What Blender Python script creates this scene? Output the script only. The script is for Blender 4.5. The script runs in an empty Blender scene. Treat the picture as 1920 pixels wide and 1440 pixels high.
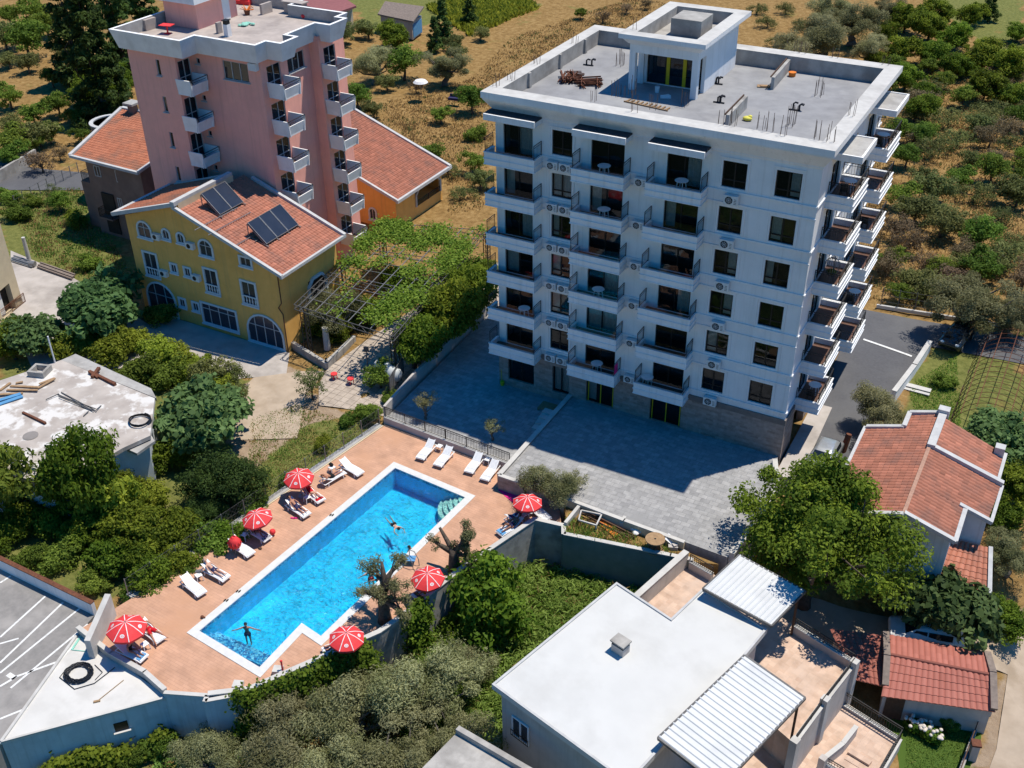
import bpy, bmesh, math, random
import numpy as np
from mathutils import Vector, Matrix
S = bpy.context.scene
COL = S.collection
R_ = math.radians
# ---------------------------------------------------------------- camera
CF, CYAW, CPITCH, CROLL = 2068.607, -0.505, 0.579, -0.013
CPOS = Vector((35.395, -62.199, 46.05))
_f = Vector((math.sin(CYAW)*math.cos(CPITCH), math.cos(CYAW)*math.cos(CPITCH), -math.sin(CPITCH)))
_r = Vector((math.cos(CYAW), -math.sin(CYAW), 0)); _u = _r.cross(_f)
CR = _r*math.cos(CROLL)+_u*math.sin(CROLL); CU = -_r*math.sin(CROLL)+_u*math.cos(CROLL)
cam_d = bpy.data.cameras.new('camera'); cam = bpy.data.objects.new('camera', cam_d); COL.objects.link(cam)
cam_d.sensor_width = 36; cam_d.lens = CF/1920*36; cam_d.clip_end = 1500; cam_d.clip_start = .5
M4 = Matrix((CR, CU, -_f)).transposed().to_4x4(); M4.translation = CPOS
cam.matrix_world = M4; S.camera = cam
# ---------------------------------------------------------------- light
SUN = Vector((5.11, 6.23, 22.47)).normalized()
W = bpy.data.worlds.new('World'); S.world = W; W.use_nodes = True
nt = W.node_tree; sky = nt.nodes.new('ShaderNodeTexSky'); sky.sky_type = 'NISHITA'; sky.sun_disc = False
sky.sun_elevation = math.asin(SUN.z); sky.sun_rotation = math.atan2(SUN.x, SUN.y); sky.ozone_density = 6.; sky.air_density = 1.15; sky.dust_density = .4
sat = nt.nodes.new('ShaderNodeHueSaturation'); sat.inputs['Saturation'].default_value = 1.8; nt.links.new(sky.outputs[0], sat.inputs['Color']); nt.links.new(sat.outputs[0], nt.nodes['Background'].inputs[0]); nt.nodes['Background'].inputs[1].default_value = 0.110
sl = bpy.data.lights.new('sun', 'SUN'); sl.energy = 5.0; sl.angle = R_(.53); sl.color = (1, .93, .80)
so = bpy.data.objects.new('sun', sl); COL.objects.link(so); so.rotation_euler = SUN.to_track_quat('Z', 'Y').to_euler(); so.location = (60, 60, 120)
S.view_settings.view_transform = 'Standard'; S.view_settings.look = 'None'; S.view_settings.exposure = .1; S.view_settings.gamma = 1
S.cycles.max_bounces = 6; S.cycles.transparent_max_bounces = 12; S.cycles.diffuse_bounces = 3; S.cycles.caustics_reflective = False; S.cycles.caustics_refractive = False
# ---------------------------------------------------------------- photo pixel -> world point
def ray(u, v): return (_f + CR*((u-960)/CF) - CU*((v-720)/CF))
def at(u, v, z=0.0):
    d = ray(u, v); t = (z-CPOS.z)/d.z; return CPOS + d*t
def ony(u, v, y):
    d = ray(u, v); return CPOS + d*((y-CPOS.y)/d.y)
def onx(u, v, x):
    d = ray(u, v); return CPOS + d*((x-CPOS.x)/d.x)
def ats(z, *pts): return [at(u, v, z).to_2d() for u, v in pts]
# ---------------------------------------------------------------- materials
MATS = {}
def nodes(name):
    m = bpy.data.materials.new(name); m.use_nodes = True; MATS[name] = m
    return m, m.node_tree, m.node_tree.nodes['Principled BSDF'], m.node_tree.nodes.new, m.node_tree.links.new
def _coord(N, L, kind, scale):
    if kind == 'P':
        g = N('ShaderNodeNewGeometry'); o = g.outputs['Position']
    else:
        g = N('ShaderNodeTexCoord'); o = g.outputs['Object']
    mp = N('ShaderNodeMapping'); L(o, mp.inputs[0])
    if isinstance(scale, (int, float)): scale = (scale,)*3
    mp.inputs['Scale'].default_value = scale
    return mp.outputs[0]
def _noise(N, L, co, scale, detail=4, rough=.55):
    n = N('ShaderNodeTexNoise'); L(co, n.inputs['Vector']); n.inputs['Scale'].default_value = scale
    n.inputs['Detail'].default_value = detail; n.inputs['Roughness'].default_value = rough; return n.outputs['Fac']
def _ramp(N, L, fac, stops):
    r = N('ShaderNodeValToRGB'); L(fac, r.inputs[0]); e = r.color_ramp.elements
    while len(e) < len(stops): e.new(.5)
    for el, (p, c) in zip(e, stops):
        el.position = p; el.color = (*c, 1) if len(c) == 3 else c
    return r.outputs[0]
def _mix(N, L, fac, a, b, mode='MIX'):
    m = N('ShaderNodeMix'); m.data_type = 'RGBA'; m.blend_type = mode
    for s, v in ((m.inputs[0], fac), (m.inputs[6], a), (m.inputs[7], b)):
        if hasattr(v, 'type') or hasattr(v, 'is_linked'): L(v, s)
        else: s.default_value = v if isinstance(v, (int, float)) else (*v, 1)
    return m.outputs[2]
def _bump(N, L, fac, P, strength, dist=.02):
    b = N('ShaderNodeBump'); L(fac, b.inputs['Height']); b.inputs['Strength'].default_value = strength; b.inputs['Distance'].default_value = dist
    L(b.outputs[0], P.inputs['Normal'])
def mk(name, c, c2=None, scale=3., big=None, bigc=None, rough=.8, bump=.15, bd=.02, co='P', lo=.35, hi=.65, metal=0, streak=None, blo=.5, bhi=.68, spec=.3, detail=5):
    m, t, P, N, L = nodes(name)
    P.inputs['Roughness'].default_value = rough; P.inputs['Metallic'].default_value = metal; P.inputs['Specular IOR Level'].default_value = spec
    if c2 is None: c2 = tuple(x*.86 for x in c)
    v = _coord(N, L, co, 1); n = _noise(N, L, v, scale, detail)
    col = _ramp(N, L, n, [(lo, c), (hi, c2)])
    if big:
        n2 = _noise(N, L, v, big, 6, .6); f = _ramp(N, L, n2, [(blo, (0,0,0)), (bhi, (1,1,1))])
        col = _mix(N, L, f, col, bigc)
    if streak:
        vs = _coord(N, L, co, (2.2,2.2,.10)); f = _ramp(N, L, _noise(N, L, vs, 1.6, 6, .65), [(.52, (0,0,0)), (.78, (1,1,1))]); col = _mix(N, L, f, col, streak)
    L(col, P.inputs['Base Color'])
    if bump: _bump(N, L, n, P, bump, bd)
    return m
def mk_tint(name, a, b, rough=.6, noise=None, trans=None, spec=.3):
    """colour picked per leaf clump / per tile from the mesh attribute 'tint'"""
    m, t, P, N, L = nodes(name); P.inputs['Roughness'].default_value = rough; P.inputs['Specular IOR Level'].default_value = spec
    at_ = N('ShaderNodeAttribute'); at_.attribute_name = 'tint'
    mid = tuple((x+y)/2 for x, y in zip(a, b))
    col = _ramp(N, L, at_.outputs['Fac'], [(0, a), (.5, mid), (1, b)])
    if noise:
        n = _noise(N, L, _coord(N, L, 'O', 1), noise[0], 4); f = _ramp(N, L, n, [(.48, (0,0,0)), (.7, (1,1,1))])
        col = _mix(N, L, f, col, noise[1])
    oi = N('ShaderNodeObjectInfo'); hs = N('ShaderNodeHueSaturation')
    mr = N('ShaderNodeMapRange'); L(oi.outputs['Random'], mr.inputs[0]); mr.inputs[3].default_value = .74; mr.inputs[4].default_value = 1.3
    if trans:
        mh = N('ShaderNodeMapRange'); wn = N('ShaderNodeTexWhiteNoise'); wn.noise_dimensions = '1D'; L(oi.outputs['Random'], wn.inputs['W']); L(wn.outputs['Value'], mh.inputs[0]); mh.inputs[3].default_value = .478; mh.inputs[4].default_value = .518; L(mh.outputs[0], hs.inputs['Hue'])
    L(mr.outputs[0], hs.inputs['Value']); L(col, hs.inputs['Color']); col = hs.outputs[0]
    L(col, P.inputs['Base Color'])
    if trans:
        tr = N('ShaderNodeBsdfTranslucent'); L(col, tr.inputs[0]); mx = N('ShaderNodeMixShader'); mx.inputs[0].default_value = trans
        L(P.outputs[0], mx.inputs[1]); L(tr.outputs[0], mx.inputs[2]); L(mx.outputs[0], t.nodes['Material Output'].inputs[0])
    return m
def mk_brick(name, c1, c2, mortar, bw, bh, ms=.01, rough=.75, rot=0, off=.5, stain=None, bump=.4, plane='XY', noise=5, co='P'):
    m, t, P, N, L = nodes(name); P.inputs['Roughness'].default_value = rough; P.inputs['Specular IOR Level'].default_value = .25
    v = _coord(N, L, co, 1)
    mp = N('ShaderNodeMapping'); L(v, mp.inputs[0])
    mp.inputs['Rotation'].default_value = (0, 0, rot)
    vec = mp.outputs[0]
    if plane != 'XY':
        sx = N('ShaderNodeSeparateXYZ'); L(v, sx.inputs[0]); ad = N('ShaderNodeMath'); L(sx.outputs[0], ad.inputs[0]); L(sx.outputs[1], ad.inputs[1])
        cx = N('ShaderNodeCombineXYZ'); L(ad.outputs[0], cx.inputs[0]); L(sx.outputs[2], cx.inputs[1]); vec = cx.outputs[0]
    b = N('ShaderNodeTexBrick'); L(vec, b.inputs[0]); b.offset = off
    b.inputs['Scale'].default_value = 1; b.inputs['Brick Width'].default_value = bw; b.inputs['Row Height'].default_value = bh
    b.inputs['Mortar Size'].default_value = ms; b.inputs['Color1'].default_value = (*c1, 1); b.inputs['Color2'].default_value = (*c2, 1); b.inputs['Mortar'].default_value = (*mortar, 1)
    col = b.outputs['Color']; n = _noise(N, L, v, noise, 5)
    f = _ramp(N, L, n, [(.3, (.78,)*3), (.7, (1.12,)*3)]); col = _mix(N, L, 1., col, f, 'MULTIPLY')
    if stain:
        n2 = _noise(N, L, v, stain[0], 6, .6); f = _ramp(N, L, n2, [(.52, (0,0,0)), (.7, (1,1,1))]); col = _mix(N, L, f, col, stain[1])
    L(col, P.inputs['Base Color'])
    if bump:
        inv = N('ShaderNodeMath'); inv.operation = 'SUBTRACT'; inv.inputs[0].default_value = 1; L(b.outputs['Fac'], inv.inputs[1]); _bump(N, L, inv.outputs[0], P, bump, .01)
    return m
# ---------------------------------------------------------------- mesh builder
class MB:
    def __init__(s): s.v = []; s.f = []; s.t = []; s.m = []; s.mi = 0; s.tint = .5
    def add(s, vs, fs):
        o = len(s.v); s.v.extend([tuple(p) for p in vs])
        for f in fs: s.f.append(tuple(i+o for i in f)); s.t.append(s.tint); s.m.append(s.mi)
        return s
    def box(s, x0, y0, z0, x1, y1, z1):
        x0, x1 = min(x0, x1), max(x0, x1); y0, y1 = min(y0, y1), max(y0, y1); z0, z1 = min(z0, z1), max(z0, z1)
        return s.add([(x0,y0,z0),(x1,y0,z0),(x1,y1,z0),(x0,y1,z0),(x0,y0,z1),(x1,y0,z1),(x1,y1,z1),(x0,y1,z1)],
            [(0,3,2,1),(4,5,6,7),(0,1,5,4),(1,2,6,5),(2,3,7,6),(3,0,4,7)])
    def obox(s, c, sx, sy, sz, rz=0, base=False, M=None):
        """box centred at c (or standing on c) turned rz"""
        if M is None: M = Matrix.Rotation(rz, 3, 'Z')
        c = Vector(c); z0, z1 = (0, sz) if base else (-sz/2, sz/2)
        vs = [c + M @ Vector((x*sx/2, y*sy/2, z)) for z in (z0, z1) for x, y in ((-1,-1),(1,-1),(1,1),(-1,1))]
        return s.add(vs, [(0,3,2,1),(4,5,6,7),(0,1,5,4),(1,2,6,5),(2,3,7,6),(3,0,4,7)])
    def prism(s, poly, z0, z1, cap=True, bot=True):
        n = len(poly); poly = [(p[0], p[1]) for p in poly]
        if sum(poly[i][0]*poly[(i+1)%n][1]-poly[(i+1)%n][0]*poly[i][1] for i in range(n)) < 0: poly = poly[::-1]
        fs = [(i, (i+1)%n, (i+1)%n+n, i+n) for i in range(n)]
        if cap: fs.append(tuple(range(n, 2*n)))
        if bot: fs.append(tuple(range(n-1, -1, -1)))
        return s.add([(x,y,z0) for x,y in poly]+[(x,y,z1) for x,y in poly], fs)
    def quad(s, *p): return s.add(p, [tuple(range(len(p)))])
    def bar(s, a, b, w=.05, h=None):
        """square bar from a to b"""
        a, b = Vector(a), Vector(b); d = (b-a)
        if d.length < 1e-6: return s
        d.normalize(); up = Vector((0,0,1)) if abs(d.z) < .95 else Vector((0,1,0))
        x = d.cross(up).normalized(); y = x.cross(d); h = h or w
        vs = [p + x*(i*w/2) + y*(j*h/2) for p in (a, b) for i, j in ((-1,-1),(1,-1),(1,1),(-1,1))]
        return s.add(vs, [(0,3,2,1),(4,5,6,7),(0,1,5,4),(1,2,6,5),(2,3,7,6),(3,0,4,7)])
    def tube(s, pts, rad, n=8, cap=True):
        pts = [Vector(p) for p in pts]; k = len(pts)
        if isinstance(rad, (int, float)): rad = [rad]*k
        vs = []
        for i, p in enumerate(pts):
            d = (pts[min(i+1, k-1)] - pts[max(i-1, 0)]).normalized()
            up = Vector((0,0,1)) if abs(d.z) < .95 else Vector((0,1,0)); x = d.cross(up).normalized(); y = x.cross(d)
            vs += [p + (x*math.cos(2*math.pi*j/n)+y*math.sin(2*math.pi*j/n))*rad[i] for j in range(n)]
        fs = [(i*n+j, i*n+(j+1)%n, (i+1)*n+(j+1)%n, (i+1)*n+j) for i in range(k-1) for j in range(n)]
        if cap: fs += [tuple(range(n-1,-1,-1)), tuple(range((k-1)*n, k*n))]
        return s.add(vs, fs)
    def lathe(s, c, prof, n=16, ax=None):
        """profile of (radius, height) turned round a vertical line at c"""
        c = Vector(c); vs = []
        for r, h in prof: vs += [c + Vector((r*math.cos(2*math.pi*j/n), r*math.sin(2*math.pi*j/n), h)) for j in range(n)]
        k = len(prof); fs = [(i*n+j, i*n+(j+1)%n, (i+1)*n+(j+1)%n, (i+1)*n+j) for i in range(k-1) for j in range(n)]
        fs += [tuple(range(n-1,-1,-1)), tuple(range((k-1)*n, k*n))]
        return s.add(vs, fs)
    def ell(s, c, rx, ry, rz, n=10, m=6, M=None):
        c = Vector(c); vs = []; M = M or Matrix.Identity(3)
        for i in range(m+1):
            a = math.pi*i/m - math.pi/2
            vs += [c + M @ Vector((rx*math.cos(a)*math.cos(2*math.pi*j/n), ry*math.cos(a)*math.sin(2*math.pi*j/n), rz*math.sin(a))) for j in range(n)]
        return s.add(vs, [(i*n+j, i*n+(j+1)%n, (i+1)*n+(j+1)%n, (i+1)*n+j) for i in range(m) for j in range(n)])
    def build(s, name, mat, parent=None, loc=None, smooth=False):
        if loc is None: loc = parent.location if parent is not None and s_world else Vector((0,0,0))
        me = bpy.data.meshes.new(name); me.from_pydata([(x-loc[0], y-loc[1], z-loc[2]) for x, y, z in s.v], [], s.f)
        mats = mat if isinstance(mat, (list, tuple)) else [mat]
        for m in mats: me.materials.append(MATS[m])
        if len(mats) > 1: me.polygons.foreach_set('material_index', s.m)
        if len(set(s.t)) > 1:
            a = me.attributes.new('tint', 'FLOAT', 'FACE'); a.data.foreach_set('value', s.t)
        if smooth: me.polygons.foreach_set('use_smooth', [True]*len(s.f))
        me.update(); o = bpy.data.objects.new(name, me); COL.objects.link(o)
        if parent is not None:
            o.parent = parent
            if s_world: # parent is a part at the thing's origin: keep the same frame
                pass
        else: o.location = loc
        return o
s_world = False
def root_loc(o):
    while o.parent is not None: o = o.parent
    return o.location
_build = MB.build
def wbuild(mb, name, mat, parent, smooth=False):
    """world-space geometry -> mesh under an unrotated thing"""
    return _build(mb, name, mat, parent, loc=root_loc(parent), smooth=smooth)
def tag(o, label=None, cat=None, group=None, kind=None):
    for k, v in (('label', label), ('category', cat), ('group', group), ('kind', kind)):
        if v: o[k] = v
    return o
def thing(name, label, cat, loc=(0,0,0), rz=0, group=None):
    o = bpy.data.objects.new(name, None); COL.objects.link(o); o.location = loc; o.rotation_euler = (0,0,rz); o.empty_display_size = .3
    return tag(o, label, cat, group)
def struct(name, mb, mat, smooth=False): return tag(_build(mb, name, mat, None, smooth=smooth), kind='structure')
def solo(name, mb, mat, label, cat, loc=None, group=None, smooth=False):
    """a thing that is one mesh, its origin at loc"""
    o = _build(mb, name, mat, None, loc=Vector(loc) if loc is not None else Vector((0,0,0)), smooth=smooth); return tag(o, label, cat, group)
def dup(o, parent=None, loc=None, rz=None, sc=None, label=None, group=None):
    c = o.copy(); COL.objects.link(c)
    if parent is not None: c.parent = parent
    if loc is not None: c.location = loc
    if rz is not None: c.rotation_euler = (0,0,rz)
    if sc is not None: c.scale = (sc,)*3 if isinstance(sc, (int, float)) else sc
    if label: c['label'] = label
    if group: c['group'] = group
    for ch in o.children: dup(ch, c)
    return c
# wall panel with real openings: p0 corner, ud unit horizontal, length, z range, openings (u0,u1,z0,z1), inward normal
def wall(mb, p0, ud, length, z0, z1, ops=(), inn=None, depth=.22):
    p0 = Vector((*p0[:2], 0)); ud = Vector((*ud[:2], 0)).normalized()
    if inn is None: inn = Vector((-ud.y, ud.x, 0))
    us = sorted({0, length, *[o[i] for o in ops for i in (0,1)]}); zs = sorted({z0, z1, *[o[i] for o in ops for i in (2,3)]})
    us = [u for u in us if 0 <= u <= length]; zs = [z for z in zs if z0 <= z <= z1]
    P = lambda u, z, d=0: p0 + ud*u + inn*d + Vector((0,0,z))
    for i in range(len(us)-1):
        for j in range(len(zs)-1):
            um, zm = (us[i]+us[i+1])/2, (zs[j]+zs[j+1])/2
            if any(o[0] < um < o[1] and o[2] < zm < o[3] for o in ops): continue
            mb.quad(P(us[i],zs[j]), P(us[i+1],zs[j]), P(us[i+1],zs[j+1]), P(us[i],zs[j+1]))
    for a, b, c, d in ops:
        mb.quad(P(a,c), P(b,c), P(b,c,depth), P(a,c,depth)); mb.quad(P(a,d,depth), P(b,d,depth), P(b,d), P(a,d))
        mb.quad(P(a,c,depth), P(a,d,depth), P(a,d), P(a,c)); mb.quad(P(b,c), P(b,d), P(b,d,depth), P(b,c,depth))
def frame_mesh(p0, ud, inn, o, depth, w=.07, div=1, sill=None, trans=None):
    """window frame bars in opening o at the given depth; returns (frame mb, pane mb)"""
    p0 = Vector((*p0[:2], 0)); ud = Vector((*ud[:2], 0)).normalized(); fr, pn = MB(), MB()
    a, b, c, d = o
    def blk(u0, u1, za, zb, d0, d1, mb):
        vs = [p0+ud*u+inn*dd+Vector((0,0,z)) for z in (za, zb) for u, dd in ((u0,d0),(u1,d0),(u1,d1),(u0,d1))]
        mb.add(vs, [(0,3,2,1),(4,5,6,7),(0,1,5,4),(1,2,6,5),(2,3,7,6),(3,0,4,7)])
    D0, D1 = depth-.08, depth-.01
    blk(a, a+w, c, d, D0, D1, fr); blk(b-w, b, c, d, D0, D1, fr); blk(a+w, b-w, c, c+w, D0, D1, fr); blk(a+w, b-w, d-w, d, D0, D1, fr)
    for k in range(1, div+1):
        u = a+(b-a)*k/(div+1); blk(u-w*.6, u+w*.6, c+w, d-w, D0, D1, fr)
    if trans:
        z = c+(d-c)*trans; blk(a+w, b-w, z-w*.5, z+w*.5, D0-.002, D1+.002, fr)
    pn.quad(*[p0+ud*u+inn*(depth-.04)+Vector((0,0,z)) for u, z in ((a+w,c+w),(b-w,c+w),(b-w,d-w),(a+w,d-w))])
    return fr, pn
def offset_poly(poly, d):
    """inset (d>0) a counter-clockwise polygon"""
    n = len(poly); out = []
    for i in range(n):
        a, b, c = Vector(poly[i-1]), Vector(poly[i]), Vector(poly[(i+1)%n])
        e1, e2 = (b-a).normalized(), (c-b).normalized(); n1, n2 = Vector((-e1.y, e1.x)), Vector((-e2.y, e2.x))
        k = 1+n1.dot(n2); out.append(b + (n1+n2)*(d/max(k, .2)))
    return out
def inpoly(x, y, poly):
    r = False; n = len(poly)
    for i in range(n):
        x1, y1 = poly[i][0], poly[i][1]; x2, y2 = poly[i-1][0], poly[i-1][1]
        if (y1 > y) != (y2 > y) and x < (x2-x1)*(y-y1)/(y2-y1)+x1: r = not r
    return r
def tile_roof(mb, a, b, c, d, pitch=.28, row=.36, h=.045, seed=1, pk=1.15):
    """barrel-tile courses on the slope a-b (eave) to d-c (ridge)"""
    a, b, c, d = map(Vector, (a, b, c, d)); rn = random.Random(seed)
    L = ((b-a).length+(c-d).length)/2; H = ((d-a).length+(c-b).length)/2
    h *= 1.7; nu = max(2, int(L/pitch/pk)); nv = max(2, int(H/row)); nrm = (b-a).cross(d-a).normalized()
    if nrm.z < 0: nrm = -nrm
    prof = [0, .75, 1, .75]
    for j in range(nv):
        t0, t1 = j/nv, (j+1)/nv+.15/nv
        t1 = min(t1, 1)
        p0, p1, q0, q1 = a.lerp(d, t0), b.lerp(c, t0), a.lerp(d, t1), b.lerp(c, t1)
        N = nu*4
        vs = []
        for i in range(N+1): vs.append(p0.lerp(p1, i/N)+nrm*(h*prof[i%4]+.05))
        for i in range(N+1): vs.append(q0.lerp(q1, i/N)+nrm*(h*prof[i%4]+.015))
        for i in range(N+1): vs.append(p0.lerp(p1, i/N))
        o = len(mb.v); mb.v.extend([tuple(v) for v in vs])
        for i in range(N):
            if i % 4 == 0: tn = min(1, max(0, rn.gauss(.5, .13)))
            mb.f.append((o+i, o+i+1, o+N+2+i, o+N+1+i)); mb.t.append(tn); mb.m.append(mb.mi)
            mb.f.append((o+2*N+2+i, o+2*N+3+i, o+i+1, o+i)); mb.t.append(tn); mb.m.append(mb.mi)
def railing(mb, pts, h=.95, gap=.14, base=None, wr=.05, wb=.022, posts=1.6):
    """wrought-iron railing along a polyline of 3-D points"""
    pts = [Vector(p) for p in pts]; up = Vector((0,0,1))
    for a, b in zip(pts[:-1], pts[1:]):
        mb.bar(a+up*h, b+up*h, wr, wr*.8); mb.bar(a+up*.08, b+up*.08, wr*.7); mb.bar(a+up*(h-.16), b+up*(h-.16), wr*.5)
        L = (b-a).length; n = max(1, int(L/gap))
        for i in range(n+1): 
            p = a.lerp(b, i/n); mb.bar(p+up*.08, p+up*h, wb)
        n = max(1, int(L/posts))
        for i in range(n+1):
            p = a.lerp(b, i/n); mb.bar(p, p+up*(h+.02), wr)
# ---------------------------------------------------------------- materials used
mk('white_wall', (.80,.80,.81), (.74,.75,.77), scale=1.2, big=.25, bigc=(.70,.71,.72), rough=.75, bump=.05, streak=(.62,.62,.62))
mk('ledge', (.54,.525,.50), (.47,.455,.435), scale=1.6, big=.5, bigc=(.41,.395,.375), bump=.1)
mk('concrete', (.40,.39,.375), (.33,.32,.31), scale=2.2, big=.6, bigc=(.27,.26,.25), bump=.2)
mk('roof_screed', (.27,.27,.28), (.215,.215,.225), scale=.9, big=.28, bigc=(.34,.34,.345), bump=.15, blo=.45, bhi=.75)
mk('raw_concrete', (.42,.40,.375), (.30,.285,.265), scale=(1.3), big=.5, bigc=(.24,.225,.21), bump=.3)
mk('grey_band', (.20,.17,.155), (.165,.14,.13), scale=3, bump=.1)
mk_brick('stone_cladding', (.36,.30,.27), (.26,.205,.18), (.33,.29,.26), .55, .19, .008, plane='V', bump=.5, noise=3)
mk('pink_wall', (.93,.44,.355), (.88,.415,.34), scale=1.5, big=.3, bigc=(.82,.38,.315), rough=.85, bump=.08, streak=(.74,.34,.28))
mk('pink_trim', (.82,.82,.82), (.76,.76,.765), scale=1.5, big=.5, bigc=(.66,.655,.65), bump=.08)
mk('roof_slab', (.44,.38,.345), (.37,.32,.29), scale=1.4, big=.4, bigc=(.29,.25,.23), bump=.2)
mk('ochre_wall', (.86,.48,.135), (.79,.43,.115), scale=1.2, big=.35, bigc=(.72,.39,.10), rough=.85, bump=.08, streak=(.62,.36,.12))
mk('window_surround', (.62,.68,.72), (.56,.62,.66), scale=4, bump=.05)
mk('brown_wall', (.20,.135,.115), (.17,.115,.10), scale=1.5, big=.4, bigc=(.24,.165,.14), bump=.1)
mk('cream_wall', (.62,.52,.36), (.55,.46,.32), scale=1.5, bump=.08)
mk('grey_plaster', (.50,.46,.43), (.44,.405,.38), scale=1.4, big=.4, bigc=(.40,.365,.34), bump=.1, streak=(.36,.33,.31))
mk('blue_white_wall', (.55,.60,.65), (.48,.53,.58), scale=1.4, big=.5, bigc=(.42,.46,.50), bump=.1, streak=(.38,.41,.44))
mk('rough_wall', (.40,.385,.365), (.28,.27,.255), scale=1.8, big=.45, bigc=(.20,.195,.185), bump=.4, bd=.04)
mk('white_roof', (.56,.56,.55), (.53,.53,.52), scale=.7, big=.30, bigc=(.43,.425,.41), rough=.7, bump=.08, blo=.5, bhi=.85)
mk('old_roof', (.46,.415,.38), (.32,.28,.255), scale=.75, big=.7, bigc=(.60,.58,.56), bump=.35, blo=.5, bhi=.58, lo=.3, hi=.7)
mk('dark_slab', (.24,.22,.21), (.19,.175,.165), scale=1.1, bump=.2)
mk('tri_roof', (.60,.585,.56), (.54,.525,.50), scale=.6, big=.3, bigc=(.48,.465,.44), bump=.1)
mk_tint('red_tile', (.20,.078,.05), (.44,.175,.115), noise=(.8,(.21,.10,.075)), rough=.8)
mk_tint('old_tile', (.27,.09,.048), (.46,.175,.10), noise=(.5,(.20,.105,.075)), rough=.8)
mk_tint('salmon_tile', (.29,.095,.07), (.41,.15,.115), rough=.75)
mk('ridge_mortar', (.42,.25,.18), (.33,.19,.14), scale=5)
mk('lead_trim', (.50,.50,.50), (.42,.42,.425), scale=2, bump=.05)
mk('dark_frame', (.012,.011,.011), rough=.45, bump=0)
mk('iron', (.02,.02,.022), (.03,.028,.028), scale=9, rough=.5, bump=0)
mk('grey_iron', (.13,.13,.135), (.09,.088,.088), scale=9, rough=.55, bump=0, metal=.3)
mk('steel', (.30,.30,.31), (.22,.22,.225), scale=7, rough=.45, metal=.5, bump=0)
mk('rust', (.17,.065,.035), (.10,.04,.025), scale=7, rough=.9)
mk('rebar', (.17,.10,.07), (.10,.07,.055), scale=9, rough=.85, bump=0)
mk('wood', (.36,.235,.13), (.27,.17,.095), scale=6, rough=.8, co='O')
mk('dark_wood', (.10,.055,.035), (.075,.04,.026), scale=6, co='O')
mk('wet_floor', (.14,.075,.055), (.11,.06,.045), scale=4, rough=.5)
mk('plastic_white', (.80,.80,.80), (.76,.76,.77), scale=6, rough=.4, bump=0, co='O')
mk('metal_white', (.76,.77,.78), (.72,.73,.74), scale=4, rough=.4, bump=0)
mk('appliance', (.72,.73,.73), (.66,.67,.67), scale=5, rough=.45, bump=0)
mk('fan_black', (.015,.016,.018), rough=.5, bump=0)
mk('yellow_paint', (.60,.46,.02), rough=.6, bump=0)
mk('red_fabric', (.74,.05,.055), (.68,.04,.045), scale=5, rough=.7, bump=.05, co='O')
mk('white_fabric', (.80,.79,.79), rough=.8, bump=0, co='O')
mk('pink_fabric', (.70,.02,.22), (.60,.015,.18), scale=3, rough=.8)
mk('red_towel', (.58,.01,.02), (.50,.01,.02), scale=8, rough=.95, co='O')
mk('navy', (.02,.022,.075), (.03,.03,.09), scale=8, co='O')
mk('blue_towel', (.13,.33,.58), (.10,.27,.50), scale=4, rough=.95, co='O')
mk('purple', (.085,.05,.16), (.07,.04,.13), scale=6, co='O')
mk('black_cloth', (.012,.012,.014), rough=.85, bump=0, co='O')
mk('grey_cloth', (.10,.10,.11), (.14,.14,.15), scale=9, co='O')
mk('skin_tan', (.42,.20,.125), (.38,.18,.11), scale=7, rough=.55, bump=0, co='O')
mk('skin_fair', (.58,.34,.25), (.54,.31,.22), scale=7, rough=.55, bump=0, co='O')
mk('skin_brown', (.26,.12,.075), (.23,.105,.065), scale=7, rough=.55, bump=0, co='O')
mk('hair_dark', (.012,.010,.009), rough=.6, bump=0, co='O')
mk('hair_grey', (.25,.23,.21), rough=.7, bump=0, co='O')
mk('rubber', (.010,.012,.017), (.016,.018,.025), scale=8, rough=.5, bump=0)
mk('solar', (.022,.028,.045), (.030,.036,.055), scale=.9, rough=.22, bump=0, spec=.6)
mk('car_silver', (.50,.52,.54), rough=.28, metal=.55, bump=0, spec=.6)
mk('car_white', (.78,.79,.80), rough=.25, bump=0, spec=.6)
mk('car_glass', (.015,.02,.025), rough=.06, bump=0, spec=.7)
mk('tyre', (.012,.012,.012), rough=.85, bump=0)
mk('bark', (.11,.085,.065), (.055,.042,.032), scale=5, bump=.8, bd=.05, co='O')
mk('bark_grey', (.16,.14,.12), (.09,.078,.066), scale=5, bump=.8, bd=.05, co='O')
mk('green_cloth', (.035,.085,.055), (.05,.11,.07), scale=2, rough=.9)
mk('green_scrim', (.13,.165,.15), (.17,.20,.185), scale=1.2, rough=.9)
mk('orange_plastic', (.70,.20,.03), bump=0)
mk('teal_net', (.22,.50,.40), (.3,.6,.5), scale=6, bump=.3)
mk('yellow_bag', (.72,.66,.12), bump=.1)
mk('curtain', (.78,.78,.76), (.62,.62,.61), scale=7, rough=.9, bump=0)
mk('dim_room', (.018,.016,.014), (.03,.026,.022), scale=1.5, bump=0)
mk('paper', (.75,.74,.72), (.68,.67,.65), scale=4, bump=.1)
mk('tank_white', (.52,.54,.54), (.44,.46,.46), scale=3, rough=.45, bump=0)
mk('blue_paint', (.10,.28,.50), (.08,.24,.44), scale=3)
mk('thatch', (.24,.19,.16), (.17,.135,.115), scale=4, bump=.4)
mk('shaded_canopy', (.05,.055,.065), (.035,.04,.048), scale=3, bump=.1)  # front canopy tops: the shadow on them is put into this dark colour
# corrugated white sheeting (ribs are geometry)
mk('sheet_metal', (.58,.59,.60), (.54,.55,.56), scale=.9, big=.35, bigc=(.48,.49,.50), rough=.42, bump=0)
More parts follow.
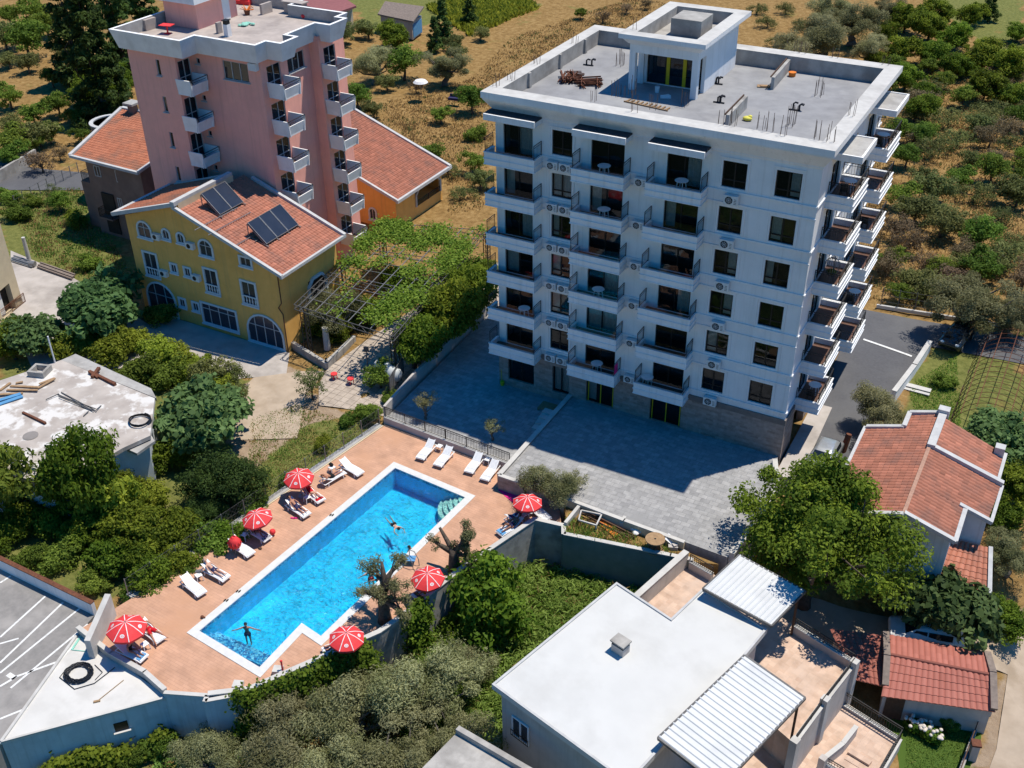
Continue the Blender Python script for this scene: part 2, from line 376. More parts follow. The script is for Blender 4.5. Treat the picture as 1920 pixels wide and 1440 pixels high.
# ground & paving
def mk_ground():
    m, t, P, N, L = nodes('field'); P.inputs['Roughness'].default_value = .95; P.inputs['Specular IOR Level'].default_value = .1
    v = _coord(N, L, 'P', 1)
    a = _ramp(N, L, _noise(N, L, v, 1.6, 8, .7), [(.3, (.15,.088,.03)), (.5, (.26,.16,.06)), (.7, (.37,.245,.105))])
    g = _ramp(N, L, _noise(N, L, v, 2.4, 8, .7), [(.3, (.085,.10,.024)), (.7, (.21,.21,.065))])
    at_ = N('ShaderNodeAttribute'); at_.attribute_name = 'green'
    n2 = _noise(N, L, v, .22, 8, .65); ad = N('ShaderNodeMath'); L(n2, ad.inputs[0]); L(at_.outputs['Fac'], ad.inputs[1])
    f = _ramp(N, L, ad.outputs[0], [(.60, (0,0,0)), (.74, (1,1,1))]); col = _mix(N, L, f, a, g)
    e = N('ShaderNodeAttribute'); e.attribute_name = 'bare'
    s = _ramp(N, L, _noise(N, L, v, 1.2, 7, .6), [(.3, (.26,.185,.125)), (.7, (.38,.29,.21))])
    n3 = _noise(N, L, v, .5, 6, .6); ad2 = N('ShaderNodeMath'); L(n3, ad2.inputs[0]); L(e.outputs['Fac'], ad2.inputs[1])
    f2 = _ramp(N, L, ad2.outputs[0], [(.80, (0,0,0)), (.95, (1,1,1))]); col = _mix(N, L, f2, col, s)
    e2 = N('ShaderNodeAttribute'); e2.attribute_name = 'wood'; col = _mix(N, L, e2.outputs['Fac'], col, (.022,.030,.012))  # no real wood: unseen ground coloured dark to tone down window reflections
    L(col, P.inputs['Base Color']); _bump(N, L, _noise(N, L, v, 3, 8, .75), P, .9, .15)
mk_ground()
mk('asphalt', (.100,.100,.108), (.085,.085,.092), scale=6, big=.22, bigc=(.125,.125,.13), rough=.9, bump=.2, blo=.42, bhi=.75)
mk('old_asphalt', (.25,.235,.225), (.205,.195,.187), scale=3, big=.35, bigc=(.32,.30,.285), rough=.92, bump=.2)
mk('lane_dirt', (.43,.345,.265), (.36,.285,.215), scale=1.1, big=.35, bigc=(.30,.23,.165), bump=.3)
mk('yard_concrete', (.45,.41,.385), (.38,.345,.32), scale=1.1, big=.4, bigc=(.30,.27,.25), bump=.25)
mk('road_paint', (.68,.68,.67), (.45,.45,.44), scale=5, bump=0, lo=.5, hi=.75)
mk_brick('terrace_paving', (.36,.355,.355), (.27,.268,.272), (.20,.20,.205), .6, .4, .012, rot=.0, noise=2.2, stain=(.35,(.265,.263,.265)))
mk_brick('path_paving', (.45,.38,.32), (.38,.32,.27), (.20,.16,.13), .6, .6, .02, off=0, noise=3)
mk_brick('deck_tile', (.545,.315,.21), (.50,.285,.187), (.42,.235,.16), .62, .20, .010, off=.37, rot=.06, noise=.9, stain=(.28,(.49,.27,.165)), bump=.25)
mk_brick('terracotta_tile', (.60,.44,.345), (.51,.355,.27), (.50,.39,.32), .34, .34, .006, off=0, rot=.26, noise=1.3, stain=(.6,(.55,.42,.345)))
mk('coping', (.62,.62,.605), (.56,.56,.55), scale=3, bump=.1)
def mk_pool():
    m, t, P, N, L = nodes('pool_mosaic'); P.inputs['Roughness'].default_value = .35
    v = _coord(N, L, 'P', 1)
    mp = N('ShaderNodeMapping'); L(v, mp.inputs[0]); mp.inputs['Rotation'].default_value = (0, 0, .08)
    b = N('ShaderNodeTexBrick'); L(mp.outputs[0], b.inputs[0]); b.offset = 0; b.inputs['Scale'].default_value = 1
    b.inputs['Brick Width'].default_value = .25; b.inputs['Row Height'].default_value = .25; b.inputs['Mortar Size'].default_value = .006
    b.inputs['Color1'].default_value = (.015,.54,.86,1); b.inputs['Color2'].default_value = (.02,.57,.92,1); b.inputs['Mortar'].default_value = (.08,.60,.92,1)
    n = _noise(N, L, v, 2.2, 6); f = _ramp(N, L, n, [(.35, (.85,)*3), (.65, (1.12,)*3)])
    L(_mix(N, L, 1., b.outputs['Color'], f, 'MULTIPLY'), P.inputs['Base Color'])
    m, t, P, N, L = nodes('pool_border_mosaic'); P.inputs['Roughness'].default_value = .35
    v = _coord(N, L, 'P', 1); vo = N('ShaderNodeTexVoronoi'); L(v, vo.inputs[0]); vo.inputs['Scale'].default_value = 9; vo.distance = 'CHEBYCHEV'
    sp = N('ShaderNodeSeparateColor'); L(vo.outputs['Color'], sp.inputs[0])
    L(_ramp(N, L, sp.outputs[0], [(.2, (.02,.13,.36)), (.5, (.04,.34,.62)), (.85, (.25,.55,.72))]), P.inputs['Base Color'])
    # water: clear tinted surface that lets the light in, mirror-like by Fresnel
    m, t, P, N, L = nodes('water'); t.nodes.remove(P)
    v = _coord(N, L, 'P', 1)
    n1 = N('ShaderNodeTexNoise'); L(v, n1.inputs['Vector']); n1.inputs['Scale'].default_value = 2.9; n1.inputs['Detail'].default_value = 3; n1.inputs['Distortion'].default_value = 1.4
    n2 = N('ShaderNodeTexNoise'); L(v, n2.inputs['Vector']); n2.inputs['Scale'].default_value = 6; n2.inputs['Detail'].default_value = 2; n2.inputs['Distortion'].default_value = .8
    ad = N('ShaderNodeMath'); L(n1.outputs['Fac'], ad.inputs[0]); ad2 = N('ShaderNodeMath'); ad2.operation = 'MULTIPLY'; L(n2.outputs['Fac'], ad2.inputs[0]); ad2.inputs[1].default_value = .4; L(ad2.outputs[0], ad.inputs[1])
    bp = N('ShaderNodeBump'); L(ad.outputs[0], bp.inputs['Height']); bp.inputs['Strength'].default_value = 1.; bp.inputs['Distance'].default_value = .24; n3 = N('ShaderNodeTexNoise'); L(v, n3.inputs['Vector']); n3.inputs['Scale'].default_value = .35; mr3 = N('ShaderNodeMapRange'); L(n3.outputs['Fac'], mr3.inputs[0]); mr3.inputs[1].default_value = .35; mr3.inputs[2].default_value = .65; mr3.inputs[3].default_value = .6; mr3.inputs[4].default_value = 1.15; L(mr3.outputs[0], bp.inputs['Strength'])
    tr = N('ShaderNodeBsdfTransparent'); tr.inputs[0].default_value = (.70,.96,1,1)
    gl = N('ShaderNodeBsdfGlossy'); gl.inputs['Roughness'].default_value = .12; gl.inputs[0].default_value = (1,1,1,1); L(bp.outputs[0], gl.inputs['Normal'])
    fr = N('ShaderNodeFresnel'); fr.inputs['IOR'].default_value = 1.33; L(bp.outputs[0], fr.inputs['Normal'])
    mx = N('ShaderNodeMixShader'); L(fr.outputs[0], mx.inputs[0]); L(tr.outputs[0], mx.inputs[1]); L(gl.outputs[0], mx.inputs[2])
    L(mx.outputs[0], t.nodes['Material Output'].inputs[0])
mk_pool()
def mk_glass(name, tint, dark):
    m, t, P, N, L = nodes(name); t.nodes.remove(P)
    tr = N('ShaderNodeBsdfTransparent'); tr.inputs[0].default_value = (*tint, 1)
    gl = N('ShaderNodeBsdfGlossy'); gl.inputs['Roughness'].default_value = .02; gl.inputs[0].default_value = (.9,.95,1,1)
    df = N('ShaderNodeBsdfDiffuse'); df.inputs[0].default_value = (*dark, 1)
    fr = N('ShaderNodeFresnel'); fr.inputs['IOR'].default_value = 1.45
    m1 = N('ShaderNodeMixShader'); m1.inputs[0].default_value = .22; L(tr.outputs[0], m1.inputs[1]); L(df.outputs[0], m1.inputs[2])
    mx = N('ShaderNodeMixShader'); L(fr.outputs[0], mx.inputs[0]); L(m1.outputs[0], mx.inputs[1]); L(gl.outputs[0], mx.inputs[2])
    L(mx.outputs[0], t.nodes['Material Output'].inputs[0])
mk_glass('pane', (.75,.8,.8), (.012,.016,.02)); mk_glass('blue_pane', (.6,.7,.8), (.02,.04,.07))
# leaves
G = {'olive': ((0.13, 0.14, 0.055), (0.36, 0.355, 0.19)), 'fig': ((0.05, 0.10, 0.035), (0.17, 0.28, 0.10)), 'green': ((0.045, 0.095, 0.012), (0.18, 0.27, 0.03)), 'citrus': ((0.055, 0.10, 0.014), (0.20, 0.28, 0.045)), 'dark': ((0.03, 0.058, 0.018), (0.115, 0.175, 0.042)), 'scrub': ((0.13, 0.1, 0.058), (0.27, 0.205, 0.125)), 'dull': ((0.08, 0.10, 0.03), (0.21, 0.235, 0.085)), 'lime': ((0.11, 0.15, 0.014), (0.3, 0.35, 0.045)), 'vine': ((0.10, 0.19, 0.02), (0.38, 0.48, 0.075)), 'deep': ((0.05, 0.09, 0.010), (0.20, 0.265, 0.028)), 'weed': ((0.10, 0.185, 0.03), (0.31, 0.43, 0.10)), 'dry': ((0.24, 0.155, 0.055), (0.45, 0.31, 0.14)), 'pale': ((0.13, 0.17, 0.08), (0.25, 0.29, 0.17))}
for k, (a, b) in G.items(): a, b = tuple(x*1.1 for x in a), tuple(x*1.12 for x in b); mk_tint('leaf_'+k, a, b, rough=.6, trans=.46, spec=.1)
mk('petal', (.66,.61,.54), (.64,.55,.48), scale=9, bump=0)

def mk_clear():
    m, t, P, N, L = nodes('clear_glass'); t.nodes.remove(P); tr = N('ShaderNodeBsdfTransparent'); tr.inputs[0].default_value = (.93,.96,.97,1); gl = N('ShaderNodeBsdfGlossy'); gl.inputs['Roughness'].default_value = .02
    fr = N('ShaderNodeFresnel'); fr.inputs['IOR'].default_value = 1.35; mx = N('ShaderNodeMixShader'); L(fr.outputs[0], mx.inputs[0]); L(tr.outputs[0], mx.inputs[1]); L(gl.outputs[0], mx.inputs[2]); L(mx.outputs[0], t.nodes['Material Output'].inputs[0])
mk_clear()
# ---------------------------------------------------------------- the land
CP = np.array([(-60,12,-1.2),(-45,0,-1.2),(-30,-10,-1.2),(-20,-12,-1.2),(-12,-6,-1.2),(-12,4,-1.0),(-20,20,-.8),(-9,-14,-1.4),(-10,-20,-1.5),(-11,-27,-1.6),(-14,-24,-1.4),(-25,-28,-1.6),
 (-14,-34,-1.5),(-22,-38,-1.5),(0,22,-.3),(10,25,-.3),(20,25,-.1),(35,25,0),(24.5,14,-.15),(24.5,6,-.35),(24.5,0,-.8),(27,-5,-1.4),(32,0,-1.0),(34,6,-.6),(37,-8,-2.8),(25,-11,-2.8),(26,-15,-3.5),(31,-9.5,-3.2),(35,-14,-4),
 (41,-8,-3.8),(40,-18,-4.2),(12,-16,-3.9),(16,-15,-3.9),(19,-15,-3.8),(12,-25,-4.2),(9,-30,-4.5),(2,-39,-4.7),(-8,-46,-4.8),(16,-32,-4.5),(22,-24,-4.3),(30,-28,-4.3),
 (0,-14,-3.4),(0,-22,-3.4),(0,-30,-3.6),(5,-16,-3.5),(5,-26,-3.7),(0,-4,-1.8),(12,-5,-1.6),(18,-7,-2.2),(11,6,-1.5),(-40,40,-.5),(0,50,0),(50,50,0),(30,40,0),(-80,60,0),(0,120,0),(80,120,0),(-80,-40,-1.6),(80,0,-3),(80,60,0),(20,-60,-5),(60,-40,-4.5),(-30,-60,-4.6),(-5,-38.5,-4.6),(-7,-40,-4.6)], float)
def gz(x, y):
    d2 = (CP[:,0]-x)**2+(CP[:,1]-y)**2+.6; w = d2**-1.9; return float((w*CP[:,2]).sum()/w.sum())
def atg(u, v):
    """photo pixel -> where it meets the land"""
    z = -1.
    for _ in range(12): p = at(u, v, z); z = .5*z+.5*gz(p.x, p.y)
    p = at(u, v, z); p.z = gz(p.x, p.y); return p
GREEN = [[(-400,-300),(400,-300),(400,-62),(62,-44),(40,-40),(-10,-42),(-100,-44),(-400,0)], ats(-1.2,(0,360),(140,330),(250,500),(240,560),(80,620),(0,640)), ats(-1.3,(560,760),(720,800),(640,900),(520,1000),(440,980),(430,860)), ats(0,(700,60),(1020,0),(760,-60),(600,-40)),  # first patch: unseen ground greened for what the windows mirror
   ats(0,(1800,60),(1920,100),(1920,-40),(1700,-60)), ats(-.9,(1690,710),(1790,640),(1920,640),(1920,880),(1720,860)), [(6,-35),(24,-11),(24,-40),(-10,-60),(-10,-40)], ats(-4,(1680,1370),(1840,1320),(1820,1440),(1690,1440)),
   ats(-1.2,(0,640),(330,640),(480,720),(560,980),(330,1110),(0,1100))]
BARE = [ats(-1.2,(470,690),(560,690),(660,790),(560,790),(470,900),(420,840)), ats(-4,(1700,1180),(1920,1160),(1920,1440),(1800,1440),(1850,1260))]
def make_ground():
    xs = np.concatenate([np.linspace(-400,-72,12), np.linspace(-70,60,118), np.linspace(62,320,12)]); ys = np.concatenate([np.linspace(-220,-62,8), np.linspace(-60,44,100), np.linspace(46,130,36), np.linspace(140,520,14)])
    X, Y = np.meshgrid(xs, ys); rn = np.random.RandomState(3)
    Z = np.array([[gz(x, y) for x in xs] for y in ys]) + (rn.rand(*X.shape)-.5)*.10
    nx, ny = len(xs), len(ys); vs = np.stack([X.ravel(), Y.ravel(), Z.ravel()], 1)
    fs = [(j*nx+i, j*nx+i+1, (j+1)*nx+i+1, (j+1)*nx+i) for j in range(ny-1) for i in range(nx-1)]
    me = bpy.data.meshes.new('ground'); me.from_pydata(vs.tolist(), [], fs); me.materials.append(MATS['field'])
    a = me.attributes.new('green', 'FLOAT', 'POINT'); b = me.attributes.new('bare', 'FLOAT', 'POINT')
    gv = [.6 if y < -42 else .34 if any(inpoly(x, y, p) for p in GREEN) else 0. for x, y, z in vs]; bv = [.55 if any(inpoly(x, y, p) for p in BARE) else 0. for x, y, z in vs]  # stronger green behind the camera, added for the window reflections
    c = me.attributes.new('wood', 'FLOAT', 'POINT'); c.data.foreach_set('value', [min(1., max(0., (-46-y)/8)) for x, y, z in vs]); a.data.foreach_set('value', gv); b.data.foreach_set('value', bv)  # dark ground tone added out of view, only for the window reflections
    me.polygons.foreach_set('use_smooth', [True]*len(fs)); o = bpy.data.objects.new('ground', me); COL.objects.link(o); tag(o, kind='structure')
make_ground()
def drape(name, poly, mat, lift=.03, step=1.0, zfun=None, thick=0):
    """a sheet that follows the land"""
    xs = [p[0] for p in poly]; ys = [p[1] for p in poly]; bm = bmesh.new()
    f = bm.faces.new([bm.verts.new((p[0], p[1], 0)) for p in poly]); 
    if f.normal.z < 0: f.normal_flip()
    for ax, lo, hi in ((0, min(xs), max(xs)), (1, min(ys), max(ys))):
        k = lo+step
        while k < hi:
            no = Vector((1,0,0)) if ax == 0 else Vector((0,1,0)); bmesh.ops.bisect_plane(bm, geom=bm.verts[:]+bm.edges[:]+bm.faces[:], plane_co=no*k, plane_no=no); k += step
    for v in bm.verts: v.co.z = (zfun(v.co.x, v.co.y) if zfun else gz(v.co.x, v.co.y)) + lift
    bmesh.ops.recalc_face_normals(bm, faces=bm.faces)
    me = bpy.data.meshes.new(name); bm.to_mesh(me); bm.free()
    if me.polygons and me.polygons[0].normal.z < 0: me.flip_normals()
    me.materials.append(MATS[mat]); o = bpy.data.objects.new(name, me); COL.objects.link(o); tag(o, kind='structure'); return o
P2 = lambda z, *pts: [(p.x, p.y) for p in (at(u, v, z) for u, v in pts)]
# tarmac drive to the right of the white block, its upper road and the far left road
drape('road', [(22.3,-2.6),(26.2,-2.6),(26.6,4),(27.2,12),(28,20),(60,21.5),(60,25),(40,25),(22,23.4),(22,19.6),(22.3,10)], 'asphalt', .06, 1.)
drape('road', [(-110,3),(-66,9.6),(-56,14.6),(-56,18.6),(-67,15.6),(-110,9)], 'asphalt', .06, 3)
drape('lane', [(23,-12.4),(27,-9.6),(33,-8.4),(38,-6.2),(42,-4.5),(60,-2),(60,-10),(43,-10.4),(42.5,-14),(42,-22),(38.6,-22),(39.3,-15),(39.0,-9.9),(33,-11.4),(29.2,-12.9),(26.5,-16.5),(24.2,-15.2)], 'lane_dirt', .07, 1.)
mb = MB(); a, b = at(1612,628,-.05), at(1716,651,-.05)
drape('road_marking', [(23.3,18.45),(27.3,17.6),(27.3,17.85),(23.3,18.7)], 'road_paint', .10, .5)
# concrete yards
drape('yard', P2(-1.2,(20,470),(135,520),(330,640),(300,700),(60,690),(20,600)), 'yard_concrete', .05, 2)
drape('courtyard', [(-31.5,-3.3),(-18,-3.3),(-16.2,-6),(-19.5,-8.6),(-31.5,-7.2)], 'yard_concrete', .05, 2)
drape('path', [(-18.2,-7.6),(-15.5,-5.2),(-13.6,-4.2),(-13,-7.6),(-10.2,-12.4),(-14,-14.6),(-17,-14)], 'lane_dirt', .05, 2)
drape('paved_path', [(-13.8,-3.6),(-13,4),(-11.5,18),(-5.6,18),(-5.5,-6.6),(-11.2,-8.4),(-13.0,-6.0)], 'path_paving', .06, 2)
# car park, bottom left
PARK = [(-40,-31.5),(-9.6,-32.6),(-9.3,-34.3),(-7.0,-41.6),(-7.0,-46),(-40,-46)]
mb = MB(); mb.prism(PARK, -5, -1.2); struct('parking_lot', mb, 'old_asphalt')
def stripe(mb, a, b, w, z):
    a, b = Vector((a[0],a[1])), Vector((b[0],b[1])); d = (b-a).normalized(); n = Vector((-d.y,d.x))*w/2
    mb.quad((*(a-n),z), (*(b-n),z), (*(b+n),z), (*(a+n),z))
mb = MB(); zp = -1.2
for p, q, w in (((0,1243),(118,1130),.13),((0,1195),(85,1118),.13),((0,1262),(160,1132),.13),((20,1290),(165,1170),.13),((0,1093),(20,1080),.13),((0,1207),(35,1197),.12),((0,1287),(32,1268),.14),((32,1268),(110,1240),.14),((0,1348),(52,1327),.13),((110,1240),(160,1188),.12),((15,1264),(28,1272),.3)):
    stripe(mb, at(*p, zp), at(*q, zp), w, zp+.006)
struct('parking_marking', mb, 'road_paint')
# ---------------------------------------------------------------- the white apartment block
XU, YU = Vector((1,0,0)), Vector((0,1,0))
WB = thing('apartment_block', 'tall white apartment block with dark balcony doors, stone base and unfinished flat roof', 'apartment block', (11, 8.2, 0))
BW, BD, ZR = 22.03, 16.4, 21.2
FL = [3.55+3*k for k in range(6)]
DOORS = [(.6,2.82),(7.1,9.45),(12.35,14.64)]; WINS = [(4.25,5.74),(15.98,17.53),(19.33,20.91)]
fops = [(a,b,z-.38,z+1.72) for z in FL for a, b in DOORS] + [(a,b,z+.22,z+1.92) for z in FL for a, b in WINS]
gops = [(.73,2.94,.04,2.42),(4.5,5.87,.04,2.32),(7.29,9.5,.04,2.42),(12.35,14.71,.04,2.42)]
sops = [(a,b,z-.38,z+1.72) for z in FL for a, b in ((2.7,4.9),(11.9,14.1))] + [(7.6,8.9,z+.22,z+1.8) for z in FL]
mb = MB(); wall(mb, (0,0), XU, BW, 3.05, ZR, fops); wall(mb, (BW,0), YU, BD, 3.05, ZR, sops)
wall(mb, (BW,BD), -XU, BW, -2, ZR); wall(mb, (0,BD), -YU, BD, -2, ZR)
wbuild(mb, 'wall', 'white_wall', WB)
mb = MB(); wall(mb, (-.06,-.06), XU, BW+.12, -1.6, 2.62, [(a+.06,b+.06,c,d) for a,b,c,d in gops], depth=.3); wall(mb, (BW+.06,-.06), YU, BD, -1.6, 2.62, [(2.4,5.6,-1.2,2.2)], depth=.5); mb.box(-.06,-.06,2.6,BW+.06,.02,2.62)
mb.box(BW,-.06,2.6,BW+.06,BD,2.62)
wbuild(mb, 'stone_base', 'stone_cladding', WB)
mb = MB(); mb.box(-.1,-.1,2.63,BW+.1,.0,3.05); mb.box(BW,0,2.63,BW+.1,BD,3.05); wbuild(mb, 'base_band', 'grey_band', WB)
mb = MB(); mb.box(.1,.6,-1.5,BW-.1,BD-.1,-1.4)
for z in [3.0]+[z+2.3 for z in FL]: mb.box(.24,.24,z,BW-.24,BD-.1,z+.15)
mb.box(.24,1.6,0,BW-.24,1.7,ZR-.2); mb.box(BW-1.8,1.7,0,BW-1.7,BD-.2,ZR-.2)
for x in (3.4,6.3,11.9,15.3,18.5): mb.box(x,.24,0,x+.12,1.6,ZR-.2)
for y in (6.2,10.5): mb.box(BW-1.7,y,0,BW-.24,y+.12,ZR-.2)
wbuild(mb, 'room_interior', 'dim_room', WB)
rn = random.Random(5)
def opening(parent, p0, ud, inn, o, div, trans, kind, depth=.2, fm='dark_frame'):
    fr, pn = frame_mesh(p0, ud, inn, o, depth, .075, div, trans=trans)
    f = wbuild(fr, kind, fm, parent); wbuild(pn, 'pane', 'pane', f)
    if rn.random() < .62:
        cb = MB(); a, b, c, d = o; p = Vector((*p0[:2],0)); ud = Vector((*ud[:2],0)); sgm = rn.choice([(0,.42),(.58,1),(0,.3),(0,1),(.5,.95)])
        u0, u1 = a+.06+(b-a-.12)*sgm[0], a+.06+(b-a-.12)*sgm[1]; n = 14
        pts = [p+ud*(u0+(u1-u0)*i/n)+inn*(depth+.10+.035*(i%2)) for i in range(n+1)]
        for q, r in zip(pts[:-1], pts[1:]): cb.quad(q+Vector((0,0,c+.08)), r+Vector((0,0,c+.08)), r+Vector((0,0,d-.08)), q+Vector((0,0,d-.08)))
        wbuild(cb, 'curtain', 'curtain', f)
    return f
for z in FL:
    for a, b in DOORS: opening(WB, (0,0), XU, YU, (a,b,z-.38,z+1.72), 1, None, 'balcony_door')
    for a, b in WINS: opening(WB, (0,0), XU, YU, (a,b,z+.22,z+1.92), 1, .27, 'window')
    for a, b in ((2.7,4.9),(11.9,14.1)): opening(WB, (BW,0), YU, -XU, (a,b,z-.38,z+1.72), 1, None, 'balcony_door')
    opening(WB, (BW,0), YU, -XU, (7.6,8.9,z+.22,z+1.8), 1, .27, 'window')
for i, o in enumerate(gops):
    f = opening(WB, (0,0), XU, YU, o, 1, None, 'ground_floor_door')
    if i > 1:
        t = MB()
        for u in (o[0]+.1, o[1]-.16, (o[0]+o[1])/2-.03): t.box(u, .10, o[2], u+.07, .115, o[3])
        wbuild(t, 'yellow_tape', 'yellow_paint', f)
# window surrounds, floor mouldings, corner quoins
for z in FL:
    for a, b in WINS:
        mb = MB(); mb.add([(x,y,zz) for y in (-.05,-.002) for x, zz in ((a-.2,z+.1),(a-.12,z+.1),(a-.12,z+2.1),(b+.12,z+2.1),(b+.12,z+.1),(b+.2,z+.1),(b+.2,z+2.18),(a-.2,z+2.18))], [(0,1,2,7),(7,2,3,6),(3,4,5,6),(8,15,10,9),(15,14,11,10),(11,14,13,12)]+[(i,i+8,(i+1)%8+8,(i+1)%8) for i in range(8)]); wbuild(mb, 'window_surround', 'white_wall', WB)
    M_ = lambda *a: wbuild(MB().box(*a), 'moulding', 'white_wall', WB)
    for x0, x1 in ((3.57,6.23),(9.97,11.43),(15.17,BW+.05)):
        M_(x0,-.075,z-.07,x1,-.002,z+.05); M_(x0,-.06,z-.86,x1,-.002,z-.76)
    M_(BW+.002,-.06,z-.07,BW+.075,2.08,z+.05); M_(BW+.002,5.82,z-.07,BW+.075,11.18,z+.05); M_(BW+.002,15.12,z-.07,BW+.075,BD,z+.05)
# eaves cornice, ring beam and roof
OV = .7
mb = MB(); prof = [(0,20.95),(.06,21.05),(.06,21.12),(.34,21.55),(.62,21.95),(.62,22.02),(OV,22.06),(OV,22.47)]
for (d0,z0),(d1,z1) in zip(prof[:-1], prof[1:]):
    A = [(-d0,-d0),(BW+d0,-d0),(BW+d0,BD+d0),(-d0,BD+d0)]; B = [(-d1,-d1),(BW+d1,-d1),(BW+d1,BD+d1),(-d1,BD+d1)]
    for i in range(4): j = (i+1)%4; mb.quad((*A[i],z0),(*A[j],z0),(*B[j],z1),(*B[i],z1))
wbuild(mb, 'cornice', 'white_wall', WB)
mb = MB(); o, i_ = (-OV,-OV,BW+OV,BD+OV), (.25,.55,BW-.35,BD-.5)
for x0,y0,x1,y1 in ((o[0],o[1],o[2],i_[1]),(o[0],i_[3],o[2],o[3]),(o[0],i_[1],i_[0],i_[3]),(i_[2],i_[1],o[2],i_[3])):
    mb.quad((x0,y0,22.47),(x1,y0,22.47),(x1,y1,22.47),(x0,y1,22.47))
wbuild(mb, 'ledge', 'ledge', WB)
mb = MB(); x0,y0,x1,y1 = i_; c = [(x0,y0),(x1,y0),(x1,y1),(x0,y1)]
for k in range(4): p, q = c[k], c[(k+1)%4]; mb.quad((*q,21.4),(*p,21.4),(*p,22.47),(*q,22.47))
for y in (4.2,9.0,13.2): mb.box(x0,y,21.42,x0+.14,y+.3,22.44)
wbuild(mb, 'parapet', 'raw_concrete', WB)
mb = MB(); mb.quad((x0,y0,21.4),(x1,y0,21.4),(x1,y1,21.4),(x0,y1,21.4)); wbuild(mb, 'roof_deck', 'roof_screed', WB)
# balconies: each a solid tray with its own floor and railing
def balcony(x0, x1, d, z, side=False, y0=0):
    def Bx(mb, a0, a1, d0, d1, z0, z1):      # a along the wall, d outwards
        if side: mb.box(BW+d0, a0, z0, BW+d1, a1, z1)
        else: mb.box(a0, -d1, z0, a1, -d0, z1)
    m = MB(); Bx(m, x0, x1, 0, d, z-.84, z-.46); Bx(m, x0-.05, x1+.05, .004, d+.05, z-.46, z-.40); Bx(m, x0-.04, x1+.04, .004, d+.04, z-.86, z-.80)
    Bx(m, x0, x1, d-.16, d, z-.40, z-.01); Bx(m, x0, x0+.16, 0, d-.16, z-.40, z-.01); Bx(m, x1-.16, x1, 0, d-.16, z-.40, z-.01)
    Bx(m, x0-.04, x1+.04, d-.2, d+.04, z-.01, z+.05); Bx(m, x0-.04, x0+.2, 0.004, d-.2, z-.01, z+.05); Bx(m, x1-.2, x1+.04, 0.004, d-.2, z-.01, z+.05)
    b = wbuild(m, 'balcony', 'white_wall', WB)
    f = MB(); Bx(f, x0+.16, x1-.16, 0, d-.16, z-.399, z-.375); wbuild(f, 'balcony_floor', 'wet_floor', b)
    P = (lambda a, dd: (BW+dd, a, z+.05)) if side else (lambda a, dd: (a, -dd, z+.05))
    if not side:
        for a in (x0+.06, x1-.06): r = MB(); railing(r, [P(a, .05), P(a, d-.07)], h=.95, gap=.16, wr=.04, wb=.018, posts=1.2); wbuild(r, 'railing', 'iron', b)
        r = MB(); r.quad(P(x0+.08,d-.07), P(x1-.08,d-.07), (x1-.08,-d+.07,z+.72), (x0+.08,-d+.07,z+.72)); wbuild(r, 'glass_panel', 'clear_glass', b); return
    r = MB(); railing(r, [P(x0+.06, .05), P(x0+.06, d-.07), P(x1-.06, d-.07), P(x1-.06, .05)], h=.80, gap=.16, wr=.045, wb=.016, posts=1.2)
    wbuild(r, 'railing', 'iron', b)
FB = [(-.25,3.55),(6.25,9.95),(11.45,15.15)]; SB = [(2.1,5.8),(11.2,15.1)]
for z in FL:
    for a, b in FB: balcony(a, b, 1.2, z)
    for a, b in SB: balcony(a, b, 1.66, z, True)
def canopy(x0, x1, d, z, side=False):
    def Bx(mb, a0, a1, d0, d1, z0, z1):
        if side: mb.box(BW+d0, a0, z0, BW+d1, a1, z1)
        else: mb.box(a0, -d1, z0, a1, -d0, z1)
    m = MB(); Bx(m, x0, x1, 0, d, z-.42, z-.08); m2 = MB(); (Bx(m2, x0+.12, x1-.12, 0, d-.14, z-.08, z-.05) if side else Bx(m2, x0-.01, x1+.01, 0, d-.14, z-.08, z+.03))
    Bx(m, x0, x1, d-.13, d, z-.08, z); Bx(m, x0, x0+.11, 0, d-.13, z-.08, z); Bx(m, x1-.11, x1, 0, d-.13, z-.08, z)
    c = wbuild(m, 'canopy', 'white_wall', WB); wbuild(m2, 'canopy_top', 'concrete' if side else 'shaded_canopy', c)  # front tops take the dark shadow tone, side tops plain concrete
for a, b in FB: canopy(a, b, 1.2, 21.2)
for a, b in SB: canopy(a+.2, b+.15, 1.75, 21.2, True)
# wall-hung air conditioners
def aircon(x, z, w=.82, h=.56):
    m = MB(); m.box(x,-.42,z,x+w,-.08,z+h); m.box(x+.05,-.08,z+.02,x+.1,0,z+.1); m.box(x+w-.1,-.08,z+.02,x+w-.05,0,z+.1)
    a = wbuild(m, 'air_conditioner', 'appliance', WB); f = MB(); c = Vector((x+w*.38,-.42,z+h/2)); n = 20
    vs = [c+Vector((math.cos(2*math.pi*i/n)*h*.4, -.006, math.sin(2*math.pi*i/n)*h*.4)) for i in range(n)]; f.quad(*vs)
    for k in range(4): f.box(x+w*.74, -.426, z+.1+k*.1, x+w*.93, -.42, z+.13+k*.1)
    f = wbuild(f, 'fan', 'fan_black', a)
    g = MB()
    for k in range(4): 
        t = k*math.pi/4; v = Vector((math.cos(t)*h*.38,0,math.sin(t)*h*.38)); g.bar(c+Vector((0,-.014,0))-v, c+Vector((0,-.014,0))+v, .012)
    g.tube([c+Vector((math.cos(2*math.pi*i/12)*h*.22,-.016,math.sin(2*math.pi*i/12)*h*.22)) for i in range(13)], .008, 4); wbuild(g, 'fan_guard', 'appliance', f)
for z in FL:
    aircon(4.02, z-.72); aircon(4.98, z-.72); aircon(16.35, z-.74, .9, .62); aircon(10.35, z-.7)
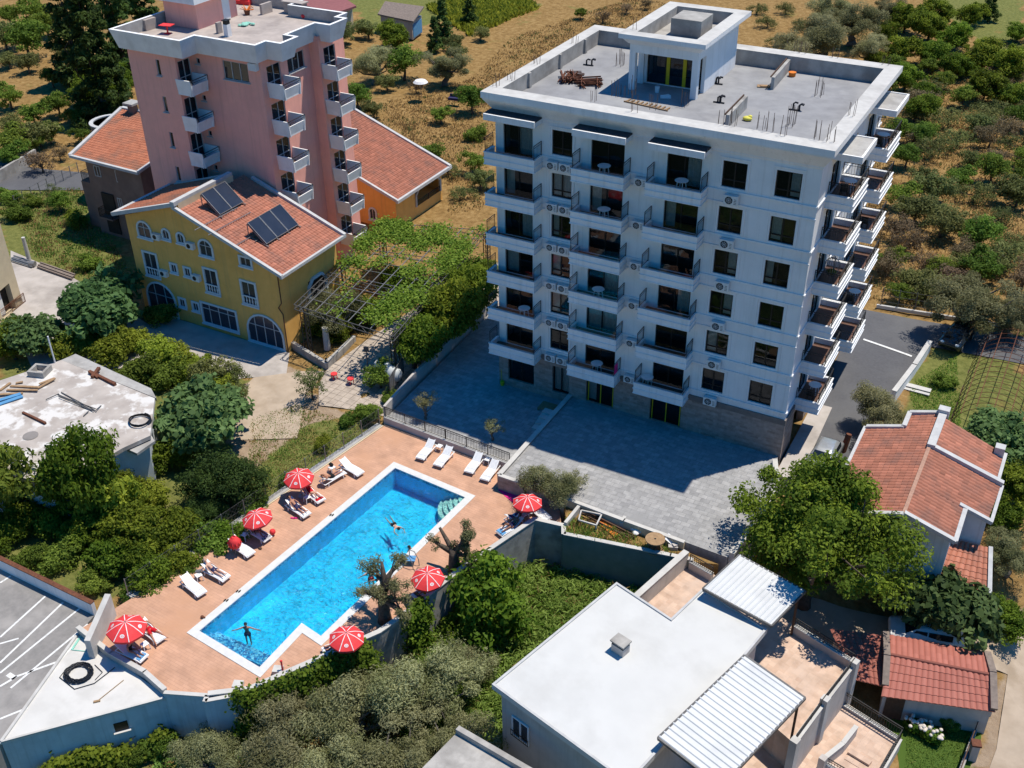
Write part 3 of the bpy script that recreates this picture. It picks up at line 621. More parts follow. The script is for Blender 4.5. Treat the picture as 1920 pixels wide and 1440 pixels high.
# penthouse
mb = MB(); PX0, PX1, PY0, PYG, PY1 = 6.55, 11.45, 7.0, 8.9, 15.0; pz0, pz1 = 21.405, 24.0
mb.box(PX0,PY0,pz0,PX0+.42,PY0+.42,pz1); mb.box(PX1-.42,PY0,pz0,PX1,PY0+.42,pz1); mb.box(PX0,PYG-.3,pz0,PX0+.4,PYG,pz1)
wall(mb, (PX0,PYG), XU, PX1-PX0, pz0, pz1, [(.55,PX1-PX0-.35,pz0+.05,pz1-.12)], depth=.25)
mb.box(PX1-.25,PYG-.35,pz0,PX1,PYG,pz1)
wall(mb, (PX1,PYG), YU, PY1-PYG, pz0, pz1); wall(mb, (PX1,PY1), -XU, PX1-PX0, pz0, pz1); wall(mb, (PX0,PY1), -YU, PY1-PYG, pz0, pz1)
mb.box(PX0,PY0,pz1,PX1,PY1,24.35); ph = wbuild(mb, 'penthouse', 'white_wall', WB)
fr, pn = frame_mesh((PX0,PYG), XU, YU, (.55,PX1-PX0-.35,pz0+.05,pz1-.12), .2, .09, 2); g = wbuild(fr, 'penthouse_glazing', 'dark_frame', ph); wbuild(pn, 'pane', 'blue_pane', g)
t = MB(); t.box(PX0+1.95,PYG+.08,pz0,PX0+2.2,PYG+.1,pz1-.1); t.box(PX0+3.15,PYG+.08,pz0,PX0+3.4,PYG+.1,pz1-.1); wbuild(t, 'yellow_tape', 'yellow_paint', g)
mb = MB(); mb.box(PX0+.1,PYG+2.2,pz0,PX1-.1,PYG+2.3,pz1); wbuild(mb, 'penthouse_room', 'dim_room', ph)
mb = MB(); prof = [(0,24.35),(0,24.55),(.1,24.6),(.4,24.95),(.62,25.0),(.62,25.3)]
for (d0,z0),(d1,z1) in zip(prof[:-1], prof[1:]):
    A = [(PX0-d0,PY0-d0),(PX1+d0,PY0-d0),(PX1+d0,PY1+d0),(PX0-d0,PY1+d0)]; B = [(PX0-d1,PY0-d1),(PX1+d1,PY0-d1),(PX1+d1,PY1+d1),(PX0-d1,PY1+d1)]
    for i in range(4): j = (i+1)%4; mb.quad((*A[i],z0),(*A[j],z0),(*B[j],z1),(*B[i],z1))
wbuild(mb, 'penthouse_cornice', 'white_wall', ph)
mb = MB(); o = (PX0-.62,PY0-.62,PX1+.62,PY1+.62); ii = (PX0+.35,PY0+.35,PX1-.35,PY1-.35)
for x0,y0,x1,y1 in ((o[0],o[1],o[2],ii[1]),(o[0],ii[3],o[2],o[3]),(o[0],ii[1],ii[0],ii[3]),(ii[2],ii[1],o[2],ii[3])): mb.quad((x0,y0,25.3),(x1,y0,25.3),(x1,y1,25.3),(x0,y1,25.3))
wbuild(mb, 'penthouse_ledge', 'ledge', ph)
mb = MB(); c = [(ii[0],ii[1]),(ii[2],ii[1]),(ii[2],ii[3]),(ii[0],ii[3])]
for k in range(4): p, q = c[k], c[(k+1)%4]; mb.quad((*q,24.4),(*p,24.4),(*p,25.3),(*q,25.3))
mb.quad((*c[0],24.4),(*c[1],24.4),(*c[2],24.4),(*c[3],24.4)); mb.box(8.0,10.6,24.4,10.2,12.9,25.55); wbuild(mb, 'penthouse_roof', 'raw_concrete', ph)
# starter bars left standing out of the slab
def rebar(x, y, n, z, h, sp=.35):
    m = MB(); r = random.Random(int(x*31+y*17))
    for k in range(n):
        px, py = x+(k%2)*sp+r.uniform(-.06,.06), y+(k//2)*sp*.7+r.uniform(-.06,.06); hh = h*r.uniform(.6,1.1)
        m.bar((px,py,z), (px+r.uniform(-.05,.05),py+r.uniform(-.05,.05),z+hh), .024)
    wbuild(m, 'rebar_cluster', 'rebar', WB)
for u, v, z, n, h in ((1145,180,22.47,6,1.1),(1180,178,22.47,5,1.1),(1107,190,22.47,4,1.),(1345,233,22.47,4,1.),(1368,236,22.47,5,1.1),(1420,243,22.47,4,1.1),(1437,247,22.47,4,1.2),(1462,254,22.47,4,1.1),(1525,262,22.47,5,1.2),(1550,266,22.47,5,1.2),
    (1475,238,21.4,8,1.3),(1527,182,21.4,8,1.3),(1155,125,21.4,8,1.3),(1590,218,22.47,4,1.1),(1655,122,22.47,4,.8),(1488,97,22.47,5,.8),(1560,108,22.47,4,.7),(1500,100,22.47,4,.8),(1160,182,21.4,5,1.),(1218,205,22.47,5,.9),(1275,200,21.4,6,1.2),(1185,55,25.3,2,.9),(925,162,22.47,4,.8),(952,150,22.47,4,.8),(1000,120,22.47,4,.8),(1073,82,22.47,4,.8),(1185,210,22.47,3,1.3)):
    p = at(u, v, z); rebar(p.x, p.y, n, z, h)
# loose builders' things on the roof
def heap_bars(name, c, n, L, w, label, cat, mat, rz, seed):
    r = random.Random(seed); m = MB()
    for k in range(n):
        z = .04+.05*(k//3); off = (k%3-1)*w*.33; a = rz+r.uniform(-.25,.25); d = Vector((math.cos(a),math.sin(a),0)); p = Vector(c)+Vector((-d.y,d.x,0))*(off+r.uniform(-.1,.1))+Vector((0,0,z))
        m.bar(p-d*L/2, p+d*L/2, .05); 
        if k%3 == 0: q = Vector((-d.y,d.x,0)); m.bar(p-q*w/2+d*L*.3, p+q*w/2+d*L*.3, .05); m.bar(p-q*w/2-d*L*.3, p+q*w/2-d*L*.3, .05)
    return solo(name, m, mat, label, cat, loc=c)
heap_bars('scaffold_pile', at(1065,150,21.4), 27, 1.9, 1.2, 'rusty scaffold frames stacked loosely on the roof, further left of two piles', 'scaffolding', 'rust', 1.9, 1)
heap_bars('scaffold_pile', at(1105,158,21.4), 24, 1.8, 1.2, 'rusty scaffold frames stacked on the roof, pile closer to the penthouse shadow', 'scaffolding', 'rust', .5, 2)
p = at(1212,199,21.4); m = MB(); q = at(1170,191,21.4); s_ = at(1252,209,21.4); d = (s_-q).normalized(); n_ = Vector((-d.y,d.x,0))
m.bar(q+Vector((0,0,.05)), s_+Vector((0,0,.05)), .08)
for k in range(10): a = q.lerp(s_, (k+.5)/10)+Vector((0,0,.06)); m.bar(a, a+n_*.55, .09)
solo('wooden_ladder', m, 'wood', 'half broken wooden rack with comb-like rungs lying on the roof slab', 'ladder', loc=q)
def lowwall(u0, v0, u1, v1, label, h=.85):
    a, b = at(u0,v0,21.4), at(u1,v1,21.4); m = MB(); m.bar(a+Vector((0,0,h/2)), b+Vector((0,0,h/2)), .22, h); w = wbuild(m, 'upstand_wall', 'raw_concrete', WB)
    pl = MB(); d = (b-a).normalized(); n = Vector((-d.y,d.x,0))*.17; pl.bar(a+n+Vector((0,0,h+.02)), b+n+Vector((0,0,h+.02)), .07, .1); wbuild(pl, 'formwork_board', 'dark_wood', w)
lowwall(1447,168,1488,120, ''); lowwall(1362,240,1397,203, '')
def pipes(u, v, label, seed):
    r = random.Random(seed); c = at(u,v,21.4); m = MB()
    for k in range(3):
        x = r.uniform(-.25,.25); m.tube([c+Vector((x,k*.12-.1,0)), c+Vector((x,k*.12-.1,.35)), c+Vector((x+.12,k*.12-.1,.45)), c+Vector((x+.3,k*.12-.1,.42))], .06, 7)
    m.tube([c+Vector((-.4,-.2,.05)), c+Vector((.35,-.15,.05))], .05, 7)
    solo('pipe_stub', m, 'rubber', label, 'pipe', loc=c, group='black pipe stubs on the block roof')
pipes(1105,122,'black bent pipe ends rising from the roof beyond the scaffold piles',1); pipes(1492,206,'black bent pipe ends on the roof nearest its right-hand corner',2); pipes(1350,192,'black bent pipe ends on the roof in front of the penthouse side',3); pipes(1347,157,'black bent pipe ends on the roof along the penthouse wall',4)
c = at(1401,226,21.4); m = MB(); m.ell(c+Vector((0,0,.14)), .32,.25,.15); m.ell(c+Vector((.14,.08,.26)), .15,.12,.1); solo('plastic_bag', m, 'yellow_bag', 'crumpled yellow bag beside the low concrete upstand on the roof', 'bag', loc=c, smooth=True)
c = at(1485,143,21.4); m = MB(); m.lathe(c, [(.2,0),(.24,.02),(.26,.28),(.28,.3),(.22,.31)], 12); solo('bucket', m, 'orange_plastic', 'small orange bucket at the foot of the far concrete upstand', 'bucket', loc=c)
c = at(1435,163,21.4); m = MB(); m.obox(c+Vector((0,0,.05)), 1.1,.5,.05,.3); m.obox(c+Vector((.1,0,.1)), .9,.3,.04,.5); solo('plank', m, 'wood', 'short pale planks lying crossed beside the far concrete upstand', 'plank', loc=c)
c = at(1232,173,21.4); m = MB(); m.lathe(c, [(.14,0),(.17,.38),(.18,.4),(.15,.4)], 12); solo('bucket', m, 'plastic_white', 'white bucket standing in the penthouse shadow on the roof', 'bucket', loc=c)
c = at(1248,183,21.4); m = MB(); m.obox(c+Vector((0,0,.06)), .7,.45,.1,.4); m.obox(c+Vector((.05,.03,.14)), .45,.3,.06,.9); solo('tile_stack', m, 'plastic_white', 'small pale stack of sheets lying in the penthouse shadow', 'sheets', loc=c)
# ---------------------------------------------------------------- the pink hotel tower
PK = thing('hotel_tower', 'tall salmon pink tower with stacked white balconies and stepped white roof parapet', 'apartment tower', (-30, 9, -1.2))
PZ = [17.88-3.1*k for k in range(6)]
PW = [(-36.8,3.1),(-31.6,3.1),(-31.6,4.9),(-24.3,4.9),(-24.3,11.3),(-23.3,11.3),(-23.3,14.8),(-36.8,16.2)]
mb = MB(); R4 = range(6)
ops = {0:[(3.0,3.42,z-.1,z+1.25) for z in PZ[:5]], 1:[(.25,1.65,z-1.0,z+1.25) for z in PZ[:5]], 2:[(3.4,6.0,PZ[0]-.1,PZ[0]+1.45)]+[(.55,.95,z+.75,z+1.25) for z in PZ[:4]],
       3:[(.75,2.45,z-1.0,z+1.2) for z in PZ]+[(3.4,5.6,PZ[0]-.1,PZ[0]+1.35)], 5:[(.6,2.2,z-1.0,z+1.2) for z in PZ]}
for i in range(len(PW)):
    a, b = Vector(PW[i]), Vector(PW[(i+1)%len(PW)]); wall(mb, a, b-a, (b-a).length, -1.3, 20.2, ops.get(i, []), depth=.16)
wbuild(mb, 'wall', 'pink_wall', PK)
mb = MB()
ip = offset_poly(PW, .5)
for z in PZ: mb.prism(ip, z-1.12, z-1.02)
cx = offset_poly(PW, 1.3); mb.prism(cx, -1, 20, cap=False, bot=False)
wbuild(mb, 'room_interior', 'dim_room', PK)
for i, os_ in ops.items():
    a, b = Vector(PW[i]), Vector(PW[(i+1)%len(PW)]); ud = (b-a).normalized(); inn = Vector((-ud.y, ud.x, 0))
    for o in os_:
        door = o[3]-o[2] > 1.9; fr, pn = frame_mesh(a, ud, inn, o, .14, .06, 1 if o[1]-o[0] > .6 else 0, trans=.38 if door else None)
        if o[1]-o[0] > 2: fr, pn = frame_mesh(a, ud, inn, o, .14, .06, 2)
        f = wbuild(fr, 'balcony_door' if door else 'window', 'lead_trim', PK); wbuild(pn, 'pane', 'blue_pane', f)
        if not door:
            s_ = MB(); p = Vector((*a, 0))+Vector((*ud, 0))*((o[0]+o[1])/2)-inn*.04; s_.obox((p.x,p.y,o[2]-.04), o[1]-o[0]+.2, .2, .07, math.atan2(ud.y, ud.x)); wbuild(s_, 'window_sill', 'lead_trim', f)
PO = [(-37.6,2.3),(-29.9,2.3),(-29.9,4.0),(-23.7,4.0),(-23.7,5.3),(-22.2,5.3),(-22.2,7.6),(-23.4,7.6),(-23.4,11.3),(-21.9,11.3),(-21.9,13.8),(-22.9,13.8),(-22.9,15.2),(-28.9,15.2),(-28.9,17.0),(-37.6,17.0)]
pb, pt, pi, pd = offset_poly(PO, .38), PO, offset_poly(PO, .26), offset_poly(PO, .28)
mb = MB(); n = len(PO)
for i in range(n):
    j = (i+1) % n; mb.quad((*pb[i],19.72),(*pb[j],19.72),(*pt[j],21.3),(*pt[i],21.3)); mb.quad((*pt[i],21.3),(*pt[j],21.3),(*pi[j],21.3),(*pi[i],21.3))
mb.quad(*[(*p,19.72) for p in pb[::-1]])
wbuild(mb, 'parapet', 'pink_trim', PK)
mb = MB()
for i in range(n): j = (i+1) % n; mb.quad((*pi[j],20.3),(*pi[i],20.3),(*pi[i],21.3),(*pi[j],21.3))
wbuild(mb, 'parapet_lining', 'concrete', PK)
mb = MB(); mb.quad(*[(*p,20.3) for p in pi]); 
for u, v, sx, sy, h in ((500,25,1.3,.25,.9),(283,55,1.2,.3,.9),(412,62,.5,.25,.9)):
    p = at(u, v, 20.3); mb.obox((p.x,p.y,20.3), sx, sy, h, 1.5, base=True)
p = at(555,25,20.3); mb.obox((p.x,p.y,20.3), 2.0, .8, .95, 0, base=True); mb.obox((p.x,p.y,21.25), 2.3, 1.0, .1, 0, base=True)
wbuild(mb, 'roof_deck', 'roof_slab', PK)
mb = MB(); tx0, tx1, ty0, ty1 = -37.0, -33.4, 8.2, 13.2; mb.box(tx0,ty0,20.31,tx1,ty1,22.5); st = wbuild(mb, 'stair_house', 'pink_wall', PK)
mb = MB(); mb.box(tx0-.7,ty0-.6,22.5,tx1+.5,ty1+.6,23.1); wbuild(mb, 'stair_house_roof', 'pink_trim', st)
mb = MB(); mb.box(tx1,ty0+3.2,20.32,tx1+.03,ty0+4.1,22.4); wbuild(mb, 'door', 'metal_white', st)
p = at(428,68,20.3); mb = MB(); mb.obox((p.x,p.y,20.3), .45,.45,1.0, .0, base=True); ch = wbuild(mb, 'chimney', 'pink_trim', PK); mb = MB(); mb.obox((p.x,p.y,21.3), .4,.4,.3, 0, base=True); mb.obox((p.x,p.y,21.6), .55,.55,.06, 0, base=True); wbuild(mb, 'chimney_pot', 'fan_black', ch)
def pbalc(x0, x1, y0, y1, zt, open_side=True):
    m = MB(); zb = zt-1.3; t = .1
    m.prism([(x0,y0+.12),(x1-.12,y0+.12),(x1-.12,y1-.05),(x0,y1-.05)], zb, zb+.2)
    def face(a, b, h0, h1):   # flared parapet panel between outer corners a,b
        a, b = Vector(a), Vector(b); d = (b-a).normalized(); n_ = Vector((d.y,-d.x)); ai, bi = a-n_*.14, b-n_*.14
        vs = [(*(ai),zb),(*(bi),zb),(*b,h1),(*a,h1),(*(ai-n_*t),zb),(*(bi-n_*t),zb),(*(b-n_*t),h1),(*(a-n_*t),h1)]
        m.add(vs, [(0,1,2,3),(5,4,7,6),(3,2,6,7),(1,5,6,2),(4,0,3,7),(0,4,5,1)])
    face((x0,y0),(x1,y0),0,zt); face((x1,y0),(x1,y1),0,zt-.42); face((x1,y1),(x0,y1),0,zt)
    m.box(x1-.12,y0,zt-.42,x1,y0+.1,zt); m.box(x1-.12,y1-.1,zt-.42,x1,y1,zt)
    b = wbuild(m, 'balcony', 'pink_trim', PK); r = MB()
    r.bar((x1-.06,y0+.1,zt-.02),(x1-.06,y1-.1,zt-.02),.05); r.bar((x1-.06,y0+.1,zt-.22),(x1-.06,y1-.1,zt-.22),.03); wbuild(r, 'railing', 'iron', b)
    f = MB(); f.quad((x0+.02,y0+.25,zb+.21),(x1-.25,y0+.25,zb+.21),(x1-.25,y1-.2,zb+.21),(x0+.02,y1-.2,zb+.21)); wbuild(f, 'balcony_floor', 'wet_floor', b)
for z in PZ: pbalc(-24.3,-22.6,5.45,7.7,z); pbalc(-23.3,-21.75,11.45,13.7,z)
for z in PZ[:4]: pbalc(-31.6,-30.0,2.75,4.85,z)
mb = MB(); p = ony(487,128,4.9); mb.box(-25.2,4.5,19.0,-24.4,4.9,19.6); ac = wbuild(mb, 'air_conditioner', 'appliance', PK)
# things on the pink roof
def redstool(c): 
    m = MB(); m.obox(Vector(c)+Vector((0,0,.42)), .42,.42,.05,.3); 
    for i,j in ((-1,-1),(1,-1),(1,1),(-1,1)): m.bar((c[0]+i*.17,c[1]+j*.17,c[2]),(c[0]+i*.15,c[1]+j*.15,c[2]+.42),.05)
    return m
c = at(315,63,20.3); m = MB(); m.obox(c+Vector((0,0,.72)), 1.1,.8,.05,.2); m.bar(c, c+Vector((0,0,.72)), .1); m.obox(c+Vector((0,0,.02)), .5,.5,.04,.2); solo('table', m, 'red_fabric', 'red pedestal table on the pink tower roof by the stair house', 'table', loc=c)
c = at(457,8,20.3); m = MB(); m.obox(c+Vector((0,0,.2)), 1.5,.5,.35,.1); m.obox(c+Vector((.2,0,.45)), .8,.4,.2,.3); solo('crate', m, 'red_fabric', 'red crates lined up at the back of the pink tower roof', 'crates', loc=c)
c = at(463,48,20.3); m = MB(); r = random.Random(4)
for k in range(14): m.ell(c+Vector((r.uniform(-.5,.5), r.uniform(-.4,.4), .06+r.uniform(0,.1))), r.uniform(.14,.3), r.uniform(.14,.3), .1, 7, 4)
solo('net', m, 'teal_net', 'heap of pale green netting on the pink tower roof', 'net', loc=c)
c = at(571,34,20.3); m = MB(); m.ell(c+Vector((0,0,.22)), .3,.3,.22); m.lathe(c, [(.2,0),(.22,.08),(.1,.1)], 10); solo('basket', m, 'red_fabric', 'round red basket by the roof block of the pink tower', 'basket', loc=c, smooth=True)
c = at(464,28,20.3); m = MB(); m.lathe(c, [(.2,0),(.28,.4),(.3,.42),(.22,.42)], 10); p_ = solo('flower_pot', m, 'rust', 'brown pot with orange tangled stems on the pink tower roof', 'pot', loc=c); m = MB(); r = random.Random(8)
for k in range(12): a = r.uniform(0,6.28); m.bar(c+Vector((0,0,.4)), c+Vector((math.cos(a)*.7, math.sin(a)*.5, .45+r.uniform(0,.3))), .05)
o = _build(m, 'stem', 'orange_plastic', p_, loc=c)
# ---------------------------------------------------------------- ochre house in front of it
OC = thing('ochre_house', 'ochre yellow house with arched blue-white windows, tiled roof and solar panels', 'house', (-26, 0, -1.2))
OY = -3.2
mb = MB(); prof = [(-34.0,-1.4),(-18.2,-1.4),(-18.2,6.1),(-27.5,9.55),(-27.5,9.95),(-34.0,7.75)]
def gable(mb, prof, y0, y1):
    n = len(prof); mb.quad(*[(x,y0,z) for x,z in prof]); mb.quad(*[(x,y1,z) for x,z in prof[::-1]])
    for i in range(n): (a,b),(c,d) = prof[i], prof[(i+1)%n]; mb.quad((c,y0,d),(a,y0,b),(a,y1,b),(c,y1,d))
gable(mb, prof, OY, 3.05); wbuild(mb, 'wall', 'ochre_wall', OC)
mb = MB(); mb.box(-27.5,3.05,-1.4,-18.2,4.4,6.0); mb.quad((-27.5,4.4,6),(-18.2,4.4,6),(-18.2,4.4,6.1),(-27.5,4.4,9.5)); wbuild(mb, 'rear_wall', 'ochre_wall', OC)
mb = MB(); tile_roof(mb, (-17.4,-3.7,6.16), (-17.4,4.45,6.16), (-27.3,4.45,9.72), (-27.3,-3.7,9.72), .27, .36, seed=3); rr = wbuild(mb, 'roof', 'red_tile', OC)
mb = MB(); tile_roof(mb, (-34.6,3.05,7.95), (-34.6,-3.7,7.95), (-27.7,-3.7,10.12), (-27.7,3.05,10.12), .27, .36, seed=4); wbuild(mb, 'roof', 'old_tile', OC)
mb = MB(); mb.bar((-17.2,-3.85,6.28),(-27.6,-3.85,10.02),.26,.26); mb.bar((-17.2,4.5,6.28),(-26.5,4.5,9.62),.3,.3); mb.bar((-17.25,-3.95,6.2),(-17.25,4.6,6.2),.22,.24)
mb.bar((-34.7,-3.85,7.98),(-27.3,-3.85,10.32),.28,.32); mb.bar((-27.45,-4.0,10.35),(-27.45,3.0,10.35),.42,.36); mb.bar((-34.7,-3.9,7.95),(-34.7,3.0,7.95),.3,.26)
mb.bar((-34.0,2.9,8.15),(-27.6,2.9,10.2),.24,.3)
wbuild(mb, 'roof_edging', 'lead_trim', OC)
mb = MB(); mb.quad((-27.2,-3.6,9.7),(-27.2,3.0,9.7),(-27.2,3.0,10.3),(-27.2,-3.6,10.3)); wbuild(mb, 'ridge_wall', 'cream_wall', OC)
def rim(x0, x1, z0, z1, arch, w=.17):
    """outline of an opening (straight or round-headed), and its inner copy"""
    def pts(d):
        if not arch: return [(x0+d,z0+d),(x1-d,z0+d),(x1-d,z1-d),(x0+d,z1-d)]
        r = (x1-x0)/2-d; cx = (x0+x1)/2; cz = z1-(x1-x0)/2*arch; q = [(x0+d,z0+d),(x1-d,z0+d)]
        return q+[(cx+r*math.cos(math.pi*i/12), cz+(r*arch)*math.sin(math.pi*i/12)) for i in range(13)]
    return pts(0), pts(w)
def ochre_window(name, x0, x1, z0, z1, arch=0, div=1, trans=None, balus=0):
    o, i = rim(x0,x1,z0,z1,arch); m = MB(); n = len(o); yo, yb = OY-.09, OY-.004
    for k in range(n):
        j = (k+1)%n; m.quad((o[k][0],yo,o[k][1]),(o[j][0],yo,o[j][1]),(i[j][0],yo,i[j][1]),(i[k][0],yo,i[k][1]))
        m.quad((o[j][0],yo,o[j][1]),(o[k][0],yo,o[k][1]),(o[k][0],yb,o[k][1]),(o[j][0],yb,o[j][1])); m.quad((i[k][0],yo,i[k][1]),(i[j][0],yo,i[j][1]),(i[j][0],yb,i[j][1]),(i[k][0],yb,i[k][1]))
    m.box(x0-.06,OY-.16,z0-.08,x1+.06,OY-.095,z0+.06)
    w = wbuild(m, name, 'window_surround', OC); p = MB(); p.quad(*[(x,OY-.012,z) for x, z in i]); wbuild(p, 'pane', 'solar', w)
    f = MB(); zb = z0+(.8 if balus else 0)
    for k in range(1, div+1):
        x = x0+(x1-x0)*k/(div+1); h = z1-.17
        f.box(x-.035,OY-.05,zb+.17,x+.035,OY-.02,h)
    if trans: zt = z0+(z1-z0)*trans; f.box(x0+.17,OY-.052,zt-.03,x1-.17,OY-.022,zt+.03)
    f.box(x0+.17,OY-.05,zb+.17,x0+.23,OY-.02,z1-(x1-x0)/2*arch-.05); f.box(x1-.23,OY-.05,zb+.17,x1-.17,OY-.02,z1-(x1-x0)/2*arch-.05)
    wbuild(f, 'window_frame', 'lead_trim', w)
    if balus:
        b = MB(); b.box(x0+.1,OY-.14,zb+.02,x1-.1,OY-.08,zb+.12); b.box(x0+.1,OY-.14,z0+.1,x1-.1,OY-.08,z0+.2)
        for k in range(5): x = x0+.25+(x1-x0-.5)*k/4; b.lathe((x,OY-.11,z0+.2), [(.05,0),(.03,.1),(.065,.28),(.03,.5),(.05,.62)], 8)
        wbuild(b, 'balustrade', 'window_surround', w)
for a in (('window',-32.9,-31.2,6.0,7.65,1,1,.62),('window',-30.1,-29.1,6.4,7.5,1,1),('window',-28.5,-27.5,6.4,7.5,1,1),('window',-26.2,-24.6,5.8,7.45,1,1,.62),('window',-22.0,-20.6,5.85,6.85,0,1)): ochre_window(*a)
for a in (('window',-32.9,-31.2,2.4,4.8),('window',-26.2,-24.6,2.4,4.8),('window',-22.3,-20.6,2.3,4.6)): ochre_window(*a, 0, 1, None, 1)
for a in (('window',-29.9,-29.0,3.35,4.35),('window',-28.4,-27.5,3.35,4.35),('window',-29.7,-28.8,.1,1.1),('window',-28.2,-27.3,.1,1.1)): ochre_window(*a)
ochre_window('window',-27.2,-23.2,-.8,1.35,0,3,.72); ochre_window('arched_door',-22.3,-18.4,-1.2,1.75,.95,3,.6); ochre_window('arched_door',-33.4,-30.0,-1.2,2.0,.95,2,.6)
for x, z in ((-31.0,6.3),(-27.3,6.3),(-31.0,2.9),(-27.3,3.35)):
    m = MB(); m.box(x,OY-.36,z,x+.8,OY-.02,z+.55); a = wbuild(m, 'air_conditioner', 'appliance', OC); m = MB(); m.lathe((0,0,0), [(.2,0),(.2,.01)], 14); m.v = [(x+.33+p[0], OY-.362-p[2], z+.28+p[1]) for p in m.v]; wbuild(m, 'fan', 'fan_black', a)
m = MB(); m.tube([(-18.12,-3.3,6.0),(-18.12,-3.3,3.4),(-18.5,-3.3,2.9),(-18.12,-3.3,2.4),(-18.12,-3.3,-1.1)], .05, 6); wbuild(m, 'drainpipe', 'rust', OC)
# right-hand gable side: round-cornered loggia
m = MB(); m.box(-18.19,.3,1.6,-18.17,2.4,3.6); wbuild(m, 'loggia', 'dim_room', OC); m = MB()  # flat dark sheet: shade inside the opening put into its colour
pts = [(-18.1,.2,1.5),(-18.1,.2,3.1),(-18.1,.8,3.7),(-18.1,2.0,3.7),(-18.1,2.5,3.1),(-18.1,2.5,1.5)]
for a, b in zip(pts[:-1], pts[1:]): m.bar(a, b, .2)
wbuild(m, 'loggia_trim', 'window_surround', OC)
# solar collectors standing on the tiles
def slope(x, y, h=0): return Vector((x, y, 9.72+(x+27.3)*(6.16-9.72)/9.9+.1+h))
def on_slope(u, v):
    d = ray(u, v); t = 60.
    for _ in range(40): p = CPOS+d*t; t += (slope(p.x,p.y).z-p.z)/(d.z*1.0+.36*d.x)
    return CPOS+d*t
def collectors(b0, b1, n, label):
    """a row of panels: lower edge from b0 to b1 on the tiles, upper edge raised on a stand"""
    p0, p1 = on_slope(*b0), on_slope(*b1); p0.z += .2; p1.z = p0.z; t = thing('solar_collector', label, 'solar panels', (p0.x,p0.y,p0.z-.1)); up = Vector((-1.55,-.12,1.55)); along = p1-p0; nrm = along.cross(up).normalized()
    if nrm.z < 0: nrm = -nrm
    for k in range(n):
        a, b = p0+along*(k/n+.008), p0+along*((k+1)/n-.008); q = [a, b, b+up, a+up]; m = MB()
        m.add([tuple(x) for x in q]+[tuple(x-nrm*.09) for x in q], [(0,1,2,3),(7,6,5,4),(0,4,5,1),(1,5,6,2),(2,6,7,3),(3,7,4,0)]); p = wbuild(m, 'panel', 'solar', t); f = MB()
        for x, y in zip(q, q[1:]+q[:1]): f.bar(x+nrm*.012, y+nrm*.012, .045)
        wbuild(f, 'panel_frame', 'steel', p)
    for k in range(n+1):
        a = p0+along*(k/n)-nrm*.1; f = slope((a+up).x,(a+up).y); m = MB(); m.bar(a-Vector((-.3,0,.1)), f, .06); m.bar(f, a+up, .06); m.bar(a, a+up, .05); wbuild(m, 'stand', 'steel', t)
collectors((413,407),(457,383),2,'two-panel solar collector, half in the shade of the pink tower'); collectors((500,462),(560,425),3,'three dark solar panels on a steel stand on the sunlit red tiles')
for k, (ua, va, ub, vb) in enumerate(((360,405,470,360),(388,428,460,390),(440,470,520,425),(480,465,580,405))):
    a = slope(*at(ua,va,8).to_2d()); a = at(ua,va,a.z); a = slope(a.x,a.y,.12); b = slope(a.x+.1, a.y+5.0, .12); m = MB(); m.tube([a, a.lerp(b,.5)+Vector((0,0,.02)), b], .035, 6); wbuild(m, 'pipe', 'steel', OC)
# ---------------------------------------------------------------- brown house behind, left of the tower
BH = thing('brown_house', 'dark brown house with sagging red tile roof half hidden by the pink tower', 'house', (-46, 11, -1.2))
B0, B1 = Vector((-49.3,6.5)), Vector((-41.9,6.3)); bz = 6.75
mb = MB(); mb.prism([B0, B1, (-41.9,16), (-50.0,16)], -1.4, bz); mb.add([(-41.9,6.3,bz),(-41.9,16,bz),(-41.9,16,8.4)], [(0,1,2)]); wbuild(mb, 'wall', 'brown_wall', BH)
mb = MB(); tile_roof(mb, (-50.2,6.0,6.85), (-41.5,5.8,6.85), (-41.5,15.0,8.3), (-52.3,15.0,8.3), .27, .36, seed=7); wbuild(mb, 'roof', 'old_tile', BH)
mb = MB(); mb.bar((-50.4,5.8,6.85),(-41.3,5.6,6.85),.28,.26); mb.bar((-50.4,5.8,6.9),(-52.5,15.1,8.4),.34,.26); mb.bar((-41.35,5.6,6.95),(-41.35,15,8.4),.3,.26); mb.bar((-52.5,15.1,8.4),(-41.4,15.1,8.4),.4,.26); wbuild(mb, 'roof_edging', 'lead_trim', BH)
mb = MB(); mb.box(-50.9,14.4,8.2,-50.2,15.1,9.2); c = wbuild(mb, 'chimney', 'brown_wall', BH); mb = MB(); mb.box(-51.2,14.1,9.2,-49.9,15.4,9.4); wbuild(mb, 'chimney_cap', 'concrete', c)
for x, z, w, h in ((-48.2,5.0,.8,1.1),(-45.4,4.9,.9,1.2),(-43.2,4.9,.6,1.0),(-45.9,2.2,.6,1.0),(-44.2,2.0,.8,1.0),(-42.6,2.1,.7,1.0)):
    fr, pn = frame_mesh((x,6.42), XU, YU, (0,w,z,z+h), .05, .07, 1); f = wbuild(fr, 'window', 'lead_trim', BH); wbuild(pn, 'pane', 'blue_pane', f)
mb = MB(); mb.box(-47.9,6.3,-.8,-46.3,6.49,3.4); wbuild(mb, 'recess_shade', 'dim_room', BH); mb = MB(); mb.box(-48.0,5.6,.95,-46.2,6.4,1.1); bb = wbuild(mb, 'balcony', 'brown_wall', BH); mb = MB(); railing(mb, [(-47.95,6.4,1.1),(-47.95,5.65,1.1),(-46.25,5.65,1.1),(-46.25,6.4,1.1)], .9); wbuild(mb, 'railing', 'iron', bb)  # first box is a dark panel with the shade of a recess in its colour
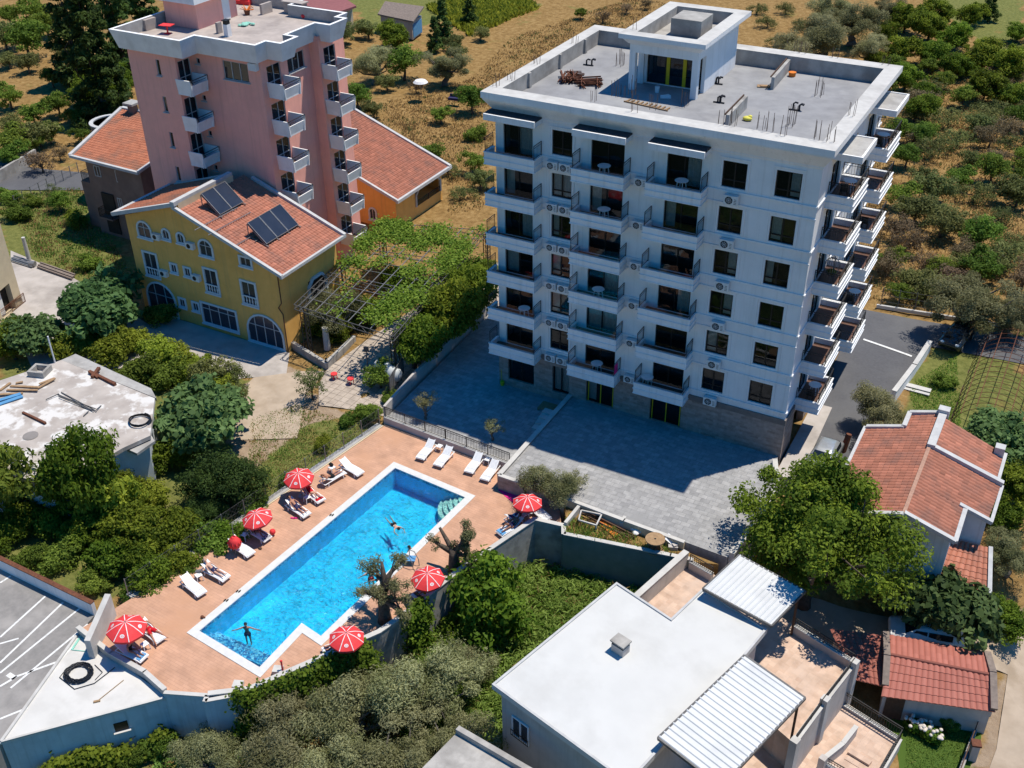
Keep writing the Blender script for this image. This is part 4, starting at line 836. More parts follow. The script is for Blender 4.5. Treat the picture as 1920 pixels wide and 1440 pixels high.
mb = MB(); mb.box(-51.4,7.2,-1.3,-50.0,15,3.6); b2 = wbuild(mb, 'side_wing', 'brown_wall', BH); mb = MB(); railing(mb, [(-50.1,7.3,3.6),(-51.3,7.3,3.6),(-51.3,14.8,3.6)], .95); wbuild(mb, 'railing', 'grey_iron', b2)
mb = MB(); n = 20; c = Vector((-54.0,14.6,0)); mb.lathe((c.x,c.y,5.2), [(0.2,0),(2.0,.2),(2.1,1.5),(2.1,1.62),(1.8,1.62),(1.75,.4),(.1,.4)], 24); mb.lathe((c.x,c.y,-1.2), [(1.5,0),(1.5,6.4)], 20); wbuild(mb, 'round_balcony', 'brown_wall', BH)
mb = MB(); mb.lathe((c.x,c.y,6.82), [(2.16,0),(2.16,.12),(1.75,.12),(1.75,0)], 24); wbuild(mb, 'balcony_coping', 'lead_trim', BH)
# ---------------------------------------------------------------- ochre house to the right of the tower
OR = thing('ochre_house', 'low ochre house right of the pink tower with a single long red tile slope', 'house', (-26, 24, -1.2))
A_, B_ = Vector((-22.6,19.7)), Vector((-22.6,28.2)); ez, rz_ = 2.6, 6.9
mb = MB(); mb.quad((-34,19.7,-1.3),(-22.6,19.7,-1.3),(-22.6,19.7,ez),(-34,19.7,rz_)); mb.quad((-22.6,19.7,-1.3),(-22.6,23.2,-1.3),(-22.6,23.2,ez),(-22.6,19.7,ez)); mb.quad((-22.6,23.2,-1.3),(-22.6,27.8,-1.3),(-22.6,27.8,.3),(-22.6,23.2,.3)); mb.quad((-22.6,23.2,2.1),(-22.6,27.8,2.1),(-22.6,27.8,ez),(-22.6,23.2,ez))
mb.quad((-24.6,23.2,-1.3),(-24.6,28.2,-1.3),(-24.6,28.2,ez+.5),(-24.6,23.2,ez+.5)); mb.quad((-24.6,23.2,-1.3),(-22.6,23.2,-1.3),(-22.6,23.2,ez),(-24.6,23.2,ez)); mb.box(-22.85,27.8,-1.3,-22.6,28.2,ez); mb.quad((-24.6,23.2,.25),(-22.6,23.2,.25),(-22.6,28.2,.25),(-24.6,28.2,.25))
mb.quad((-22.6,28.2,-1.3),(-34,28.2,-1.3),(-34,28.2,rz_),(-22.6,28.2,ez)); wbuild(mb, 'wall', 'ochre_wall', OR)
mb = MB(); tile_roof(mb, (-21.9,19.0,ez+.15), (-21.9,28.5,ez+.15), (-33.6,28.5,rz_+.15), (-33.6,19.0,rz_+.15), .27, .36, seed=9); wbuild(mb, 'roof', 'red_tile', OR)
mb = MB(); mb.bar((-21.7,18.9,ez+.15),(-34,18.9,rz_+.3),.24,.28); mb.bar((-21.7,28.6,ez+.25),(-34,28.6,rz_+.4),.32,.26); mb.bar((-21.75,18.75,ez+.12),(-21.75,28.8,ez+.12),.26,.3); wbuild(mb, 'roof_edging', 'lead_trim', OR)
mb = MB(); pts = [(-22.55,23.2,.3),(-22.55,23.2,1.5),(-22.55,23.8,2.1),(-22.55,27.2,2.1),(-22.55,27.8,1.5),(-22.55,27.8,.3)]
for a, b in zip(pts[:-1], pts[1:]): mb.bar(a, b, .2)
wbuild(mb, 'loggia_trim', 'lead_trim', OR)
mb = MB(); railing(mb, [(-22.5,23.3,.3),(-22.5,27.7,.3)], .6); wbuild(mb, 'railing', 'iron', OR)
mb = MB(); mb.box(-24.58,23.8,.3,-24.5,25.0,2.2); wbuild(mb, 'door', 'car_white', OR)
OY2 = OY; OY = 19.7; OCs = OC; OC = OR; ochre_window('window',-25.9,-24.9,-.3,1.1,1,1); OC = OCs; OY = OY2
# far houses
mk('maroon', (.27,.10,.10), (.22,.08,.08), scale=2)
FH = thing('far_house', 'low house with flat maroon roof beyond the pink tower', 'house', (-62, 62, -.5)); q = ats(4.0,(575,-30),(650,0),(668,12),(628,26),(560,8)); 
mb = MB(); mb.prism(q, 3.8, 4.1); wbuild(mb, 'roof', 'maroon', FH); mb = MB(); mb.prism([p.lerp(q[0], .08) for p in q], -.6, 3.8); wbuild(mb, 'wall', 'cream_wall', FH)
SH = thing('garden_shed', 'weathered shed with sloping grey thatch roof at the far field edge', 'shed', (-61, 82, 0)); a, b, c_, d_ = at(708,26,2.6), at(775,40,2.6), at(795,12,3.6), at(722,2,3.6)
mb = MB(); mb.quad(a,b,c_,d_); mb.quad(*[p-Vector((0,0,.2)) for p in (a,d_,c_,b)]); 
for p, q in ((a,b),(b,c_),(c_,d_),(d_,a)): mb.quad(p-Vector((0,0,.2)), q-Vector((0,0,.2)), q, p)
wbuild(mb, 'roof', 'thatch', SH); mb = MB(); ctr = (a+b+c_+d_)/4; w4 = [p.lerp(ctr, .12) for p in (a,b,c_,d_)]
mb.prism([(p.x,p.y) for p in w4], -.2, 2.3); wbuild(mb, 'wall', 'grey_plaster', SH); mb = MB(); e1, e2 = w4[1].to_2d(), w4[2].to_2d(); dd = (e2-e1).normalized(); nn = Vector((dd.y,-dd.x)); m0 = e1.lerp(e2,.5)+nn*.03; mb.obox((m0.x,m0.y,0), 3.5,.08,1.9, math.atan2(dd.y,dd.x), base=True); wbuild(mb, 'door', 'blue_paint', SH)
# cream house at the left edge
CH = thing('cream_house', 'cream house cut off by the left edge with an open dark garage door', 'house', (-52,-4,-1.2))
c0 = Vector((-44.5,-7.5)); fd = (at(0,606,-1.2)-at(42,568,-1.2)).to_2d().normalized(); bd = Vector((fd.y,-fd.x)) if Vector((fd.y,-fd.x)).dot(Vector((-1,.3))) > 0 else Vector((-fd.y,fd.x))
mb = MB(); wall(mb, c0+fd*12, -fd, 12, -1.6, 10, [(12-3.2,12-1.1,-1.1,1.35)], inn=Vector((*bd,0)), depth=.5); q = [c0+bd*.5, c0+bd*9, c0+bd*9+fd*12, c0+bd*.5+fd*12]; mb.quad((*c0,-1.6),(*(c0+bd*9),-1.6),(*(c0+bd*9),10),(*c0,10)); mb.quad(*[(*p,10) for p in (c0,c0+bd*9,c0+bd*9+fd*12,c0+fd*12)]); mb.quad((*(c0+fd*12),-1.6),(*(c0+fd*12+bd*9),-1.6),(*(c0+fd*12+bd*9),10),(*(c0+fd*12),10)); wbuild(mb, 'wall', 'cream_wall', CH)
mb = MB(); mb.quad(*[(*(c0+fd*a+bd*.52),z) for a, z in ((3.4,-1.2),(.9,-1.2),(.9,1.5),(3.4,1.5))]); wbuild(mb, 'garage_opening', 'dim_room', CH); mb = MB(); mb.quad(*[(*(c0+fd*a+bd*.3),z) for a, z in ((3.2,-1.1),(2.2,-1.1),(2.2,1.35),(3.2,1.35))]); wbuild(mb, 'garage_door', 'metal_white', CH)
p0, p1 = at(48,566,-1.2), at(0,604,-1.2); mb = MB(); railing(mb, [p0, p1], .9); solo('railing', mb, 'rust', 'rusty red railing in front of the cream house garage', 'railing', loc=p0)
from mathutils.geometry import tessellate_polygon
# ---------------------------------------------------------------- terraces, pool and its walls
mb = MB(); TL = [(-5.2,-8.0),(5.85,-8.75),(5.85,.4),(-.2,.4),(-.2,9),(-6.1,9)]; mb.prism(TL, -3, -.6); struct('terrace', mb, 'terrace_paving')
mb = MB(); TR = [(6.12,.2),(6.1,-10.85),(10.6,-10.95),(15.3,-11.2),(22.3,-11.5),(23.0,-6),(22.4,-2.3),(21.9,.2)]; mb.prism(TR, -3.2, 0.); struct('terrace', mb, 'terrace_paving')
DECK = [(-5.1,-8.05),(-8.35,-30),(-9.3,-33.9),(-6.1,-34.55),(-1.3,-35.1),(.8,-34.2),(3.1,-32.3),(6.5,-26.2),(7.0,-24.6),(8.0,-19.6),(9.85,-13.4),(11.7,-12.9),(10.6,-11.05),(6.1,-10.95),(5.9,-8.85)]
POOL = [(-2.0,-11.9),(-3.56,-31.24),(2.42,-31.9),(2.41,-28.1),(4.0,-28.4),(5.0,-12.5)]      # counter-clockwise
PIN = offset_poly(POOL, .52)
def holed(mb, outer, hole, z):
    pts = [Vector((p[0],p[1],0)) for p in outer]; ph_ = [Vector((p[0],p[1],0)) for p in hole]; tris = tessellate_polygon([pts, ph_]); allp = pts+ph_
    for t in tris:
        a, b, c = [allp[i] for i in t]; 
        if (b-a).cross(c-a).z < 0: a, b, c = a, c, b
        mb.quad((a.x,a.y,z),(b.x,b.y,z),(c.x,c.y,z))
mb = MB(); holed(mb, DECK, POOL, -1.); 
n = len(DECK)
for i in range(n): p, q = DECK[i], DECK[(i+1)%n]; mb.quad((*p,-1),(*q,-1),(*q,-5),(*p,-5)); mb.f[-1] = mb.f[-1][::-1]
struct('pool_deck', mb, 'deck_tile')
SP = thing('swimming_pool', 'blue swimming pool with white coping set in the orange tiled deck', 'swimming pool', (.5,-21,-1))
mb = MB(); n = len(POOL)
for i in range(n):
    j = (i+1)%n; mb.quad((*POOL[i],-.96),(*POOL[j],-.96),(*PIN[j],-.96),(*PIN[i],-.96)); mb.quad((*POOL[j],-.96),(*POOL[i],-.96),(*POOL[i],-1.0),(*POOL[j],-1.0)); mb.quad((*PIN[i],-.96),(*PIN[j],-.96),(*PIN[j],-1.04),(*PIN[i],-1.04))
mb.f[:] = [f[::-1] if False else f for f in mb.f]; wbuild(mb, 'coping', 'coping', SP)
mb = MB(); mb.quad(*[(*p,-2.55) for p in PIN])
for i in range(n): j = (i+1)%n; mb.quad((*PIN[i],-2.55),(*PIN[j],-2.55),(*PIN[j],-1.22),(*PIN[i],-1.22)); mb.f[-1] = mb.f[-1][::-1]
wbuild(mb, 'basin', 'pool_mosaic', SP); mb = MB()
for i in range(n): j = (i+1)%n; mb.quad((*PIN[i],-1.22),(*PIN[j],-1.22),(*PIN[j],-1.02),(*PIN[i],-1.02)); mb.f[-1] = mb.f[-1][::-1]
for k in range(3):   # mosaic steps at the shallow end
    y = -30.65+k*.42; mb.box(-3.05,y-.2,-2.5,1.9,y+.2,-1.45-.3*k)
wbuild(mb, 'mosaic_border', 'pool_border_mosaic', SP)
mb = MB(); c = PIN[5]
for k in range(5):
    r = .45+.36*k; a0 = math.pi*1.0; pts = [(c[0],c[1])]+[(c[0]+r*math.cos(math.pi+math.pi/2*i/10), c[1]+r*math.sin(math.pi+math.pi/2*i/10)) for i in range(11)]
    mb.prism(pts, -2.5, -1.12-.2*k)
wbuild(mb, 'corner_steps', 'pool_step', SP) if 'pool_step' in MATS else (mk('pool_step', (.50,.62,.55), (.40,.54,.48), scale=6), wbuild(mb, 'corner_steps', 'pool_step', SP))
def water():
    me = bpy.data.meshes.new('pool_water'); x0, x1, y0, y1 = -4, 5.2, -32, -12; bm = bmesh.new(); f = bm.faces.new([bm.verts.new((*p, -1.1)) for p in PIN])
    bm.to_mesh(me); bm.free(); me.materials.append(MATS['water'])
    if me.polygons[0].normal.z < 0: me.flip_normals()
    o = bpy.data.objects.new('pool_water', me); COL.objects.link(o); tag(o, kind='structure')
water()
# walls -----------------------------------------------------------------
def wall_run(name, pts, z0, z1, th, mat, label, cat='wall', cap=None, zs=None):
    t = thing(name, label, cat, (pts[0][0], pts[0][1], z0)); m, c = MB(), MB()
    for k, (a, b) in enumerate(zip(pts[:-1], pts[1:])):
        a, b = Vector(a[:2]), Vector(b[:2]); d = (b-a).normalized(); n_ = Vector((-d.y,d.x))*th/2; e = d*(th*.35 if k < len(pts)-2 else 0)
        za, zb = (zs[k], zs[k+1]) if zs else (z1, z1)
        q = [a-n_, b+e-n_, b+e+n_, a+n_]; m.add([(*p,z0) for p in q]+[(*q[0],za),(*q[1],zb),(*q[2],zb),(*q[3],za)], [(0,3,2,1),(4,5,6,7),(0,1,5,4),(1,2,6,5),(2,3,7,6),(3,0,4,7)])
        if cap:
            g = n_*1.25; q = [a-g, b+e-g, b+e+g, a+g]; c.add([(q[0].x,q[0].y,za+.003),(q[1].x,q[1].y,zb+.003),(q[2].x,q[2].y,zb+.003),(q[3].x,q[3].y,za+.003)]+[(q[0].x,q[0].y,za+.07),(q[1].x,q[1].y,zb+.07),(q[2].x,q[2].y,zb+.07),(q[3].x,q[3].y,za+.07)], [(0,3,2,1),(4,5,6,7),(0,1,5,4),(1,2,6,5),(2,3,7,6),(3,0,4,7)])
    wbuild(m, 'wall_body', mat, t)
    if cap: wbuild(c, 'wall_cap', cap, t)
    return t
wall_run('retaining_wall', [(.8,-34.3),(2.6,-33.0),(6.6,-26.3),(7.15,-24.6),(8.15,-19.7),(10.0,-13.5),(11.9,-13.1)], -5, -.3, .26, 'rough_wall', 'curved grey block retaining wall along the garden side of the pool deck', cap='ledge', zs=[-.75,-.7,-.5,-.4,-.35,-.3,-.4])
gw = [at(*q,-.35).to_2d() for q in ((1057,1001),(1256,1041),(1300,1050))]
wall_run('garden_wall', [(11.9,-13.1)]+[tuple(q) for q in gw], -5, -.35, .24, 'green_scrim', 'dark green stained wall holding the builders\' bed below the terrace', cap='ledge')
wall_run('dividing_wall', [(6.0,.1),(6.0,-11.0)], -1.6, .12, .28, 'stone_cladding', 'low stone wall dividing the two levels of grey terrace', cap='ledge')
wall_run('terrace_wall', [(6.0,-11.02),(10.65,-11.08)], -1.6, .12, .24, 'stone_cladding', 'pinkish stone wall between pool deck and upper terrace', cap='ledge')
wall_run('terrace_wall', [(10.7,-11.06),(15.3,-11.32),(19.5,-11.5)], -3, .06, .22, 'cream_wall', 'beige edge wall of the upper terrace above the builders\' bed', cap='ledge')
T = wall_run('railing_wall', [(-5.3,-8.1),(5.7,-8.82)], -1.4, -.45, .34, 'ledge', 'low pale wall with black iron railing between pool deck and lower terrace')
m = MB(); railing(m, [(-5.2,-8.12,-.45),(5.6,-8.82,-.45)], .85, gap=.13, posts=1.8); wbuild(m, 'railing', 'iron', T)
wall_run('boundary_wall', [(-5.35,-8.0),(-5.9,-3.0),(-6.3,9.2)], -1.6, .35, .2, 'grey_plaster', 'grey side wall between lower terrace and vine pergola path')
T = wall_run('terrace_wall', [(21.95,-.9),(22.75,-3.0),(23.1,-6.2),(22.5,-11.4)], -3, .35, .35, 'ledge', 'thick pale wall at the right end of the upper terrace by the parked car')
m = MB()
for k in range(4): m.box(5.0-.0,-2.2-.55*k-.55,-1,5.84,-2.2-.55*k,-.02-.14*k)
solo('steps', m, 'ledge', 'white steps leading down from upper to lower terrace', 'steps', loc=(5.4,-3.4,-.6))
m = MB(); 
for k in range(7): m.box(4.2,-.9-.16*k-.1,-.46,5.4,-.9-.16*k,-.42)
for x in (4.3,4.8,5.3): m.box(x-.05,-2.0,-.58,x+.05,-.9,-.465)
solo('pallet', m, 'wood', 'wooden pallet lying on the lower terrace at the foot of the block', 'pallet', loc=(4.8,-1.4,-.58))
m = MB(); a, b = at(203,1117,.6), at(160,1192,.6)
wall_run('pier_wall', [(a.x,a.y),(b.x,b.y)], -3, .6, .35, 'ledge', 'tall pale wall end beside the red parasol nearest the car park', zs=[.75,.2])
wall_run('car_park_wall', [(-30,-32.3),(-17.9,-32.35),(-9.6,-32.5)], -3, -.3, .24, 'white_wall', 'white wall with a red tile coping along the car park', cap='rust')
# chain-link fence on the garden side of the deck
F = thing('mesh_fence', 'thin wire mesh fence on posts along the garden side of the pool deck', 'fence', (-6.9,-20,-1)); m, w = MB(), MB()
fa, fb = Vector((-8.75,-30.6,-1)), Vector((-5.45,-8.6,-1)); N = 12
for k in range(N+1):
    p = fa.lerp(fb, k/N); m2 = MB(); m2.tube([p, p+Vector((0,0,1.45))], .035, 6); wbuild(m2, 'post', 'steel', F)
for h in (.08,.75,1.4): w.bar(fa+Vector((0,0,h)), fb+Vector((0,0,h)), .014)
L = (fb-fa).length; K = int(L/.16)
for k in range(0,K,2): 
    a = fa.lerp(fb, k/K); b = fa.lerp(fb, min(1,(k+8)/K)); w.bar(a+Vector((0,0,.05)), b+Vector((0,0,1.4)), .008); w.bar(a+Vector((0,0,1.4)), b+Vector((0,0,.05)), .008)
wbuild(w, 'wire_mesh', 'grey_iron', F)
mb = MB(); mb.bar(fa+Vector((.32,0,.02)), fb+Vector((.32,0,.02)), .10, .1); struct('deck_edging', mb, 'cream_wall')
mb = MB(); mb.bar(fa+Vector((.0,0,.01)), fb+Vector((.0,0,.01)), .5, .14); struct('deck_kerb', mb, 'concrete')
# triangular annexe by the car park
TRI = [(-6.9,-41.6),(-9.25,-34.05),(-6.1,-34.5),(-1.5,-35.2),(.75,-34.3),(.9,-34.5),(-1.3,-35.75)]
TA = thing('annexe', 'low triangular annexe with pale flat roof between car park and pool deck', 'annexe', (-5,-37,-4.6))
tri = [(-6.9,-41.6),(-9.25,-34.2)][::-1]; front = [(-6.9,-41.6),(-1.45,-35.35)]
tp = [(-9.3,-34.15),(-6.95,-41.65),(-1.35,-35.3)]
mb = MB(); mb.prism(tp, -5, -1.3); wbuild(mb, 'wall', 'blue_white_wall', TA)
mb = MB(); mb.prism(offset_poly(tp, -.06), -1.3, -1.2); wbuild(mb, 'roof', 'tri_roof', TA)
mb = MB(); mb.bar((-9.3,-34.15,-1.16),(-6.95,-41.65,-1.16),.16,.12); mb.bar((-6.95,-41.65,-1.17),(-1.35,-35.3,-1.17),.12,.1); wbuild(mb, 'roof_edging', 'ledge', TA)
d = (Vector(tp[2])-Vector(tp[1])).normalized(); nn = Vector((d.y,-d.x)); p = at(228,1357,-2.6); s_ = Vector(tp[1])+d*((Vector((p.x,p.y))-Vector(tp[1])).dot(d))
mb = MB(); mb.obox((s_.x+nn.x*.02,s_.y+nn.y*.02,-2.7), .72,.06,.62, math.atan2(d.y,d.x), base=True); w = wbuild(mb, 'window', 'dark_frame', TA); mb = MB(); mb.obox((s_.x+nn.x*.1,s_.y+nn.y*.1,-2.78), .9,.2,.07, math.atan2(d.y,d.x), base=True); wbuild(mb, 'window_sill', 'ledge', w)
wall_run('deck_parapet', [(-9.3,-34.05),(-6.1,-34.62),(-3.4,-34.75),(-1.45,-35.2)], -1.6, -.72, .22, 'concrete', 'curved concrete kerb wall between pool deck and annexe roof', cap='ledge')
wall_run('deck_parapet', [(-1.45,-35.3),(.8,-34.35),(.95,-34.7),(2.4,-33.4)], -5, -.85, .2, 'blue_white_wall', 'pale stepped wall top at the sharp corner of the pool deck', cap='ledge')
c = at(148,1264,-1.2); t = thing('hose_coil', 'big black hose coil lying on the pale annexe roof', 'hose', c); r = random.Random(2)
m = MB(); pts = []
for k in range(260): a = k*.19; rr = .66+.13*math.sin(k*.61); pts.append(c+Vector((math.cos(a)*rr*1.05, math.sin(a)*rr*.95, .05+.12*(k/260))))
m.tube(pts, .035, 5); wbuild(m, 'coil', 'rubber', t); m = MB()
e = at(216,1252,-1.2); f_ = at(140,1293,-1.2); m.tube([c+Vector((-.9,-.1,.04)), c+Vector((-.75,-.7,.04)), f_+Vector((0,0,.04)), f_.lerp(e,.5)+Vector((.25,-.3,.04)), e+Vector((0,0,.04))], .025, 5); m.tube([c+Vector((.3,.9,.04)), c+Vector((1.1,.7,.04)), c+Vector((1.15,.1,.04))], .022, 5); wbuild(m, 'loose_end', 'rubber', t)
a, b = at(182,1316,-1.2), at(232,1276,-1.2); m = MB(); m.bar(a+Vector((0,0,.04)), b+Vector((0,0,.04)), .03); m.obox(a+Vector((0,0,.05)), .35,.12,.08, .8); solo('broom', m, 'wood', 'thin broom lying on the annexe roof near the hose coil', 'broom', loc=a)
a, b, d = at(135,1219,-1.2), at(152,1193,-1.2), at(162,1222,-1.2); m = MB(); m.bar(a+Vector((0,0,.03)), b+Vector((0,0,.03)), .12,.05); m.bar(a+Vector((0,0,.03)), d+Vector((0,0,.03)), .04); solo('pipe', m, 'teal_net', 'pale green trunking strip at the upper tip of the annexe roof', 'pipe', loc=a)
# ---------------------------------------------------------------- builders' bed below the upper terrace
mb = MB(); mb.prism([(11.0,-11.2),(19.8,-11.65),(21.9,-11.8),tuple(gw[2]),tuple(gw[1]),tuple(gw[0]),(11.9,-12.6)], -3.5, -.5); struct('soil_bed', mb, 'field')
for i, (a, b) in enumerate((((1060,985),(1088,950)),((1165,985),(1172,972)))):
    p, q = at(*a,-.3), at(*b,-.2); m = MB(); m.bar(p, q, .22, .5); solo('low_wall', m, 'ledge', ('stub of pale wall across the builders\' bed by the big olive','short stub of pale wall in the middle of the builders\' bed')[i], 'wall', loc=p)
p = [at(*q,.0) for q in ((1085,975),(1090,957),(1128,965),(1118,985))]; m = MB()
for a, b in zip(p, p[1:]+p[:1]): m.bar(a, b, .09)
m.bar(p[2], p[2]-Vector((0,.0,.5)), .07); m.bar(p[3], p[3]-Vector((0,0,.5)), .07); solo('trestle', m, 'ledge', 'white rectangular bar trestle standing in the weedy bed', 'trestle', loc=p[0])
a, b = at(1085,952,-.2), at(1190,1005,-.4); m = MB(); m.bar(a, b, .09, .14); m.bar(a+Vector((.3,-.3,-.1)), b+Vector((-.3,-.35,0)), .07, .12); m.bar(a+Vector((.9,-.6,-.25)), b+Vector((.1,-.2,.05)), .07, .1); solo('plank', m, 'dark_wood', 'long dark planks leaning along the builders\' bed', 'planks', loc=a)
a = at(1140,990,-.45); m = MB(); m.obox(a, 1.7,.5,.1,-.45); solo('board', m, 'orange_plastic', 'faded orange board lying among weeds in the bed', 'board', loc=a)
c = at(1227,1030,-.5); t = thing('cable_spool', 'big wooden cable spool standing on end below the terrace edge', 'cable spool', c)
m = MB(); m.lathe(c, [(.62,0),(.62,.08)], 24); wbuild(m, 'flange', 'wood', t); m = MB(); m.lathe(c+Vector((0,0,.8)), [(.62,0),(.62,.08)], 24); wbuild(m, 'flange', 'wood', t); m = MB(); m.lathe(c+Vector((0,0,.08)), [(.34,0),(.34,.72)], 18); wbuild(m, 'drum', 'dark_wood', t)
m = MB(); m.lathe(c+Vector((0,0,.881)), [(.07,0),(.07,.004)], 12); wbuild(m, 'hub', 'fan_black', t)
c = at(1258,1012,-.1); m = MB(); m.obox(c, .7,.5,.06, .2, M=Matrix.Rotation(.5,3,'Y') @ Matrix.Rotation(.3,3,'X')); solo('sheet', m, 'plastic_white', 'white sheet leaning beside the cable spool', 'sheet', loc=c)
c = at(1190,998,-.45); m = MB(); r = random.Random(6)
for k in range(5): m.ell(c+Vector((r.uniform(-.35,.35), r.uniform(-.25,.25), .1)), r.uniform(.15,.3), r.uniform(.12,.22), r.uniform(.1,.18), 7, 5)
solo('rubbish_bag', m, 'paper', 'crumpled white sacks dumped in the builders\' bed', 'sacks', loc=c)
c = at(1262,1026,-.4); m = MB(); m.obox(c, .6,.4,.3,.4); m.obox(c+Vector((.1,.05,.2)), .3,.3,.12,.9); solo('rubbish_bag', m, 'grey_plaster', 'grey pile of rubbish next to the cable spool', 'rubbish', loc=c)
c = at(1322,1026,-.45); t = thing('pallet', 'worn wooden pallets stacked below the big tree at the terrace corner', 'pallets', c); m = MB()
for k in range(8): m.obox(c+Vector((.15*k-.5,.05*k*0,.34)), .11,1.1,.03,-.25)
for k in (-1,0,1): m.obox(c+Vector((0,k*.45,.27)), 1.3,.1,.1,-.25)
wbuild(m, 'slat', 'wood', t)
# ---------------------------------------------------------------- white-roofed villa, bottom right
VL = thing('villa', 'grey villa with large bright white flat roof, chimney and tiled terraces', 'house', (20,-24,-4.4))
VR = [(15.4,-28.6),(24.0,-30.85),(26.25,-20.7),(26.7,-18.2),(22.5,-16.9),(21.8,-19.9),(18.0,-18.7)]
ip = offset_poly(VR, .35); mb = MB(); mb.prism(ip, -5, 1.75); wbuild(mb, 'wall', 'grey_plaster', VL)
mb = MB(); mb.prism(VR, 1.72, 2.0); rf = wbuild(mb, 'roof', 'white_roof', VL)
mb = MB(); r0 = VR; r1 = offset_poly(VR, .13); n = len(VR)
for i in range(n):
    j = (i+1)%n; mb.quad((*r0[i],2.08),(*r0[j],2.08),(*r1[j],2.08),(*r1[i],2.08)); mb.quad((*r0[i],2.0),(*r0[j],2.0),(*r0[j],2.08),(*r0[i],2.08)); mb.quad((*r1[j],2.0),(*r1[i],2.0),(*r1[i],2.08),(*r1[j],2.08))
wbuild(mb, 'roof_edging', 'lead_trim', VL)
c = at(1163,1221,2.0); mb = MB(); a0 = .26
for x, y, w_, h_ in ((0,0,.82,.62),): mb.obox(c, .78,.6,.52,-a0, base=True)
chm = wbuild(mb, 'chimney', 'grey_plaster', VL); mb = MB(); mb.obox(c+Vector((0,0,.72)), .9,.72,.09,-a0, base=True); wbuild(mb, 'chimney_cap', 'raw_concrete', chm); mb = MB()
for i,j in ((-1,-1),(1,-1),(1,1),(-1,1)): v = Matrix.Rotation(-a0,3,'Z') @ Vector((i*.33,j*.24,0)); mb.obox(c+v+Vector((0,0,.52)), .1,.1,.2,-a0, base=True)
mb.obox(c+Vector((0,0,.52)), .5,.35,.12,-a0, base=True); wbuild(mb, 'chimney_vent', 'fan_black', chm)
# window in the shaded wall
pA, pB = Vector(ip[0]), Vector(ip[1]); ud = (pB-pA).normalized(); inn = Vector((-ud.y,ud.x,0)); q = at(985,1360,-.3); s0 = (Vector((q.x,q.y))-pA).dot(ud)
for zc in (-.35,):
    o = (s0-.6, s0+.6, zc-.75, zc+.7); fr, pn = frame_mesh(pA-Vector((inn.x,inn.y))*.08, ud, inn, o, .07, .09, 1); w = wbuild(fr, 'window', 'metal_white', VL); wbuild(pn, 'pane', 'blue_pane', w)
    m = MB(); P3 = lambda s, z, d=.0: Vector((*(pA+ud*s),z))-inn*d
    m.bar(P3(s0-.62,o[2]+.45,.16), P3(s0+.62,o[2]+.45,.16), .035); m.bar(P3(s0-.62,o[2]+.06,.16), P3(s0+.62,o[2]+.06,.16), .03)
    for k in range(10): s = s0-.6+k*.133; m.bar(P3(s,o[2]+.06,.16), P3(s,o[2]+.45,.16), .018)
    wbuild(m, 'window_railing', 'iron', w)
# tiled terraces of the villa
UT = ats(-1,(1195,1145),(1290,1048),(1340,1078),(1600,1243),(1490,1395),(1380,1300)); mb = MB(); mb.prism(UT, -4.6, -1.0); wbuild(mb, 'terrace_floor', 'terracotta_tile', VL)
def lowwall2(pts, z0, z1, th, rail=None, mat='grey_plaster', post=False, rh=.55):
    for k, (a, b) in enumerate(zip(pts[:-1], pts[1:])):
        m = MB(); a, b = Vector((*a[:2],0)), Vector((*b[:2],0)); m.bar(a+Vector((0,0,(z0+z1)/2)), b+Vector((0,0,(z0+z1)/2)), th, z1-z0); w = wbuild(m, 'parapet', mat, VL)
        m = MB(); m.bar(a+Vector((0,0,z1+.03)), b+Vector((0,0,z1+.03)), th+.06, .05); wbuild(m, 'parapet_coping', 'ledge', w)
        if rail: m = MB(); railing(m, [a+Vector((0,0,z1+.05)), b+Vector((0,0,z1+.05))], rh, .15, posts=1.5); wbuild(m, 'railing', 'iron', w)
g = lambda z, *p: [at(u,v,z) for u, v in p]
lowwall2(g(.1,(1193,1120),(1287,1036)), -4.6, .2, .34)
lowwall2(g(-.4,(1294,1052),(1336,1076)), -4.6, -.45, .24, True)
lowwall2(g(-.4,(1490,1172),(1600,1240)), -4.6, -.45, .24, True)
lowwall2(g(-.3,(1600,1245),(1548,1312),(1492,1388)), -4.6, -.3, .26, True, rh=.4)
for u, v in ((1603,1240),(1548,1310),(1491,1388)): p = at(u,v,.1); m = MB(); m.obox((p.x,p.y,-4.6), .42,.42,4.75,-a0, base=True); wbuild(m, 'pier', 'ledge', VL)
LT = g(-3.2,(1330,1470),(1430,1395),(1494,1395),(1575,1310),(1690,1385),(1640,1475),(1500,1520)); mb = MB(); mb.prism([(p.x,p.y) for p in LT], -4.8, -3.2); wbuild(mb, 'terrace_floor', 'terracotta_tile', VL)
lowwall2(g(-3.1,(1576,1318),(1687,1388)), -4.8, -3.05, .2, True, rh=.9); lowwall2(g(-3.1,(1687,1388),(1640,1470)), -4.8, -3.0, .2, True, rh=.75)
lowwall2(g(-2.6,(1545,1425),(1580,1397),(1605,1365)), -3.2, -2.45, .2); lowwall2(g(-2.7,(1543,1428),(1600,1462)), -3.2, -2.75, .2, True, rh=.45)
p = at(1543,1425,-2.3); m = MB(); m.obox((p.x,p.y,-3.2), .36,.36,1.1,-a0, base=True); wbuild(m, 'pier', 'grey_plaster', VL)
for k in range(3): a, b = at(1592-6*k,1408+9*k,-3.1), at(1632-6*k,1432+9*k,-3.1); m = MB(); m.bar(a-Vector((0,0,.0+.15*k)), b-Vector((0,0,.15*k)), .35,.16); wbuild(m, 'step', 'terracotta_tile', VL)
